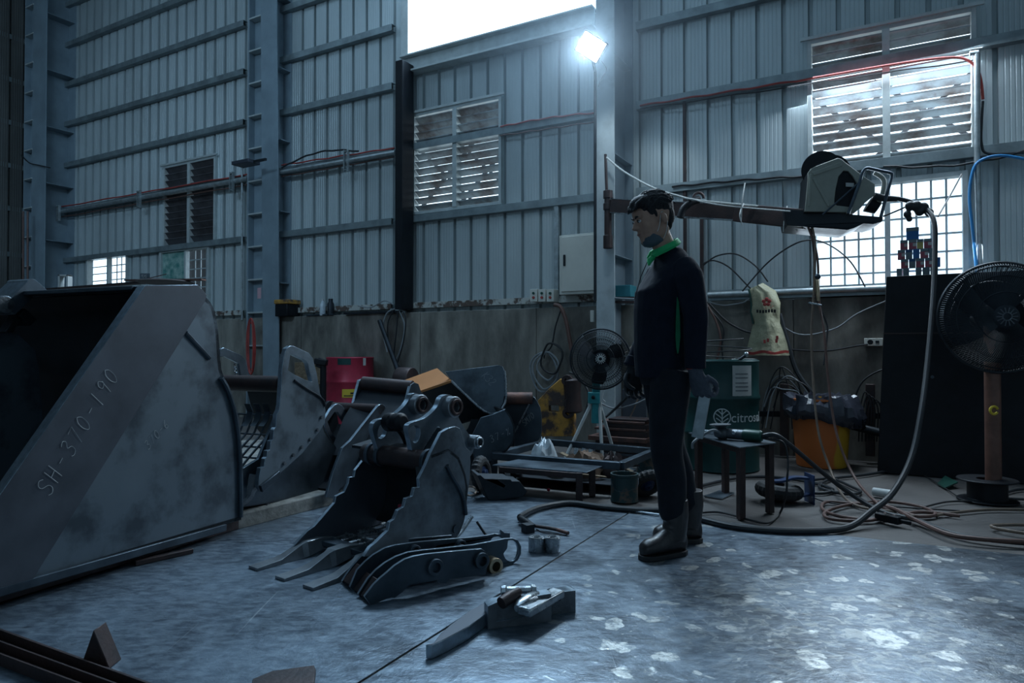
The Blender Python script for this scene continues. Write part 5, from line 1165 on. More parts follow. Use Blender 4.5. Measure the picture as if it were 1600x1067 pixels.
for i, (px, py, Y0, fx, fy) in enumerate(((921, 630, 5.66, 876, 712), (937, 630, 5.66, 942, 714), (938, 628, 5.66, 964, 708))):
    foot = G(fx, fy + (22 if i != 2 else 16)); b = MB(); b.tube([D(px, py, Y0), D(px, py + 6, Y0), foot + Z3 * .012], .014, 10); b.done('leg', 'white_paint', t)
b = MB(); b.tube(spline([D(944, 610, 5.5), D(941, 622, 5.5), D(946, 628, 5.5), D(943, 630, 5.5)], 4), .004, 6); b.done('hook', 'white_paint', t)
fcR = D(1563, 496, 4.3)
t, P = fan('pedestal_fan', 'large black industrial fan on a brown pole, cut by the right edge', fcR, (-.30, -.95, .0), .345, 'brown_pole', 'cast_steel', 'steel_dark', 150, .0034, depth=.2)
pc_ = D(1551, 600, 4.36)
b = MB(); b.cyl((pc_.x, pc_.y, .05), (pc_.x, pc_.y, fcR.z - .05), .045, seg=24); b.done('pole', 'brown_pole', t)['label'] = 'thick rusty brown pole'
q = D(1553, 641, 4.31); b = MB(); b.tube([q + Vector((.024 * math.cos(x), -.002, .024 * math.sin(x))) for x in [(.3 + k * .32) for k in range(18)]], .008, 6); b.done('hook_ring', 'yellow_label', t)
qb = G(1538, 786) + Vector((0, .12, 0)); qb.x = pc_.x - .05; qb.y = pc_.y
qb = Vector((pc_.x - .04, pc_.y, 0))
b = MB(); b.lathe([(0, .0), (.165, 0), (.17, .006), (.165, .012), (.11, .014), (.11, .125), (.165, .128), (.17, .134), (.165, .14), (.06, .14), (.06, .0)], qb, Z3, 36); b.done('reel_base', 'black_paint', t, bevel=.002)
# ================================================================== WELDING BOOM AND WIRE FEEDER
colY = 6.62
t = thing('swing_boom', 'rust-brown swing arm hinged on the tall column, reaching right over the worker', 'boom', D(948, 385, colY))
b = MB(); b.cyl(D(946, 241, colY), D(948, 300, colY), .014, seg=12); b.done('rod', 'rust_dark', t)
b = MB(); b.cyl(D(950, 300, colY), D(950, 388, colY), .035, seg=18); b.done('hinge_post', 'rust_dark', t)
for y0, y1 in ((298, 310), (318, 328), (368, 388)): b = MB(); b.cyl(D(950, y0, colY), D(950, y1, colY), .046, seg=18); b.done('hinge_collar', 'rust_dark', t, bevel=.003)
bA, bB, bC = D(956, 322, colY - .03), D(1165, 333, 5.75), D(1262, 343, 5.3)
b = MB(); b.bar(bA, bB, .07, .13); b.bar(bB - (bB - bA).normalized() * .08, bC, .08, .15); b.done('arm', 'rust_dark', t, bevel=.006)
b = MB(); bd = (bB - bA).normalized(); b.bar(bA + Z3 * .066, bB + Z3 * .066, .075, .006); b.bar(bA - Z3 * .066, bB - Z3 * .066, .075, .006); b.done('flange', 'steel_bright', t)
tr = [D(1225, 326, 5.3), D(1380, 339, 5.05), D(1379, 346, 5.05), D(1365, 350, 5.05), D(1350, 349, 5.08), D(1335, 356, 5.1), D(1325, 359, 5.1), D(1230, 352, 5.3)]
b = MB(); b.plate([tr], Vector((.1, .36, 0))); b.done('tray', 'steel_dark', t, bevel=.003)
b = MB(); q = bA.lerp(bB, .68) + Z3 * .11; b.tube([q + Vector((.045 * math.cos(x), 0, .05 * math.sin(x))) for x in [k * math.pi / 8 for k in range(9)]], .014, 8); b.done('lifting_eye', 'rust_dark', t)
b = MB(); b.tube(spline([D(1063, 340, 5.9), D(1068, 326, 5.9), D(1080, 316, 5.9), D(1092, 311, 5.92)], 4), .032, 12); b.done('bent_handle', 'black_paint', t)
hose([D(948, 246, 6.58), D(975, 268, 6.4), D(1020, 293, 6.1), D(1060, 306, 5.95), D(1085, 312, 5.85), D(1140, 318, 5.72), D(1185, 322, 5.6)], .009, 'rope', 'rope', 'pale rope running from the hinge rod down to the swing arm', 'rope')
hose([D(1085, 312, 5.82), D(1100, 316, 5.8), D(1130, 321, 5.7), D(1160, 324, 5.65), D(1235, 330, 5.25)], .006, 'rope', 'cord', 'thin white cord stretched along the top of the swing arm', 'rope')
for i, (a, c, d, w) in enumerate((((1164, 286), (1160, 312), (1158, 345), 'left, above the arm joint'), ((1162, 318), (1156, 335), (1160, 352), 'wrapped round the arm joint'), ((1230, 322), (1226, 342), (1224, 362), 'left of the wire feeder'), ((1238, 328), (1233, 342), (1245, 360), 'under the feeder tray'))):
    hose([D(*a, 5.5), D(*c, 5.42), D(*d, 5.42)], .005, 'rope', 'cable_tie', 'white cable tie on the swing arm, ' + w, 'cable tie')
# feeder
f3 = crop(1240, 220, 6.667)
PF = Pl(D(1310, 320, 5.12), (.97, -.24)); bk = Vector((.24, .97, 0)) * .34
t = thing('wire_feeder', 'grey five-sided welding wire feeder with carrying frame on the swing arm tray', 'welding feeder', PF(*f3(400, 740)))
ol = [(118, 735), (135, 560), (150, 400), (150, 330), (180, 290), (240, 260), (460, 178), (495, 185), (700, 345), (850, 450), (850, 560), (740, 650), (700, 700), (640, 745)]
hol = [(425, 640), (440, 500), (470, 370), (520, 310), (570, 315), (620, 370), (670, 460), (680, 500), (640, 600), (600, 690), (450, 672)]
b = MB(); b.plate([[PF(*f3(*p)) for p in ol], [PF(*f3(*p)) for p in hol]], bk * .06); b.done('front_panel', 'feeder_grey', t, bevel=.004)
b = MB(); b.plate([[PF(*f3(*p)) + bk * .061 for p in ol]], bk * .95); b.done('housing', 'black_paint', t, bevel=.004)
b = MB(); b.plate([[PF.shift(-.006)(*f3(*p)) for p in [(545, 435), (630, 440), (630, 480), (545, 475)]]], -bk * .0 + bk * .01); b.done('inner_label', 'paper', t)
b = MB(); b.bar(PF.shift(-.004)(*f3(200, 345)), PF.shift(-.004)(*f3(500, 240)), .006, .03); b.bar(PF.shift(-.004)(*f3(210, 390)), PF.shift(-.004)(*f3(370, 680)), .006, .02); b.bar(PF.shift(-.004)(*f3(180, 350)), PF.shift(-.004)(*f3(160, 680)), .008, .018); b.done('pressed_ribs', 'feeder_grey', t, bevel=.002)
b = MB(); rod = [f3(*p) for p in [(300, 770), (440, 650), (670, 445)]]; b.tube([PF.shift(-.03)(*p) for p in rod], .007, 8); b.tube(spline([PF.shift(-.035)(*f3(*p)) for p in [(570, 760), (640, 570), (690, 430), (715, 340), (750, 290), (790, 285)]], 4), .012, 10)
b.tube(spline([PF.shift(-.035)(*f3(*p)) for p in [(790, 285), (900, 310), (1010, 335), (1025, 370), (980, 530), (935, 700), (910, 790)]], 4), .012, 10); b.done('carrying_frame', 'steel', t)
b = MB(); b.tube(spline([PF.shift(.05)(*f3(*p)) for p in [(840, 330), (920, 380), (945, 440), (925, 560), (890, 640)]], 4), .018, 10); b.done('side_handle', 'feeder_grey', t)
sp_c = PF.shift(.16)(*f3(290, 300))
def spool(c, ax, r, nm):
    b = MB(); b.lathe([(r * .35, -.004), (r, -.004), (r, .004), (r * .35, .004), (r * .35, -.004)], c, ax, 40); b.done(nm, 'black_paint', t)
    b = MB(); u = ax.orthogonal().normalized(); w = ax.cross(u)
    for k in range(12): a = k * math.pi / 6; b.tube([c - ax * .006 + (u * math.cos(a) + w * math.sin(a)) * r * q for q in (.4, .97)], .003, 4)
    b.done('spool_ribs', 'steel', t)
axs = Vector((-.35, -.93, 0)).normalized(); spool(sp_c, axs, .145, 'spool_flange'); spool(sp_c + Vector((.12, .10, 0)), axs, .145, 'spool_flange')
b = MB(); b.cyl(sp_c, sp_c + Vector((.12, .10, 0)), .06, seg=24); b.done('spool_core', 'steel', t)
b = MB(); qn = PF.shift(-.0)(*f3(800, 560)); b.tube([PF.shift(.1)(*f3(780, 650)), PF.shift(.1)(*f3(880, 700))], [.07, .05], 18); b.done('torch_socket', 'black_paint', t)
b = MB(); b.tube([PF.shift(.02)(*f3(840, 575)), PF.shift(.02)(*f3(950, 600)), PF.shift(.02)(*f3(1080, 605))], [.028, .026, .02], 14); b.done('hose_sleeve', 'black_hose', t)
# torch hose arcing over and down to the floor: ends in the cutting torch
h1 = [PF.shift(.02)(*f3(1080, 600)), D(1425, 316, 5.0), D(1448, 328, 4.9), D(1460, 348, 4.8), D(1461, 400, 4.7), D(1458, 470, 4.55), D(1450, 560, 4.35), D(1440, 640, 4.15), D(1424, 715, 4.0), D(1395, 770, 3.85), D(1360, 800, 3.75)]
h1 += [G(1330, 822, .02), G(1290, 829, .018), G(1220, 829, .018), G(1150, 823, .018), G(1100, 812, .018), G(1050, 799, .018), G(1000, 797, .018), G(940, 792, .018), G(890, 786, .018), G(848, 792, .02), G(825, 800, .024), G(812, 808, .028)]
hose(h1, .017, 'black_hose', 'welding_hose', 'thick black hose arcing down from the wire feeder and across the floor to the torch', n=7, seg=10)
t = thing('work_glove', 'dark limp glove and tape bundle wrapped round the top of the black hose', 'glove', D(1430, 340, 4.95))
def remesh(v=.004, sm=3):
    def f(o):
        m = o.modifiers.new('r', 'REMESH'); m.mode = 'VOXEL'; m.voxel_size = v; m.use_smooth_shade = True
        if sm: s_ = o.modifiers.new('s', 'SMOOTH'); s_.iterations = sm; s_.factor = .5
    return f
b = MB(); 
for p, r_ in (((1422, 322), .035), ((1432, 322), .04), ((1443, 324), .038), ((1452, 332), .032), ((1418, 335), .028), ((1421, 342), .022), ((1437, 330), .035)): b.ell(D(*p, 4.92), r_, r_ * .9, r_)
b.done('glove', 'black_hose', t, mods=remesh(.006, 2))
hose([f_ for f_ in (D(1380, 338, 5.0), D(1400, 330, 4.98), D(1420, 321, 4.95))], .006, 'black_cable', 'cable', 'short dark stay between the tray and the glove bundle', 'cable')
hose([D(1503, 272, 5.2), D(1485, 305, 5.1), D(1466, 338, 4.9)], .006, 'black_cable', 'support_wire', 'straight dark wire holding up the black hose from the upper right', 'wire')
# hanging pair of gas hoses
hose([D(1268, 350, 5.25), D(1274, 385, 5.2), D(1272, 450, 5.2), D(1268, 520, 5.15), D(1271, 600, 5.05), D(1280, 680, 4.9), D(1300, 740, 4.75), G(1318, 775, .03), G(1345, 792, .012), G(1400, 800, .012)], .0085, 'tan_hose', 'gas_hose', 'left brown gas hose hanging from the swing arm to the floor')
hose([D(1262, 352, 5.25), D(1277, 400, 5.2), D(1280, 470, 5.2), D(1288, 520, 5.1), D(1295, 600, 5.0), D(1308, 680, 4.85), D(1335, 745, 4.65), G(1372, 787, .03), G(1400, 800, .012)], .009, 'brown_hose', 'gas_hose', 'right reddish gas hose hanging from the swing arm to the floor')
hose([D(1267, 356, 5.3), D(1272, 400, 5.3), D(1273, 455, 5.3), D(1290, 500, 5.3), D(1293, 520, 5.28), D(1287, 570, 5.2)], .007, 'black_cable', 'cable', 'black cable tangled with the hanging gas hoses', 'cable')
t = thing('torch_valve', 'small brass valve and clamp on the hanging gas hoses', 'valve', D(1275, 470, 5.18))
b = MB(); b.tube([D(1276, 432, 5.17), D(1277, 448, 5.17), D(1279, 470, 5.17)], [.012, .016, .012], 10); b.done('valve_body', 'brass', t)
b = MB(); b.ell(D(1278, 432, 5.15), .022, .022, .022); b.done('valve_knob', 'steel', t)
b = MB(); b.bar(D(1264, 473, 5.15), D(1283, 477, 5.15), .03, .012); b.done('clamp', 'steel_bright', t, bevel=.002)
# ================================================================== HOSES ON THE FLOOR (right)
def gcurve(L, z=.012): return [G(x, y, z) for x, y in L]
hose(gcurve([(1500, 806), (1440, 800), (1400, 806), (1360, 812), (1310, 806), (1285, 795), (1292, 784), (1330, 786), (1390, 784), (1440, 792), (1462, 804), (1430, 806), (1380, 790), (1330, 788), (1290, 800), (1300, 811), (1360, 813), (1385, 802)], .014), .010, 'brown_hose', 'gas_hose', 'red-brown hose lying in flat loops on the floor left of the fan base')
hose(gcurve([(1372, 788), (1400, 796), (1430, 812), (1480, 834), (1530, 842), (1600, 846), (1660, 846)], .03), .012, 'brown_hose', 'gas_hose', 'red-brown hose running from the loops out past the right edge')
hose(gcurve([(1400, 806), (1450, 806), (1500, 800), (1550, 796), (1620, 797), (1680, 800)], .012), .009, 'tan_hose', 'gas_hose', 'pale tan hose running right in front of the fan base')
hose(gcurve([(1660, 822), (1600, 820), (1552, 821), (1560, 826), (1610, 834), (1680, 838)], .02), .009, 'tan_hose', 'gas_hose', 'tan hose folded back on itself at the right edge')
hose(gcurve([(1690, 770), (1600, 764), (1560, 777), (1600, 780), (1690, 784)], .012), .009, 'black_hose', 'air_hose', 'black hose behind the fan base at the right edge')
hose(gcurve([(1095, 759), (1150, 747), (1200, 745), (1260, 752), (1300, 764), (1290, 770), (1262, 770)], .012), .012, 'black_hose', 'air_hose', 'black hose passing under the small steel bench to the caster')
hose(gcurve([(1268, 750), (1300, 748), (1330, 760), (1345, 768), (1330, 772), (1300, 768), (1280, 760), (1300, 748), (1350, 742), (1400, 734)], .014), .011, 'black_hose', 'air_hose', 'black hose looped in front of the trash bin')
hose(gcurve([(1268, 776), (1290, 784), (1330, 790), (1400, 792), (1450, 795), (1500, 798)], .008), .005, 'black_cable', 'cable', 'thin black cable from the caster towards the fan base', 'cable')
hose(gcurve([(1440, 740), (1470, 758), (1500, 778)], .008), .004, 'black_cable', 'cable', 'thin cable crossing the brown floor in front of the black cabinet', 'cable')
hose(gcurve([(1445, 792), (1480, 784), (1520, 783)], .012), .006, 'black_cable', 'cable', 'short dark cable end with clamp left of the fan base', 'cable')
b = MB(); b.tube([G(1365, 768, .03), G(1392, 772, .03)], .028, 14); one(b, 'pipe_offcut', 'white_paint', 'short pale pipe offcut on the floor right of the hoses', 'pipe')
b = MB(); q1, q2 = G(1370, 806, .03), G(1407, 814, .03); b.bar(q1, q2, .045, .04); b.bar(q2, G(1424, 818, .025), .02, .02); one(b, 'electrode_holder', 'black_paint', 'black welding electrode holder lying among the hose loops', 'tool', bevel=.004)
b = MB(); b.plate([[G(1465, 757, .004), G(1477, 745, .03), G(1497, 755, .03), G(1477, 764, .004)]], (0, 0, .01)); one(b, 'dustpan', 'green_paint', 'small dark green tilted plate on the floor before the cabinet', 'plate')
b = MB(); b.plate([[G(1100, 776), G(1125, 767), G(1148, 771), G(1128, 780)]], (0, 0, .006)); one(b, 'steel_offcut', 'steel', 'thin flat offcut on the floor under the small bench', 'steel piece')
b = MB(); b.tube(spline(gcurve([(985, 798), (1000, 800), (1030, 804)], .01), 4), .007, 6); one(b, 'rope', 'steel_bright', 'short braided rope along the plate edge left of the worker', 'rope')
# ================================================================== SACK, WALL CABLES, ELECTRICS
PS = NW * 6.58
def SW(px, py, n=6.58): return PP(px, py, NW * n, NW)
cs_ = crop(1000, 380, 4.85)
L = [(825, 350), (838, 400), (845, 470), (842, 520), (850, 570), (858, 610), (840, 680), (820, 760), (800, 850)]; Rr = [(930, 300), (1030, 360), (1065, 450), (1062, 510), (1060, 560), (1062, 605), (1090, 680), (1115, 760), (1135, 850)]
front = []; back = []
for i, (a, c) in enumerate(zip(L, Rr)):
    fr = []; bk_ = []
    for k in range(13):
        f = k / 12; x = a[0] + (c[0] - a[0]) * f; y = a[1] + (c[1] - a[1]) * f
        bul = math.sin(math.pi * f) * .10 * (.6 + .4 * (i / 8)) + .035 * noise.noise(Vector((x * .018, y * .022, 3))) + .02 * noise.noise(Vector((x * .05, y * .06, 7)))
        fr.append(SW(*cs_(x, y), 6.56 - bul)); bk_.append(SW(*cs_(x, y), 6.585))
    front.append(fr + bk_[::-1])
t = thing('sack', 'crumpled yellowish woven sack with red print hanging on the right wall', 'sack', SW(1200, 556))
b = MB(); b.loft(front); b.done('sack_body', 'sack', t, angle=60)
b = MB(); rows = [];
for i, y in enumerate((818, 838)):
    rows.append([SW(*cs_(806 + (1128 - 806) * k / 12, y + 8 * math.sin(k)), 6.55 - math.sin(math.pi * k / 12) * .11 - .02) for k in range(13)])
b.loft([r_ + [p + NW * .004 for p in r_[::-1]] for r_ in rows]); b.done('red_band', 'red_hose', t)
for (x, y, r_) in ((960, 445, .045), (950, 495, .012), (985, 490, .012), (1000, 480, .012)):
    b = MB(); q = SW(*cs_(x, y), 6.44); u_ = RW; 
    for k in range(5 if r_ > .02 else 1):
        a = k * math.pi * 2 / 5 + .3; b.ell(q + (RW * math.cos(a) + Z3 * math.sin(a)) * r_ * .55, r_ * .38, .004, r_ * .38, RW, NW, Z3)
    b.done('printed_flower', 'red_hose', t)
b = MB()
for k in range(7): q = SW(*cs_(890 + k * 22, 515 + 3 * math.sin(k)), 6.44); b.obox(q, RW * .008, NW * .002, Z3 * .014)
b.done('printed_letters', 'black_paint', t)
b = MB()
for x, y in ((945, 745), (970, 735), (1035, 740), (1040, 715)): q = SW(*cs_(x, y), 6.42); b.obox(q, RW * .010, NW * .002, Z3 * .016)
b.done('printed_letters', 'red_hose', t)
b = MB(); b.tube([SW(*cs_(*p), 6.55) for p in L[:6]], .009, 6); b.done('green_edge', 'green_paint', t)
def wc_(pts, r, m, name, lab, cat='cable', n_=6.68, n=7): return hose([SW(x, y, n_) for x, y in pts], r, m, name, lab, cat, n)
wc_([(1098, 415), (1120, 400), (1150, 397), (1180, 415), (1200, 440)], .007, 'black_cable', 'cable', 'thin black cable arch right of the worker, upper one')
wc_([(1098, 412), (1115, 407), (1140, 418), (1170, 448), (1190, 465)], .007, 'black_cable', 'cable', 'thin black cable arch right of the worker, lower one')
wc_([(1160, 455), (1200, 410), (1240, 382), (1270, 375), (1300, 385), (1330, 410), (1352, 448)], .007, 'black_cable', 'cable', 'big thin cable arch behind the hanging hoses, crossing the window corner', n_=6.5)
wc_([(1100, 470), (1130, 477), (1160, 473), (1180, 470), (1240, 520), (1300, 515), (1340, 490), (1385, 470)], .007, 'grey_cable', 'cable', 'grey cable sagging along the right concrete wall', n_=6.66)
wc_([(1180, 535), (1230, 545), (1290, 548), (1340, 540), (1356, 538)], .008, 'black_cable', 'cable', 'black cable running along the wall to the socket', n_=6.67)
wc_([(1104, 475), (1118, 500), (1126, 530), (1120, 562)], .012, 'brown_hose', 'cable', 'brown cable bundle dropping down behind the worker', n_=6.62)
wc_([(1104, 478), (1130, 510), (1128, 540), (1130, 562)], .008, 'black_cable', 'cable', 'black cable dropping behind the green drum', n_=6.62)
wc_([(1108, 474), (1140, 505), (1180, 520), (1215, 500)], .010, 'black_cable', 'cable', 'black cable swinging behind the hanging sack', n_=6.64)
wc_([(1218, 490), (1232, 540), (1245, 580), (1270, 615), (1290, 640)], .022, 'black_hose', 'air_hose', 'thick black hose hanging down the wall behind the trash bin', 'hose', n_=6.6)
wc_([(1330, 640), (1345, 600), (1372, 580), (1400, 575)], .008, 'black_cable', 'cable', 'cable rising from the bin to the black cabinet', n_=6.5)
random.seed(21)
for k in range(9):   # tangle by the drum
    a, c = 1190 + random.uniform(-4, 20), 1250 + random.uniform(-15, 20); y0 = random.uniform(600, 650); tp = random.uniform(572, 610)
    wc_([(a, y0 + 30), (a + 12, (y0 + tp) / 2), ((a + c) / 2, tp), (c - 5, (y0 + tp) / 2 + 6), (c, y0 + 30)], .006, random.choice(['black_cable', 'grey_cable', 'black_hose']), 'cable', 'looped cable of the tangle between green drum and trash bin', n_=6.5 + .1 * random.random()) ['group'] = 'tangled wall cables'
for k in range(5):
    a = 1342 + 5 * k; wc_([(a, 690), (a + 2, 640), (a + 10, 612 + 4 * k), (a + 20, 640), (a + 18, 690)], .006, 'black_cable', 'cable', 'looped cable of the tangle between trash bin and black cabinet', n_=6.45 + .02 * k)['group'] = 'cables beside the cabinet'
# low pipes at the wall foot
b = MB(); b.bar(SW(1180, 646, 6.6), SW(1400, 650, 6.6), .05, .05); one(b, 'wall_pipe', 'black_paint', 'dark horizontal bar low on the wall behind the trash bin', 'bar', bevel=.004)
b = MB(); b.tube([SW(1310, 660, 6.4), SW(1400, 682, 6.4)], .035, 12); one(b, 'steel_pipe', 'steel_dark', 'dark slanted pipe between trash bin and black cabinet', 'pipe')
for px in (1226, 1360): b = MB(); b.bar(SW(px, 600, 6.55), SW(px, 712, 6.55), .07, .07, up=NW); one(b, 'wall_bracket', 'rust_dark', 'dark upright steel strut at the wall foot, ' + ('right of the green drum' if px < 1300 else 'left of the black cabinet'), 'strut', bevel=.004)
# socket
t = thing('wall_socket', 'cream double wall socket with one plug on the right concrete wall', 'socket', SW(1364, 536, 6.7))
b = MB(); q = SW(1365, 534.5, 6.69); b.obox(q, RW * .072, NW * .018, Z3 * .034); b.done('box', 'cream_box', t, bevel=.004)
b = MB(); q = SW(1360, 534.5, 6.66); b.cyl(q, q - NW * .03, .022, seg=16); b.done('plug', 'black_paint', t, bevel=.002)
b = MB(); q = SW(1371, 534, 6.672); b.obox(q, RW * .014, NW * .004, Z3 * .010); b.done('outlet', 'steel_dark', t)
# electrical cabinet
t = thing('electrical_cabinet', 'cream metal electrical cabinet on the wall left of the tall column', 'cabinet', SW(900, 460, 6.75))
b = MB(); ra, za = WP(874, 368, 6.62); rb_, zb = WP(932, 458, 6.62); b = MB(MW); b.box(ra, rb_, -.23, -.06, zb, za); b.done('body', 'cream_box', t, bevel=.004)
b = MB(MW); b.box(ra + .03, rb_ - .005, -.245, -.23, zb + .03, za - .02); dd_ = b.done('door', 'cream_box', t, bevel=.004)
b = MB(MW); hx = WP(882, 413, 6.6)[0]; b.box(hx - .012, hx + .012, -.26, -.245, 1.86, 1.98); b.done('door_handle', 'steel_dark', dd_, bevel=.004)
# switches
for i, px in enumerate((834, 847, 860)):
    ra, za = WP(px - 6, 452, 6.62); rb_, zb = WP(px + 6, 471, 6.62)
    t = thing('switch_box', 'grey motor switch box with green and red buttons, %s of the row of three' % ('leftmost', 'middle one', 'rightmost')[i], 'switch box', wr((ra + rb_) / 2, 6.62, zb), group='motor switch boxes')
    b = MB(MW); b.box(ra, rb_ - .006, -.23, -.10, zb, za); b.done('box', 'cream_box', t, bevel=.003)
    for z_, m_ in ((za - .045, 'green_paint'), (zb + .045, 'red_hose')): b = MB(); q = wr((ra + rb_) / 2, 6.62, z_); b.cyl(q, q - NW * .015, .014, seg=12); b.done('button', m_, t)
# red hose along the wall and blue hose at right
def rail_cable(px0, y0, px1, y1, dn, m, r, lab, sag=.0, cat='cable'):
    a, c = SW(px0, y0, dn), SW(px1, y1, dn); L_ = [a.lerp(c, k / 12) + Z3 * (-sag * math.sin(math.pi * k / 12) + .006 * math.sin(k * 2.1)) for k in range(13)]
    return hose(L_, r, m, 'wall_cable', lab, cat, 3)
rail_cable(1000, 165, 1270, 122, 6.74, 'red_hose', .010, 'red cable along the upper girt of the right bay, left part')
hose([SW(x, y, 6.70) for x, y in ((1270, 122), (1400, 100), (1480, 90), (1512, 94), (1530, 115), (1536, 155))], .012, 'red_hose', 'wall_cable', 'red hose bending down beside the large vent', 'cable')
hose([SW(x, y, 6.70) for x, y in ((1536, 158), (1534, 190), (1534, 225), (1545, 240), (1600, 238))], .010, 'black_hose', 'wall_cable', 'black hose hanging beside the large vent', 'cable')
hose([SW(x, y, 6.66) for x, y in ((1660, 262), (1600, 248), (1560, 243), (1530, 252), (1519, 272), (1515, 310), (1520, 360), (1527, 430), (1530, 470))], .012, 'blue_hose', 'air_hose', 'bright blue air hose curving down behind the right fan')
b = MB(); b.tube([SW(1527, 84, 6.68), SW(1527, 250, 6.68), SW(1533, 470, 6.68)], .022, 12); b.tube([SW(1515, 84, 6.68), SW(1529, 82, 6.68)], .02, 10); one(b, 'conduit', 'galvanised', 'vertical galvanised conduit beside the large vent', 'conduit')
rail_cable(1000, 170, 1520, 94, 6.72, 'black_cable', .006, 'black cable along the upper girt of the right bay')
rail_cable(1050, 292, 1258, 275, 6.74, 'black_cable', .010, 'black cable on the middle girt behind the swing arm', -.01)
rail_cable(1380, 260, 1660, 218, 6.70, 'black_cable', .010, 'black cable under the large vent towards the right edge', .08)
rail_cable(782, 198, 931, 176, 6.74, 'red_hose', .010, 'red cable on the girt right of the middle vent', -.02)
rail_cable(782, 212, 931, 190, 6.74, 'brown_hose', .008, 'brown cable under the girt right of the middle vent')
rail_cable(440, 258, 616, 231, 6.72, 'red_hose', .010, 'red cable on the girt of the second bay, upper', .0)
rail_cable(440, 262, 560, 236, 6.66, 'black_cable', .012, 'black cable bowed above the girt of the second bay', -.10)
rail_cable(440, 276, 616, 245, 6.72, 'brown_hose', .008, 'brown cable under the girt of the second bay')
rail_cable(80, 326, 388, 272, 6.74, 'red_hose', .012, 'red cable on the girt of the left bay')
rail_cable(80, 342, 388, 288, 6.74, 'brown_hose', .010, 'brown cable under the girt of the left bay')
b = MB(); b.tube([SW(76, 334, 6.68), SW(388, 279, 6.68)], .035, 10); one(b, 'conduit', 'galvanised', 'long galvanised conduit on the left bay girt', 'conduit')
b = MB(); b.tube([SW(440, 269, 6.68), SW(618, 238, 6.68)], .03, 10); one(b, 'conduit', 'galvanised', 'long galvanised conduit on the second bay girt', 'conduit')
for i, (px, py) in enumerate(((91, 333), (217, 311), (362, 284), (541, 251))):
    b = MB(); q = SW(px, py, 6.64); b.obox(q - RW * .03, RW * .006, NW * .02, Z3 * .14); b.obox(q + RW * .03, RW * .006, NW * .02, Z3 * .14); b.obox(q + Z3 * .12, RW * .03, NW * .02, Z3 * .006); b.obox(q - Z3 * .12, RW * .03, NW * .02, Z3 * .006)
    one(b, 'conduit_bracket', 'galvanised', 'galvanised bracket clamping the long conduit, ' + ('nearest the corner column', 'above the small sliding window', 'left of the tapered column', 'in the second bay')[i], 'bracket', group='conduit brackets')
# coil of cables on the wall
t = thing('cable_coil', 'coils of grey cable hung on the concrete wall left of the left fan', 'cable coil', SW(850, 610, 6.6))
for i, (cx, cy_, rx, ry) in enumerate(((850, 581, 21, 31), (852, 579, 18, 29), (856, 572, 15, 22), (862, 560, 16, 24))):
    b = MB(); b.tube([SW(cx + rx * math.cos(a) + 2 * math.sin(3 * a + i), cy_ + ry * math.sin(a), 6.62 - .015 * i) for a in [2 * math.pi * k / 30 for k in range(30)]], .011, 6, closed=True); b.done('loop', 'grey_cable' if i < 3 else 'black_cable', t)
hose([SW(x, y, 6.58) for x, y in ((866, 476), (876, 480), (884, 500), (890, 530), (893, 548))], .022, 'brown_hose', 'hose', 'thick brown hose drooping from the wall top above the left fan')
hose([SW(x, y, 6.60) for x, y in ((878, 480), (868, 510), (862, 540), (852, 552), (850, 560))], .008, 'black_cable', 'cable', 'black cable running from the wall top to the cable coil', 'cable')
b = MB(); q = SW(926, 494, 6.55); b.obox(q, RW * .02, NW * .02, Z3 * .06); one(b, 'junction_box', 'cream_box', 'small pale box on the left side of the tall column', 'box', bevel=.003)
# bundle under the black post
t = thing('cable_bundle', 'bundle of dark cables hanging over the wall top below the black post', 'cable bundle', SW(625, 560, 6.6))
for i, L_ in enumerate(([(612, 482), (600, 500), (602, 530), (612, 560)], [(616, 484), (606, 505), (608, 540), (620, 575)], [(624, 486), (632, 510), (626, 545), (617, 565)], [(622, 486), (619, 520), (616, 560), (630, 578)], [(618, 482), (604, 490), (598, 515), (605, 550)], [(628, 484), (634, 500), (630, 535), (620, 570)])):
    b = MB(); b.tube(spline([SW(x, y, 6.60 - .01 * i) for x, y in L_], 5), .009, 6); b.done('strand', 'black_cable' if i % 2 else 'grey_cable', t)
b = MB(); b.tube([SW(593, 501, 6.5), SW(622, 580, 6.35)], .028, 12); one(b, 'steel_pipe', 'steel_dark', 'dark pipe leaning on the concrete wall right of the red drum', 'pipe')
hose([SW(x, y, 6.60) for x, y in ((560, 478), (580, 480), (600, 470), (615, 476))], .008, 'grey_cable', 'cable', 'pale cable end curling on the wall top beside the black post', 'cable')
# round housing behind the cross tube
t = thing('motor_housing', 'dark rounded motor housing behind the wide bucket, right of the red drum', 'machine part', D(633, 605, 6.5))
b = MB(); c = D(634, 594, 6.6); b.lathe([(0, -.08), (.12, -.08), (.125, -.07), (.125, .07), (.12, .08), (0, .08)], c, (.9, -.4, 0), 28); b.obox(c - Z3 * .5, (.1, 0, 0), (0, .07, 0), (0, 0, .45)); b.done('housing', 'rust_dark', t, bevel=.004)
b = MB(); q0_, q1_ = D(588, 598, 6.9), D(660, 604, 6.9); b.plate([[Vector((q0_.x, 6.9, .0)), Vector((q1_.x, 6.9, 0)), Vector((q1_.x, 6.9, q1_.z)), Vector((q0_.x, 6.9, q0_.z))]], (0, .3, 0)); one(b, 'storage_crate', 'rust', 'low rusty crate behind the round motor housing', 'crate', bevel=.004)
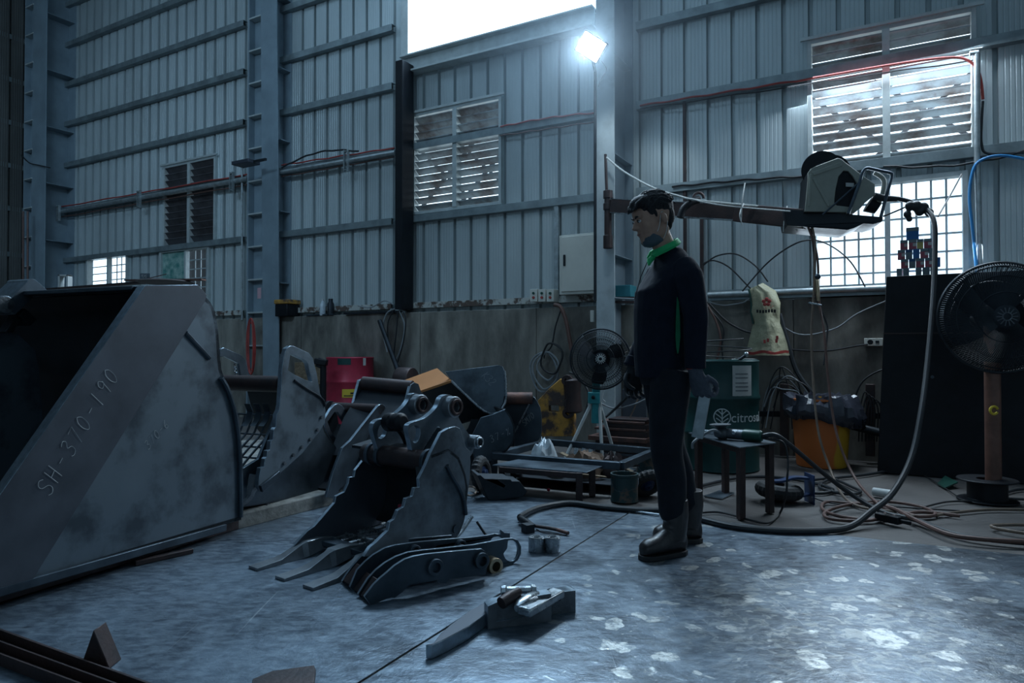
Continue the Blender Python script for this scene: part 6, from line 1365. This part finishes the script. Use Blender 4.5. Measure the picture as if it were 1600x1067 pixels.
# stand with vise left of the red drum
t = thing('vise_stand', 'black post stand with a small vise head, left of the red drum', 'stand', D(505, 680, 7.9))
q = D(505, 566, 7.9); b = MB(); b.cyl((q.x, q.y, 0), q, .035, seg=14); b.done('post', 'black_paint', t)
b = MB(); b.bar(D(492, 564, 7.9), D(511, 567, 7.9), .10, .07); b.bar(D(497, 574, 7.9), D(503, 560, 7.9), .07, .05, up=(0, 1, 0)); b.done('vise_head', 'black_paint', t, bevel=.01)
b = MB(); b.plate([[SW(460, 566, 6.45), SW(500, 567, 6.45), SW(500, 600, 6.45), SW(460, 600, 6.45)]], NW * .2); one(b, 'cardboard_box', 'timber', 'tan cardboard box seen through the lifting eye of the grid bucket', 'box', bevel=.004)
# items on the ledge
def ledge(px, py): return SW(px, py, 6.74)
t = thing('storage_bin', 'black box with a yellow lid on the wall top right of the tapered column', 'box', SW(447, 484, 6.72))
ra = WP(441, 480, 6.7)[0]; rb_ = WP(460, 480, 6.7)[0]
b = MB(MW); b.box(ra, rb_, -.28, -.05, 1.43, 1.60); b.done('box', 'black_paint', t, bevel=.01)
b = MB(MW); b.box(ra - .01, rb_ + .02, -.29, -.05, 1.60, 1.66); b.done('lid', 'yellow_rust', t, bevel=.01)['label'] = 'yellow lid'
t = thing('water_bottle', 'clear plastic bottle standing on the wall top', 'bottle', SW(504, 490, 6.72)); q = SW(504, 491, 6.72); q.z = 1.43
b = MB(); b.lathe([(0, 0), (.035, 0), (.04, .02), (.04, .14), (.015, .19), (.015, .205), (0, .205)], q, Z3, 20); b.done('body', 'bag_clear', t)
b = MB(); b.cyl(q + Z3 * .205, q + Z3 * .225, .017, seg=14); b.done('cap', 'white_paint', t)
t = thing('spray_can', 'dark grey can standing beside the clear bottle on the wall top', 'can', SW(516, 490, 6.72)); q = SW(516.5, 491, 6.72); q.z = 1.43
b = MB(); b.lathe([(0, 0), (.045, 0), (.045, .15), (.03, .18), (.03, .22), (0, .22)], q, Z3, 20); b.done('body', 'steel_dark', t)
b = MB(); q = SW(480, 490, 6.72); q.z = 1.44; b.bar(q, q + RW * .5, .06, .018); one(b, 'steel_offcut', 'steel', 'pale thin offcut lying on the wall top beside the bottle', 'steel piece')
b = MB(); q = SW(540, 488, 6.70); q.z = 1.445; b.bar(q, q + RW * .9, .08, .025); one(b, 'steel_offcut', 'steel_dark', 'long dark flat bar lying on the wall top left of the black post', 'steel piece')
b = MB(); ra, rb_ = WP(962, 458, 6.6)[0], WP(988, 458, 6.6)[0]; b = MB(MW); b.box(ra, rb_, -.3, -.12, 1.50, 1.62); one(b, 'plastic_crate', 'cyan_plastic', 'small teal plastic crate on the ledge behind the worker', 'crate', bevel=.006)
hose([SW(x, y, 6.3) for x, y in ((931, 440), (936, 455), (950, 464), (985, 467), (1000, 467))], .01, 'grey_cable', 'cable', 'grey cable curving round the tall column at ledge height', 'cable')
b = MB(); b.bar(SW(962, 472, 6.45), SW(1000, 472, 6.45), .1, .02); b.bar(SW(962, 465, 6.45), SW(1000, 465, 6.45), .1, .012); one(b, 'wall_shelf', 'rust_dark', 'narrow dark shelf beside the tall column behind the worker', 'shelf')
# plate leaning by the column foot
b = MB(); b.plate([[D(972, 608, 6.7), D(1010, 608, 6.6), D(1010, 668, 6.6), D(972, 668, 6.7)]], NW * .03); one(b, 'steel_plate', 'steel_band', 'grey plate leaning behind the stacked slabs', 'plate', bevel=.003)
hose([D(942, 655, 6.1), D(960, 640, 6.1), D(985, 615, 6.0), D(1000, 598, 5.9)], .012, 'black_hose', 'air_hose', 'black hose rising from the left fan towards the worker')
hose([D(935, 628, 6.1), D(960, 638, 6.1), D(990, 632, 6.0), D(1012, 622, 5.9)], .007, 'grey_cable', 'cable', 'grey cable sagging between left fan and worker', 'cable')
hose([D(978, 665, 6.0), D(990, 640, 6.0), D(1001, 612, 6.0)], .006, 'tan_hose', 'cable', 'thin reddish rod-like cable above the stacked slabs', 'cable')
hose([D(888, 700, 6.0), D(905, 670, 6.0), D(920, 620, 6.0), D(905, 590, 6.1), D(890, 582, 6.2)], .010, 'black_cable', 'cable', 'black cable looping behind the left fan tripod', 'cable')
b = MB(); b.tube([D(977, 552, 5.7), D(997, 530, 5.75)], .005, 6); one(b, 'welding_rod', 'tan_hose', 'thin pale stick poking out behind the left fan', 'rod')
# orange hose coil and pink notice on the tapered column
t = thing('hose_coil', 'orange hose hanging in a long loop beside the tapered column', 'hose', SW(394, 590, 6.5))
for k, (w_, h_) in enumerate(((7, 44), (5.5, 37), (3.5, 44))):
    b = MB(); b.tube([SW(392 + w_ * math.cos(a), 541 + h_ * math.sin(a), 6.50 - .015 * k) for a in [2 * math.pi * j / 24 for j in range(24)]], .009, 6, closed=True); b.done('loop', 'red_hose', t)
b = MB(); q = SW(405, 458, 6.6); b.obox(q, RW * .035, NW * .003, Z3 * .075); o = one(b, 'paper_notice', 'pink_paper', 'pink paper notice on the tapered column', 'notice')
t = thing('wall_lamp', 'small dark unlit floodlight on an arm left of the tapered column', 'lamp', SW(386, 255, 6.4))
b = MB(); q = SW(384, 255, 6.35); b.obox(q, RW * .17, NW * .10, Z3 * .025); b.done('housing', 'lamp_body', t, bevel=.006)
b = MB(); b.bar(q + RW * .1, q + RW * .40, .03, .03); b.done('bracket', 'steel_dark', t)
b = MB(); b.tube([SW(378, 262, 6.7), SW(378, 500, 6.7)], .016, 8); one(b, 'conduit', 'galvanised', 'thin vertical conduit at the right end of the left bay', 'conduit')
b = MB(); b.tube([SW(378, 262, 6.7) - RW * .18, SW(378, 262, 6.7) - RW * .18 - Z3 * .35], .012, 8); one(b, 'conduit', 'galvanised', 'short vertical conduit stub under the unlit floodlight', 'conduit')
for i, px in enumerate((36, 43)): b = MB(); b.tube([SW(px, 330, 6.2), SW(px, 445, 6.2)], .016, 8); one(b, 'conduit', 'brown_hose', 'thin reddish vertical conduit on the corner column, ' + ('left one' if i == 0 else 'right one'), 'conduit')
hose([SW(x, y, 6.3) for x, y in ((33, 242), (45, 254), (60, 258), (78, 262))], .010, 'black_cable', 'cable', 'cable sagging across the corner column', 'cable')
# chain by the far ear
t = thing('shackle', 'bright chain shackle hanging in the far ear of the grid bucket', 'shackle', D(369, 585, 4.6))
b = MB(); 
for k in range(3): q = D(369 + k, 572 + 6 * k, 4.55); b.tube([q + Vector((.014 * math.cos(a), .006 * (k % 2) * math.cos(a), .022 * math.sin(a))) for a in [2 * math.pi * j / 12 for j in range(12)]], .005, 6, closed=True)
b.done('chain', 'steel_bright', t)
# ================================================================== FLOODLIGHT
t = thing('floodlight', 'bright square LED floodlight tilted on the tall column', 'lamp', D(923, 73, 6.2))
lc_ = D(923, 73, 6.15); ln_ = (Vector((-.55, 0, .2)) - lc_).normalized()
ln_ = Vector((-.35, -.86, -.36)).normalized()
lu = Vector((0, 0, 1)); lr = lu.cross(ln_).normalized(); lu = ln_.cross(lr).normalized(); q_ = Quaternion(ln_, R(-38)); lr.rotate(q_); lu.rotate(q_)
b = MB(); b.obox(lc_ - ln_ * .035, lr * .125, lu * .10, ln_ * .03); b.done('housing', 'lamp_body', t, bevel=.008)
b = MB(); b.obox(lc_, lr * .112, lu * .088, ln_ * .004); b.done('lens', 'lamp_face', t)
b = MB(); b.tube([lc_ - ln_ * .05 - Z3 * .08, D(930, 112, 6.35), D(930, 470, 6.4)], .014, 8); b.done('mounting_pole', 'steel_dark', t)
hl = area('floodlight_beam', lc_ + ln_ * .02, lc_ + ln_ * 3, .22, .17, 55, (0.70, 0.88, 1.0)); hl.data.spread = R(165)
pl_ = bpy.data.lights.new('floodlight_spill', 'SPOT'); 
sp_o = bpy.data.objects.new('floodlight_spill', pl_); C.objects.link(sp_o); sp_o.location = D(938, 108, 6.0); pl_.energy = 16; pl_.color = (.7, .88, 1); pl_.spot_size = R(110); pl_.spot_blend = .6; pl_.shadow_soft_size = .08
sp_o.rotation_euler = (D(945, 330, 6.6) - sp_o.location).to_track_quat('-Z', 'Y').to_euler()
t2 = hose([D(940, 95, 6.35), D(948, 108, 6.4), D(940, 122, 6.4), D(935, 135, 6.4)], .006, 'grey_cable', 'lamp_cable', 'looped pale cable under the floodlight', 'cable')
# ================================================================== THE WORKER
mat('skin', (0.42, 0.25, 0.18), 0.5, 0, var=.12, scale=20)
mat('hair', (0.010, 0.011, 0.015), 0.7, 0, var=.3, scale=60, bump=.6, bscale=120, stretch=(1, 1, 3))
mat('sweater', (0.008, 0.013, 0.026), 0.9, 0, var=.25, scale=30, bump=.6, bscale=9, spec=.25)
mat('trousers', (0.010, 0.014, 0.022), 0.85, 0, var=.35, scale=14, bump=.6, bscale=8, spec=.3)
mat('boots', (0.038, 0.034, 0.036), 0.4, 0, var=.4, scale=14, bump=.2, bscale=40)
mat('sole', (0.015, 0.015, 0.017), 0.6)
mat('green_cloth', (0.02, 0.50, 0.16), 0.7, 0, var=.2, scale=14)
mat('green_dark', (0.01, 0.20, 0.09), 0.8, 0, var=.2)
mat('glove', (0.085, 0.10, 0.13), 0.9, 0, var=.3, scale=40, bump=.5, bscale=200)
mat('glove_dark', (0.02, 0.024, 0.03), 0.8, 0, var=.3, scale=40)
mat('mask_cloth', (0.075, 0.105, 0.13), 0.8, 0, var=.15)
mat('lips', (0.28, 0.12, 0.10), 0.5); mat('eye_white', (0.5, 0.5, 0.5), .3); mat('eye_dark', (0.015, 0.012, 0.01), .2)
WF = Vector((-.98, -.20, 0)).normalized(); WL_ = Vector((-WF.y, WF.x, 0)) * -1
WL_ = Vector((0, 0, 1)).cross(WF)          # his left, towards the camera
WO = Vector((.735, 3.30, 0))
def B(a, b, z): return WO + WF * a + WL_ * b + Z3 * z
def er(c, ra, rb, tilt=0.0, n=20, fx=None, sq=1.0):
    """elliptic ring round c in the body frame, tilt = lean of its normal forward"""
    fx = fx or WF; u = (fx * math.cos(tilt) - Z3 * math.sin(tilt)); l = Z3.cross(fx).normalized()
    P = []
    for k in range(n):
        a = 2 * math.pi * k / n; ca, sa = math.cos(a), math.sin(a)
        P.append(c + u * ra * math.copysign(abs(ca) ** sq, ca) + l * rb * math.copysign(abs(sa) ** sq, sa))
    return P
worker = thing('person', 'worker standing and looking down, dark sweater with green collar, lowered mask, gloves, dark trousers, boots', 'person', WO)
# joint positions (a forward, b left, z up)
sh_l, el_l, wr_l = B(-.035, .165, 1.355), B(-.058, .215, 1.115), B(-.055, .215, .885)
sh_r, el_r, wr_r = B(-.03, -.165, 1.355), B(-.035, -.21, 1.11), B(.075, -.20, .88)
hip_l, kn_l, an_l = B(-.005, .085, .84), B(.035, .10, .50), B(.000, .105, .13)
hip_r, kn_r, an_r = B(-.02, -.085, .84), B(-.065, -.09, .50), B(-.17, -.085, .13)
def limb(mb, pts, rs, seg=16):
    mb.tube(spline(pts, 3), [x for x in _interp(rs, 3)], seg)
    return mb
def _interp(rs, n):
    out = []
    for a, b_ in zip(rs, rs[1:]): out += [a + (b_ - a) * k / n for k in range(n)]
    return out + [rs[-1]]
# --- body: one continuous skin surface (head is added below in the same mesh)
hc = B(.055, 0, 1.588)                       # head centre
pitch = R(15)
hf = (WF * math.cos(pitch) - Z3 * math.sin(pitch)).normalized(); hl_ = WL_; hu = hl_.cross(hf) * -1
hu = hf.cross(hl_)
if hu.z < 0: hu = -hu
def Hh(x, y, z): return hc + hf * x + hl_ * y + hu * z
def he(mb, x, y, z, rx, ry, rz, seg=18, rg=12): mb.ell(Hh(x, y, z), rx, ry, rz, hf, hl_, hu, seg, rg)
body = MB()
he(body, -.012, 0, .030, .094, .074, .092)          # skull
he(body, .026, 0, -.010, .068, .062, .088)          # face mass
he(body, .030, 0, -.070, .052, .050, .040)          # jaw
he(body, .066, 0, -.094, .022, .024, .018)          # chin
for s_ in (-1, 1):
    he(body, -.005, s_ * .050, -.060, .042, .014, .034)   # jaw angle
    he(body, .058, s_ * .036, -.020, .026, .022, .022)    # cheek
    he(body, .078, s_ * .026, .024, .014, .026, .010)     # brow ridge
he(body, .068, 0, .040, .026, .046, .034)           # forehead
body.loft([[Hh(*p) for p in L_] for L_ in (
    [(.080, -.008, .020), (.080, .008, .020), (.090, .005, .020), (.090, -.005, .020)],
    [(.080, -.012, -.006), (.080, .012, -.006), (.106, .007, -.004), (.106, -.007, -.004)],
    [(.080, -.016, -.026), (.080, .016, -.026), (.116, .010, -.024), (.116, -.010, -.024)],
    [(.080, -.014, -.034), (.080, .014, -.034), (.104, .008, -.035), (.104, -.008, -.035)])])   # nose
he(body, .105, 0, -.024, .013, .010, .010)
for s_ in (-1, 1): he(body, .094, s_ * .012, -.027, .010, .008, .008)
he(body, .082, 0, -.052, .015, .024, .008); he(body, .079, 0, -.064, .014, .021, .008)      # lips
he(body, .074, 0, -.080, .014, .02, .012)
for s_ in (-1, 1):                                   # ears
    body.ell(Hh(-.020, s_ * .081, -.012), .016, .010, .028, (hf * .95 + hu * .2), (hl_ * .9 - hf * .3 * s_).normalized(), hu, 12, 8)
body.tube([B(.030, 0, 1.53), B(.00, 0, 1.46), B(-.03, 0, 1.40), B(-.03, 0, 1.34)], [.052, .054, .055, .055], 18)   # neck
body.loft([er(B(a, 0, z), ra, rb) for a, z, ra, rb in ((0, .80, .09, .13), (0, .92, .095, .13), (0, 1.05, .09, .12), (.0, 1.2, .09, .13), (-.01, 1.30, .08, .13), (-.03, 1.38, .05, .07))])
for (a, b_, c) in ((sh_l, el_l, wr_l), (sh_r, el_r, wr_r)): body.tube([a, b_, c], [.034, .036, .028], 12)
for (a, b_, c) in ((hip_l, kn_l, an_l), (hip_r, kn_r, an_r)): body.tube([a, b_, c], [.075, .052, .038], 14)
body.done('body', 'skin', worker, mods=remesh(.0048, 2), angle=60)
# --- face details
b = MB(); b.ell(Hh(.083, .028, .004), .010, .012, .008, hf, hl_, hu, 12, 8); b.ell(Hh(.083, -.028, .004), .010, .012, .008, hf, hl_, hu, 12, 8); eo = b.done('eyes', 'eye_white', worker)
b = MB()
for s_ in (-1, 1): b.ell(Hh(.091, s_ * .029, .002), .003, .0055, .0055, hf, hl_, hu, 10, 6)
b.done('irises', 'eye_dark', eo)
b = MB()
for s_ in (-1, 1): b.tube([Hh(.092, s_ * .010, .021), Hh(.094, s_ * .026, .028), Hh(.084, s_ * .044, .024)], [.003, .0045, .002], 6); b.tube([Hh(.091, s_ * .018, .006), Hh(.0935, s_ * .029, .0095), Hh(.086, s_ * .041, .006)], [.0015, .0025, .0015], 6)
b.done('eyebrows', 'hair', worker)
b = MB(); b.tube([Hh(.089, -.020, -.057), Hh(.0955, 0, -.0575), Hh(.089, .020, -.057)], [.0022, .005, .0022], 8); b.done('lips', 'lips', worker)
# --- hair: cap with clumps, longer at the front
b = MB(); random.seed(4)
rings = []
he(b, -.018, 0, .050, .098, .076, .080)
he(b, .035, 0, .088, .062, .064, .040)
he(b, -.064, 0, .010, .046, .060, .066)
he(b, -.066, 0, -.030, .020, .044, .040)
for k in range(26):
    y = -.055 + .11 * k / 25; z = .092 - .25 * y * y * 10 * .3; L_ = random.uniform(.020, .040)
    b.tube([Hh(.045, y * .95, z + .012), Hh(.083, y * 1.02, z - .004), Hh(.098 + random.uniform(-.006, .006), y * 1.05, z - L_)], [.010, .008, .002], 6)
for k in range(60):
    a = random.uniform(0, 6.28); r_ = random.uniform(.1, .9); x = -.02 + .085 * r_ * math.cos(a); y = .066 * r_ * math.sin(a); z = .052 + .082 * math.sqrt(max(0, 1 - r_ * r_))
    b.tube([Hh(x - .02, y, z), Hh(x + .012, y * 1.03, z + .004), Hh(x + .03, y * 1.05, z - .006)], [.008, .007, .002], 5)
for s_ in (-1, 1):
    he(b, .024, s_ * .062, .048, .020, .011, .034); he(b, .010, s_ * .069, .020, .008, .004, .020)
for k in range(420):
    a = random.uniform(0, 6.28); r_ = math.sqrt(random.uniform(0, 1)); x = -.018 + .098 * r_ * math.cos(a); y = .076 * r_ * math.sin(a); z = .050 + .080 * math.sqrt(max(0, 1 - r_ * r_))
    if x > .05: z = max(z, .075)
    l_ = random.uniform(.020, .036)
    b.tube([Hh(x - l_ * .5, y * .96, z - .006), Hh(x + .002, y * 1.02, z + .003), Hh(x + l_ * .6, y * 1.06 + random.uniform(-.006, .006), z - l_ * (.15 + .5 * r_) + random.uniform(0, .006))], [.005, .0048, .0012], 5)
b.done('hair', 'hair', worker, mods=remesh(.0028, 0), angle=60)
# --- mask pulled under the chin, loops to the ear
b = MB()
rings = []
for k in range(13):
    th = R(-80 + 160 * k / 12); y = .055 * math.sin(th); x = -.002 + .080 * math.cos(th) ; sag = .012 * math.cos(th)
    rings.append([Hh(x + .003, y * 1.02, -.076 - sag + .014 * abs(math.sin(th))), Hh(x + .007 + .003 * (k % 2), y * 1.03, -.088 - sag), Hh(x - .004, y * 1.0, -.108 - sag), Hh(x - .030, y * .85, -.118 - sag), Hh(x - .034, y * .82, -.112 - sag), Hh(x - .010, y * .95, -.100 - sag), Hh(x + .002, y * .98, -.080 - sag)])
b.loft(rings); b.done('face_mask', 'mask_cloth', worker, angle=50)['label'] = 'blue-grey mask pulled down under the chin'
b = MB()
for s_ in (-1, 1):
    b.tube(spline([Hh(.022, s_ * .062, -.066), Hh(.006, s_ * .071, -.035), Hh(-.010, s_ * .076, .012), Hh(-.022, s_ * .078, .018)], 4), .0016, 6)
    b.tube(spline([Hh(.0, s_ * .062, -.105), Hh(-.020, s_ * .068, -.075), Hh(-.030, s_ * .075, -.045), Hh(-.032, s_ * .078, -.030)], 4), .0016, 6)
b.done('ear_loops', 'white_paint', worker)
# --- sweater
b = MB()
tor = ((.010, .825, .118, .158), (.012, .86, .120, .160), (.016, .95, .122, .156), (.018, 1.05, .120, .155), (.018, 1.15, .120, .158), (.012, 1.24, .118, .165), (-.002, 1.30, .108, .168), (-.020, 1.35, .090, .160), (-.032, 1.395, .074, .120), (-.030, 1.425, .064, .082), (-.015, 1.442, .056, .070))
b.loft([er(B(a, 0, z), ra, rb, tilt=.0 if z < 1.3 else .25, sq=.9) for a, z, ra, rb in tor])
def sleeve(sh, el, wr, bulge=1):
    b.tube(spline([sh - WL_ * .03 * (1 if (sh - WO).dot(WL_) > 0 else -1) + Z3 * .008, sh.lerp(el, .25), sh.lerp(el, .6), el, el.lerp(wr, .35), el.lerp(wr, .75), wr.lerp(el, .0)], 3), _interp([.050, .068, .064, .057, .053, .049, .046], 3), 16)
sleeve(sh_l, el_l, wr_l); sleeve(sh_r, el_r, wr_r)
# folds at elbow, waist
for (p, q, r_) in ((el_l + WL_ * .02 - WF * .045, el_l + WL_ * .03 + WF * .03 + Z3 * .05, .016), (el_l - WF * .04 + Z3 * .06, el_l + WL_ * .05 + Z3 * .03, .014), (el_l - Z3 * .09 - WF * .04, el_l - Z3 * .06 + WL_ * .045, .013), (B(.10, .09, .90), B(-.02, .16, .86), .016), (B(.115, .05, .99), B(.03, .15, .93), .014), (B(.12, .02, 1.2), B(.10, .09, 1.08), .016), (B(.07, .13, 1.28), B(.115, .06, 1.12), .018)):
    b.tube([p, p.lerp(q, .5) + Z3 * .008, q], [r_ * .5, r_, r_ * .5], 8)
b.done('sweater', 'sweater', worker, mods=remesh(.007, 4), angle=60)
for w_, e_ in ((wr_l, el_l), (wr_r, el_r)): b = MB(); b.ring(w_ + Z3 * .012, (w_ - e_), .047, .03, .05, 20); b.done('cuff', 'sweater', worker, bevel=.005)
# --- green collar and side stripe
b = MB(); rings = []
for k in range(25):
    th = 2 * math.pi * k / 24 * .94 + .19
    ca, sa = math.cos(th), math.sin(th); base = B(.0 + .068 * ca, .078 * sa, 1.437 - .038 * ca); hgt = .030 + .006 * math.cos(th)
    o_ = (WF * ca + WL_ * sa)
    rings.append([base + o_ * .006 - Z3 * .006, base + o_ * .012 + Z3 * hgt * .2, base - o_ * .003 + Z3 * hgt, base - o_ * .009 + Z3 * hgt * .95, base - o_ * .004])
b.loft(rings); b.tube([B(.062, .018, 1.402), B(.082, .022, 1.385), B(.09, .03, 1.36)], [.014, .015, .004], 8); b.done('collar', 'green_cloth', worker, angle=50)['label'] = 'bright green collar'
b = MB(); zs_ = [1.24, 1.17, 1.10, 1.02, .97, .94]; hw = [.001, .005, .009, .011, .007, .002]
ring = []
for z, w_ in zip(zs_, hw):
    rb_ = .166 if z > 1.0 else .163; a_ = .008
    ring.append([B(a_ + w_, rb_ + .002, z), B(a_ + w_, rb_ + .007, z), B(a_ - w_, rb_ + .007, z), B(a_ - w_, rb_ + .002, z)])
b.loft(ring); b.done('side_panel', 'green_dark', worker)['label'] = 'green side panel of the sweater'
b = MB(); b.tube([B(.088, .015, 1.385), B(.118, .0, 1.31), B(.146, -.012, 1.2)], .0022, 6); b.done('zip', 'steel_dark', worker)
# --- trousers
b = MB()
b.loft([er(B(0, 0, z), ra, rb, sq=.85) for z, ra, rb in ((.79, .098, .150), (.84, .108, .158), (.90, .104, .150))])
b.tube(spline([hip_l + Z3 * .02, hip_l.lerp(kn_l, .4) + WF * .008, kn_l, kn_l.lerp(an_l, .4) - WF * .01, kn_l.lerp(an_l, .75), an_l + Z3 * .06], 3), _interp([.098, .092, .075, .070, .064, .062], 3), 18)
b.tube(spline([hip_r + Z3 * .02, hip_r.lerp(kn_r, .4), kn_r, kn_r.lerp(an_r, .4) - WF * .01, kn_r.lerp(an_r, .75), an_r + Z3 * .06], 3), _interp([.098, .090, .074, .070, .064, .062], 3), 18)
for (p, q, r_) in ((kn_l - WF * .07 + Z3 * .03, kn_l + WL_ * .06, .014), (kn_l - WF * .065 - Z3 * .03, kn_l + WL_ * .06 - Z3 * .05, .014), (hip_l - WF * .09 - Z3 * .06, hip_l + WL_ * .08 - Z3 * .12, .014), (kn_l + Z3 * .1 - WF * .07, kn_l + WL_ * .07 + Z3 * .14, .012), (an_l + Z3 * .14 - WF * .06, an_l + Z3 * .12 + WL_ * .06, .013)):
    b.tube([p, p.lerp(q, .5), q], [r_ * .4, r_, r_ * .4], 8)
b.done('trousers', 'trousers', worker, mods=remesh(.007, 4), angle=60)
# --- boots
def boot(an, fdir, nm):
    fd = Vector(fdir).normalized(); ld = Z3.cross(fd); g = Vector((an.x, an.y, 0))
    P = lambda a, l, z: g + fd * a * (.9 if a > 0 else .8) + ld * l * .95 + Z3 * z
    b = MB()
    b.tube([P(-.01, 0, .26), P(-.012, 0, .19), P(-.008, 0, .13), P(.0, 0, .075)], [.058, .060, .056, .052], 18)
    b.loft([[P(a + .0, w * math.cos(x), max(.02, .02 + h * (0.5 + .5 * math.sin(x)))) for x in (2 * math.pi * k / 18 for k in range(18))] for a, w, h in ((-.078, .018, .05), (-.065, .038, .09), (-.03, .044, .13), (.02, .044, .13), (.07, .044, .105), (.12, .050, .080), (.165, .050, .072), (.195, .038, .058), (.208, .018, .035))])
    for z_ in (.10, .135, .17): b.tube([P(.045, -.03, z_), P(.056, 0, z_ + .004), P(.045, .03, z_)], .008, 6)
    o = b.done(nm, 'boots', worker, mods=remesh(.005, 3), angle=60)
    s_ = MB(); ol_ = [P(a, w, 0) for a, w in ((-.082, 0), (-.075, .028), (-.045, .044), (.02, .043), (.10, .050), (.155, .053), (.195, .042), (.214, .018), (.214, -.018), (.195, -.042), (.155, -.053), (.10, -.050), (.02, -.043), (-.045, -.044), (-.075, -.028))]
    s_.plate([ol_], (0, 0, .024)); s_.done('sole', 'sole', o, bevel=.004)
boot(an_l, WF + Vector((.05, -.25, 0)), 'boot'); boot(an_r, WF + Vector((0, .05, 0)), 'boot')
# --- gloved hands
def hand(wr, down, palm_n, fwd, nm, m, curl, cuff='red_hose'):
    """down: wrist->knuckles; palm_n: out of the palm; fwd: towards the index side"""
    dn = Vector(down).normalized(); pn = Vector(palm_n); pn = (pn - dn * pn.dot(dn)).normalized(); fw = dn.cross(pn); fw = fw if fw.dot(Vector(fwd)) > 0 else -fw
    P = lambda d, n_, f: wr + dn * d * 1.1 + pn * n_ * 1.15 + fw * f * 1.12
    b = MB()
    b.loft([[P(d, tn * math.cos(x), wf * math.sin(x)) for x in (2 * math.pi * k / 14 for k in range(14))] for d, tn, wf in ((-.03, .026, .033), (.0, .024, .032), (.035, .022, .042), (.075, .020, .046), (.095, .015, .043))])
    ln = (.072, .080, .075, .060); 
    for i, L_ in enumerate(ln):
        f0 = .034 - .0225 * i; pts = [P(.085, 0, f0)]; ang = 0; d, n_ = .085, 0
        for j, fr in enumerate((.42, .32, .26)):
            ang += curl[j]; d += math.cos(ang) * L_ * fr; n_ += math.sin(ang) * L_ * fr; pts.append(P(d, n_, f0 + .002 * (1.5 - i)))
        b.tube(spline(pts, 3), _interp([.0112, .0105, .0095, .0085], 3), 10)
        b.ell(pts[-1], .0085, .0085, .0085, seg=8, rg=6)
    th = [P(.025, .010, .034), P(.055, .030, .050), P(.078, .048, .040), P(.090, .056, .020)]
    b.tube(spline(th, 3), _interp([.015, .013, .0115, .0095], 3), 10); b.ell(th[-1], .0095, .0095, .0095, seg=8, rg=6)
    h_ = b.done(nm, m, worker, mods=remesh(.0032, 1), angle=60)
    c = MB(); c.ring(P(-.028, 0, 0), dn, .036, .026, .010, 20); c.done('glove_cuff', cuff, h_)
    return h_
dl = (Vector((.30, -.05, -1))).normalized()
wl = wr_l - Z3 * .022 + dl * .01
hand(wl, (WF * -.30 - Z3), (-WL_ * .45 - WF * .9), WL_, 'left_glove', 'glove', (.75, 1.0, .6))
hand(wr_r - Z3 * .02, (WF * .05 - Z3), (WL_), WF, 'right_glove', 'glove_dark', (.45, .6, .4))
# flat bar held in his left hand
gx = wl + (WF * -.30 - Z3).normalized() * .095 + (-WL_ * .45 - WF * .9).normalized() * .028
top_ = D(1099, 590, 3.06); bot_ = D(1083, 679, 3.10)
ld_ = (bot_ - top_).normalized(); gx0 = gx
b = MB(); b.bar(gx - ld_ * .06, gx + ld_ * .215, .052, .014, up=Vector((-.4, -.9, 0)))
o = one(b, 'steel_flat_bar', 'galvanised', 'grey flat bar held downwards in the gloved hand of the worker', 'bar', bevel=.002)
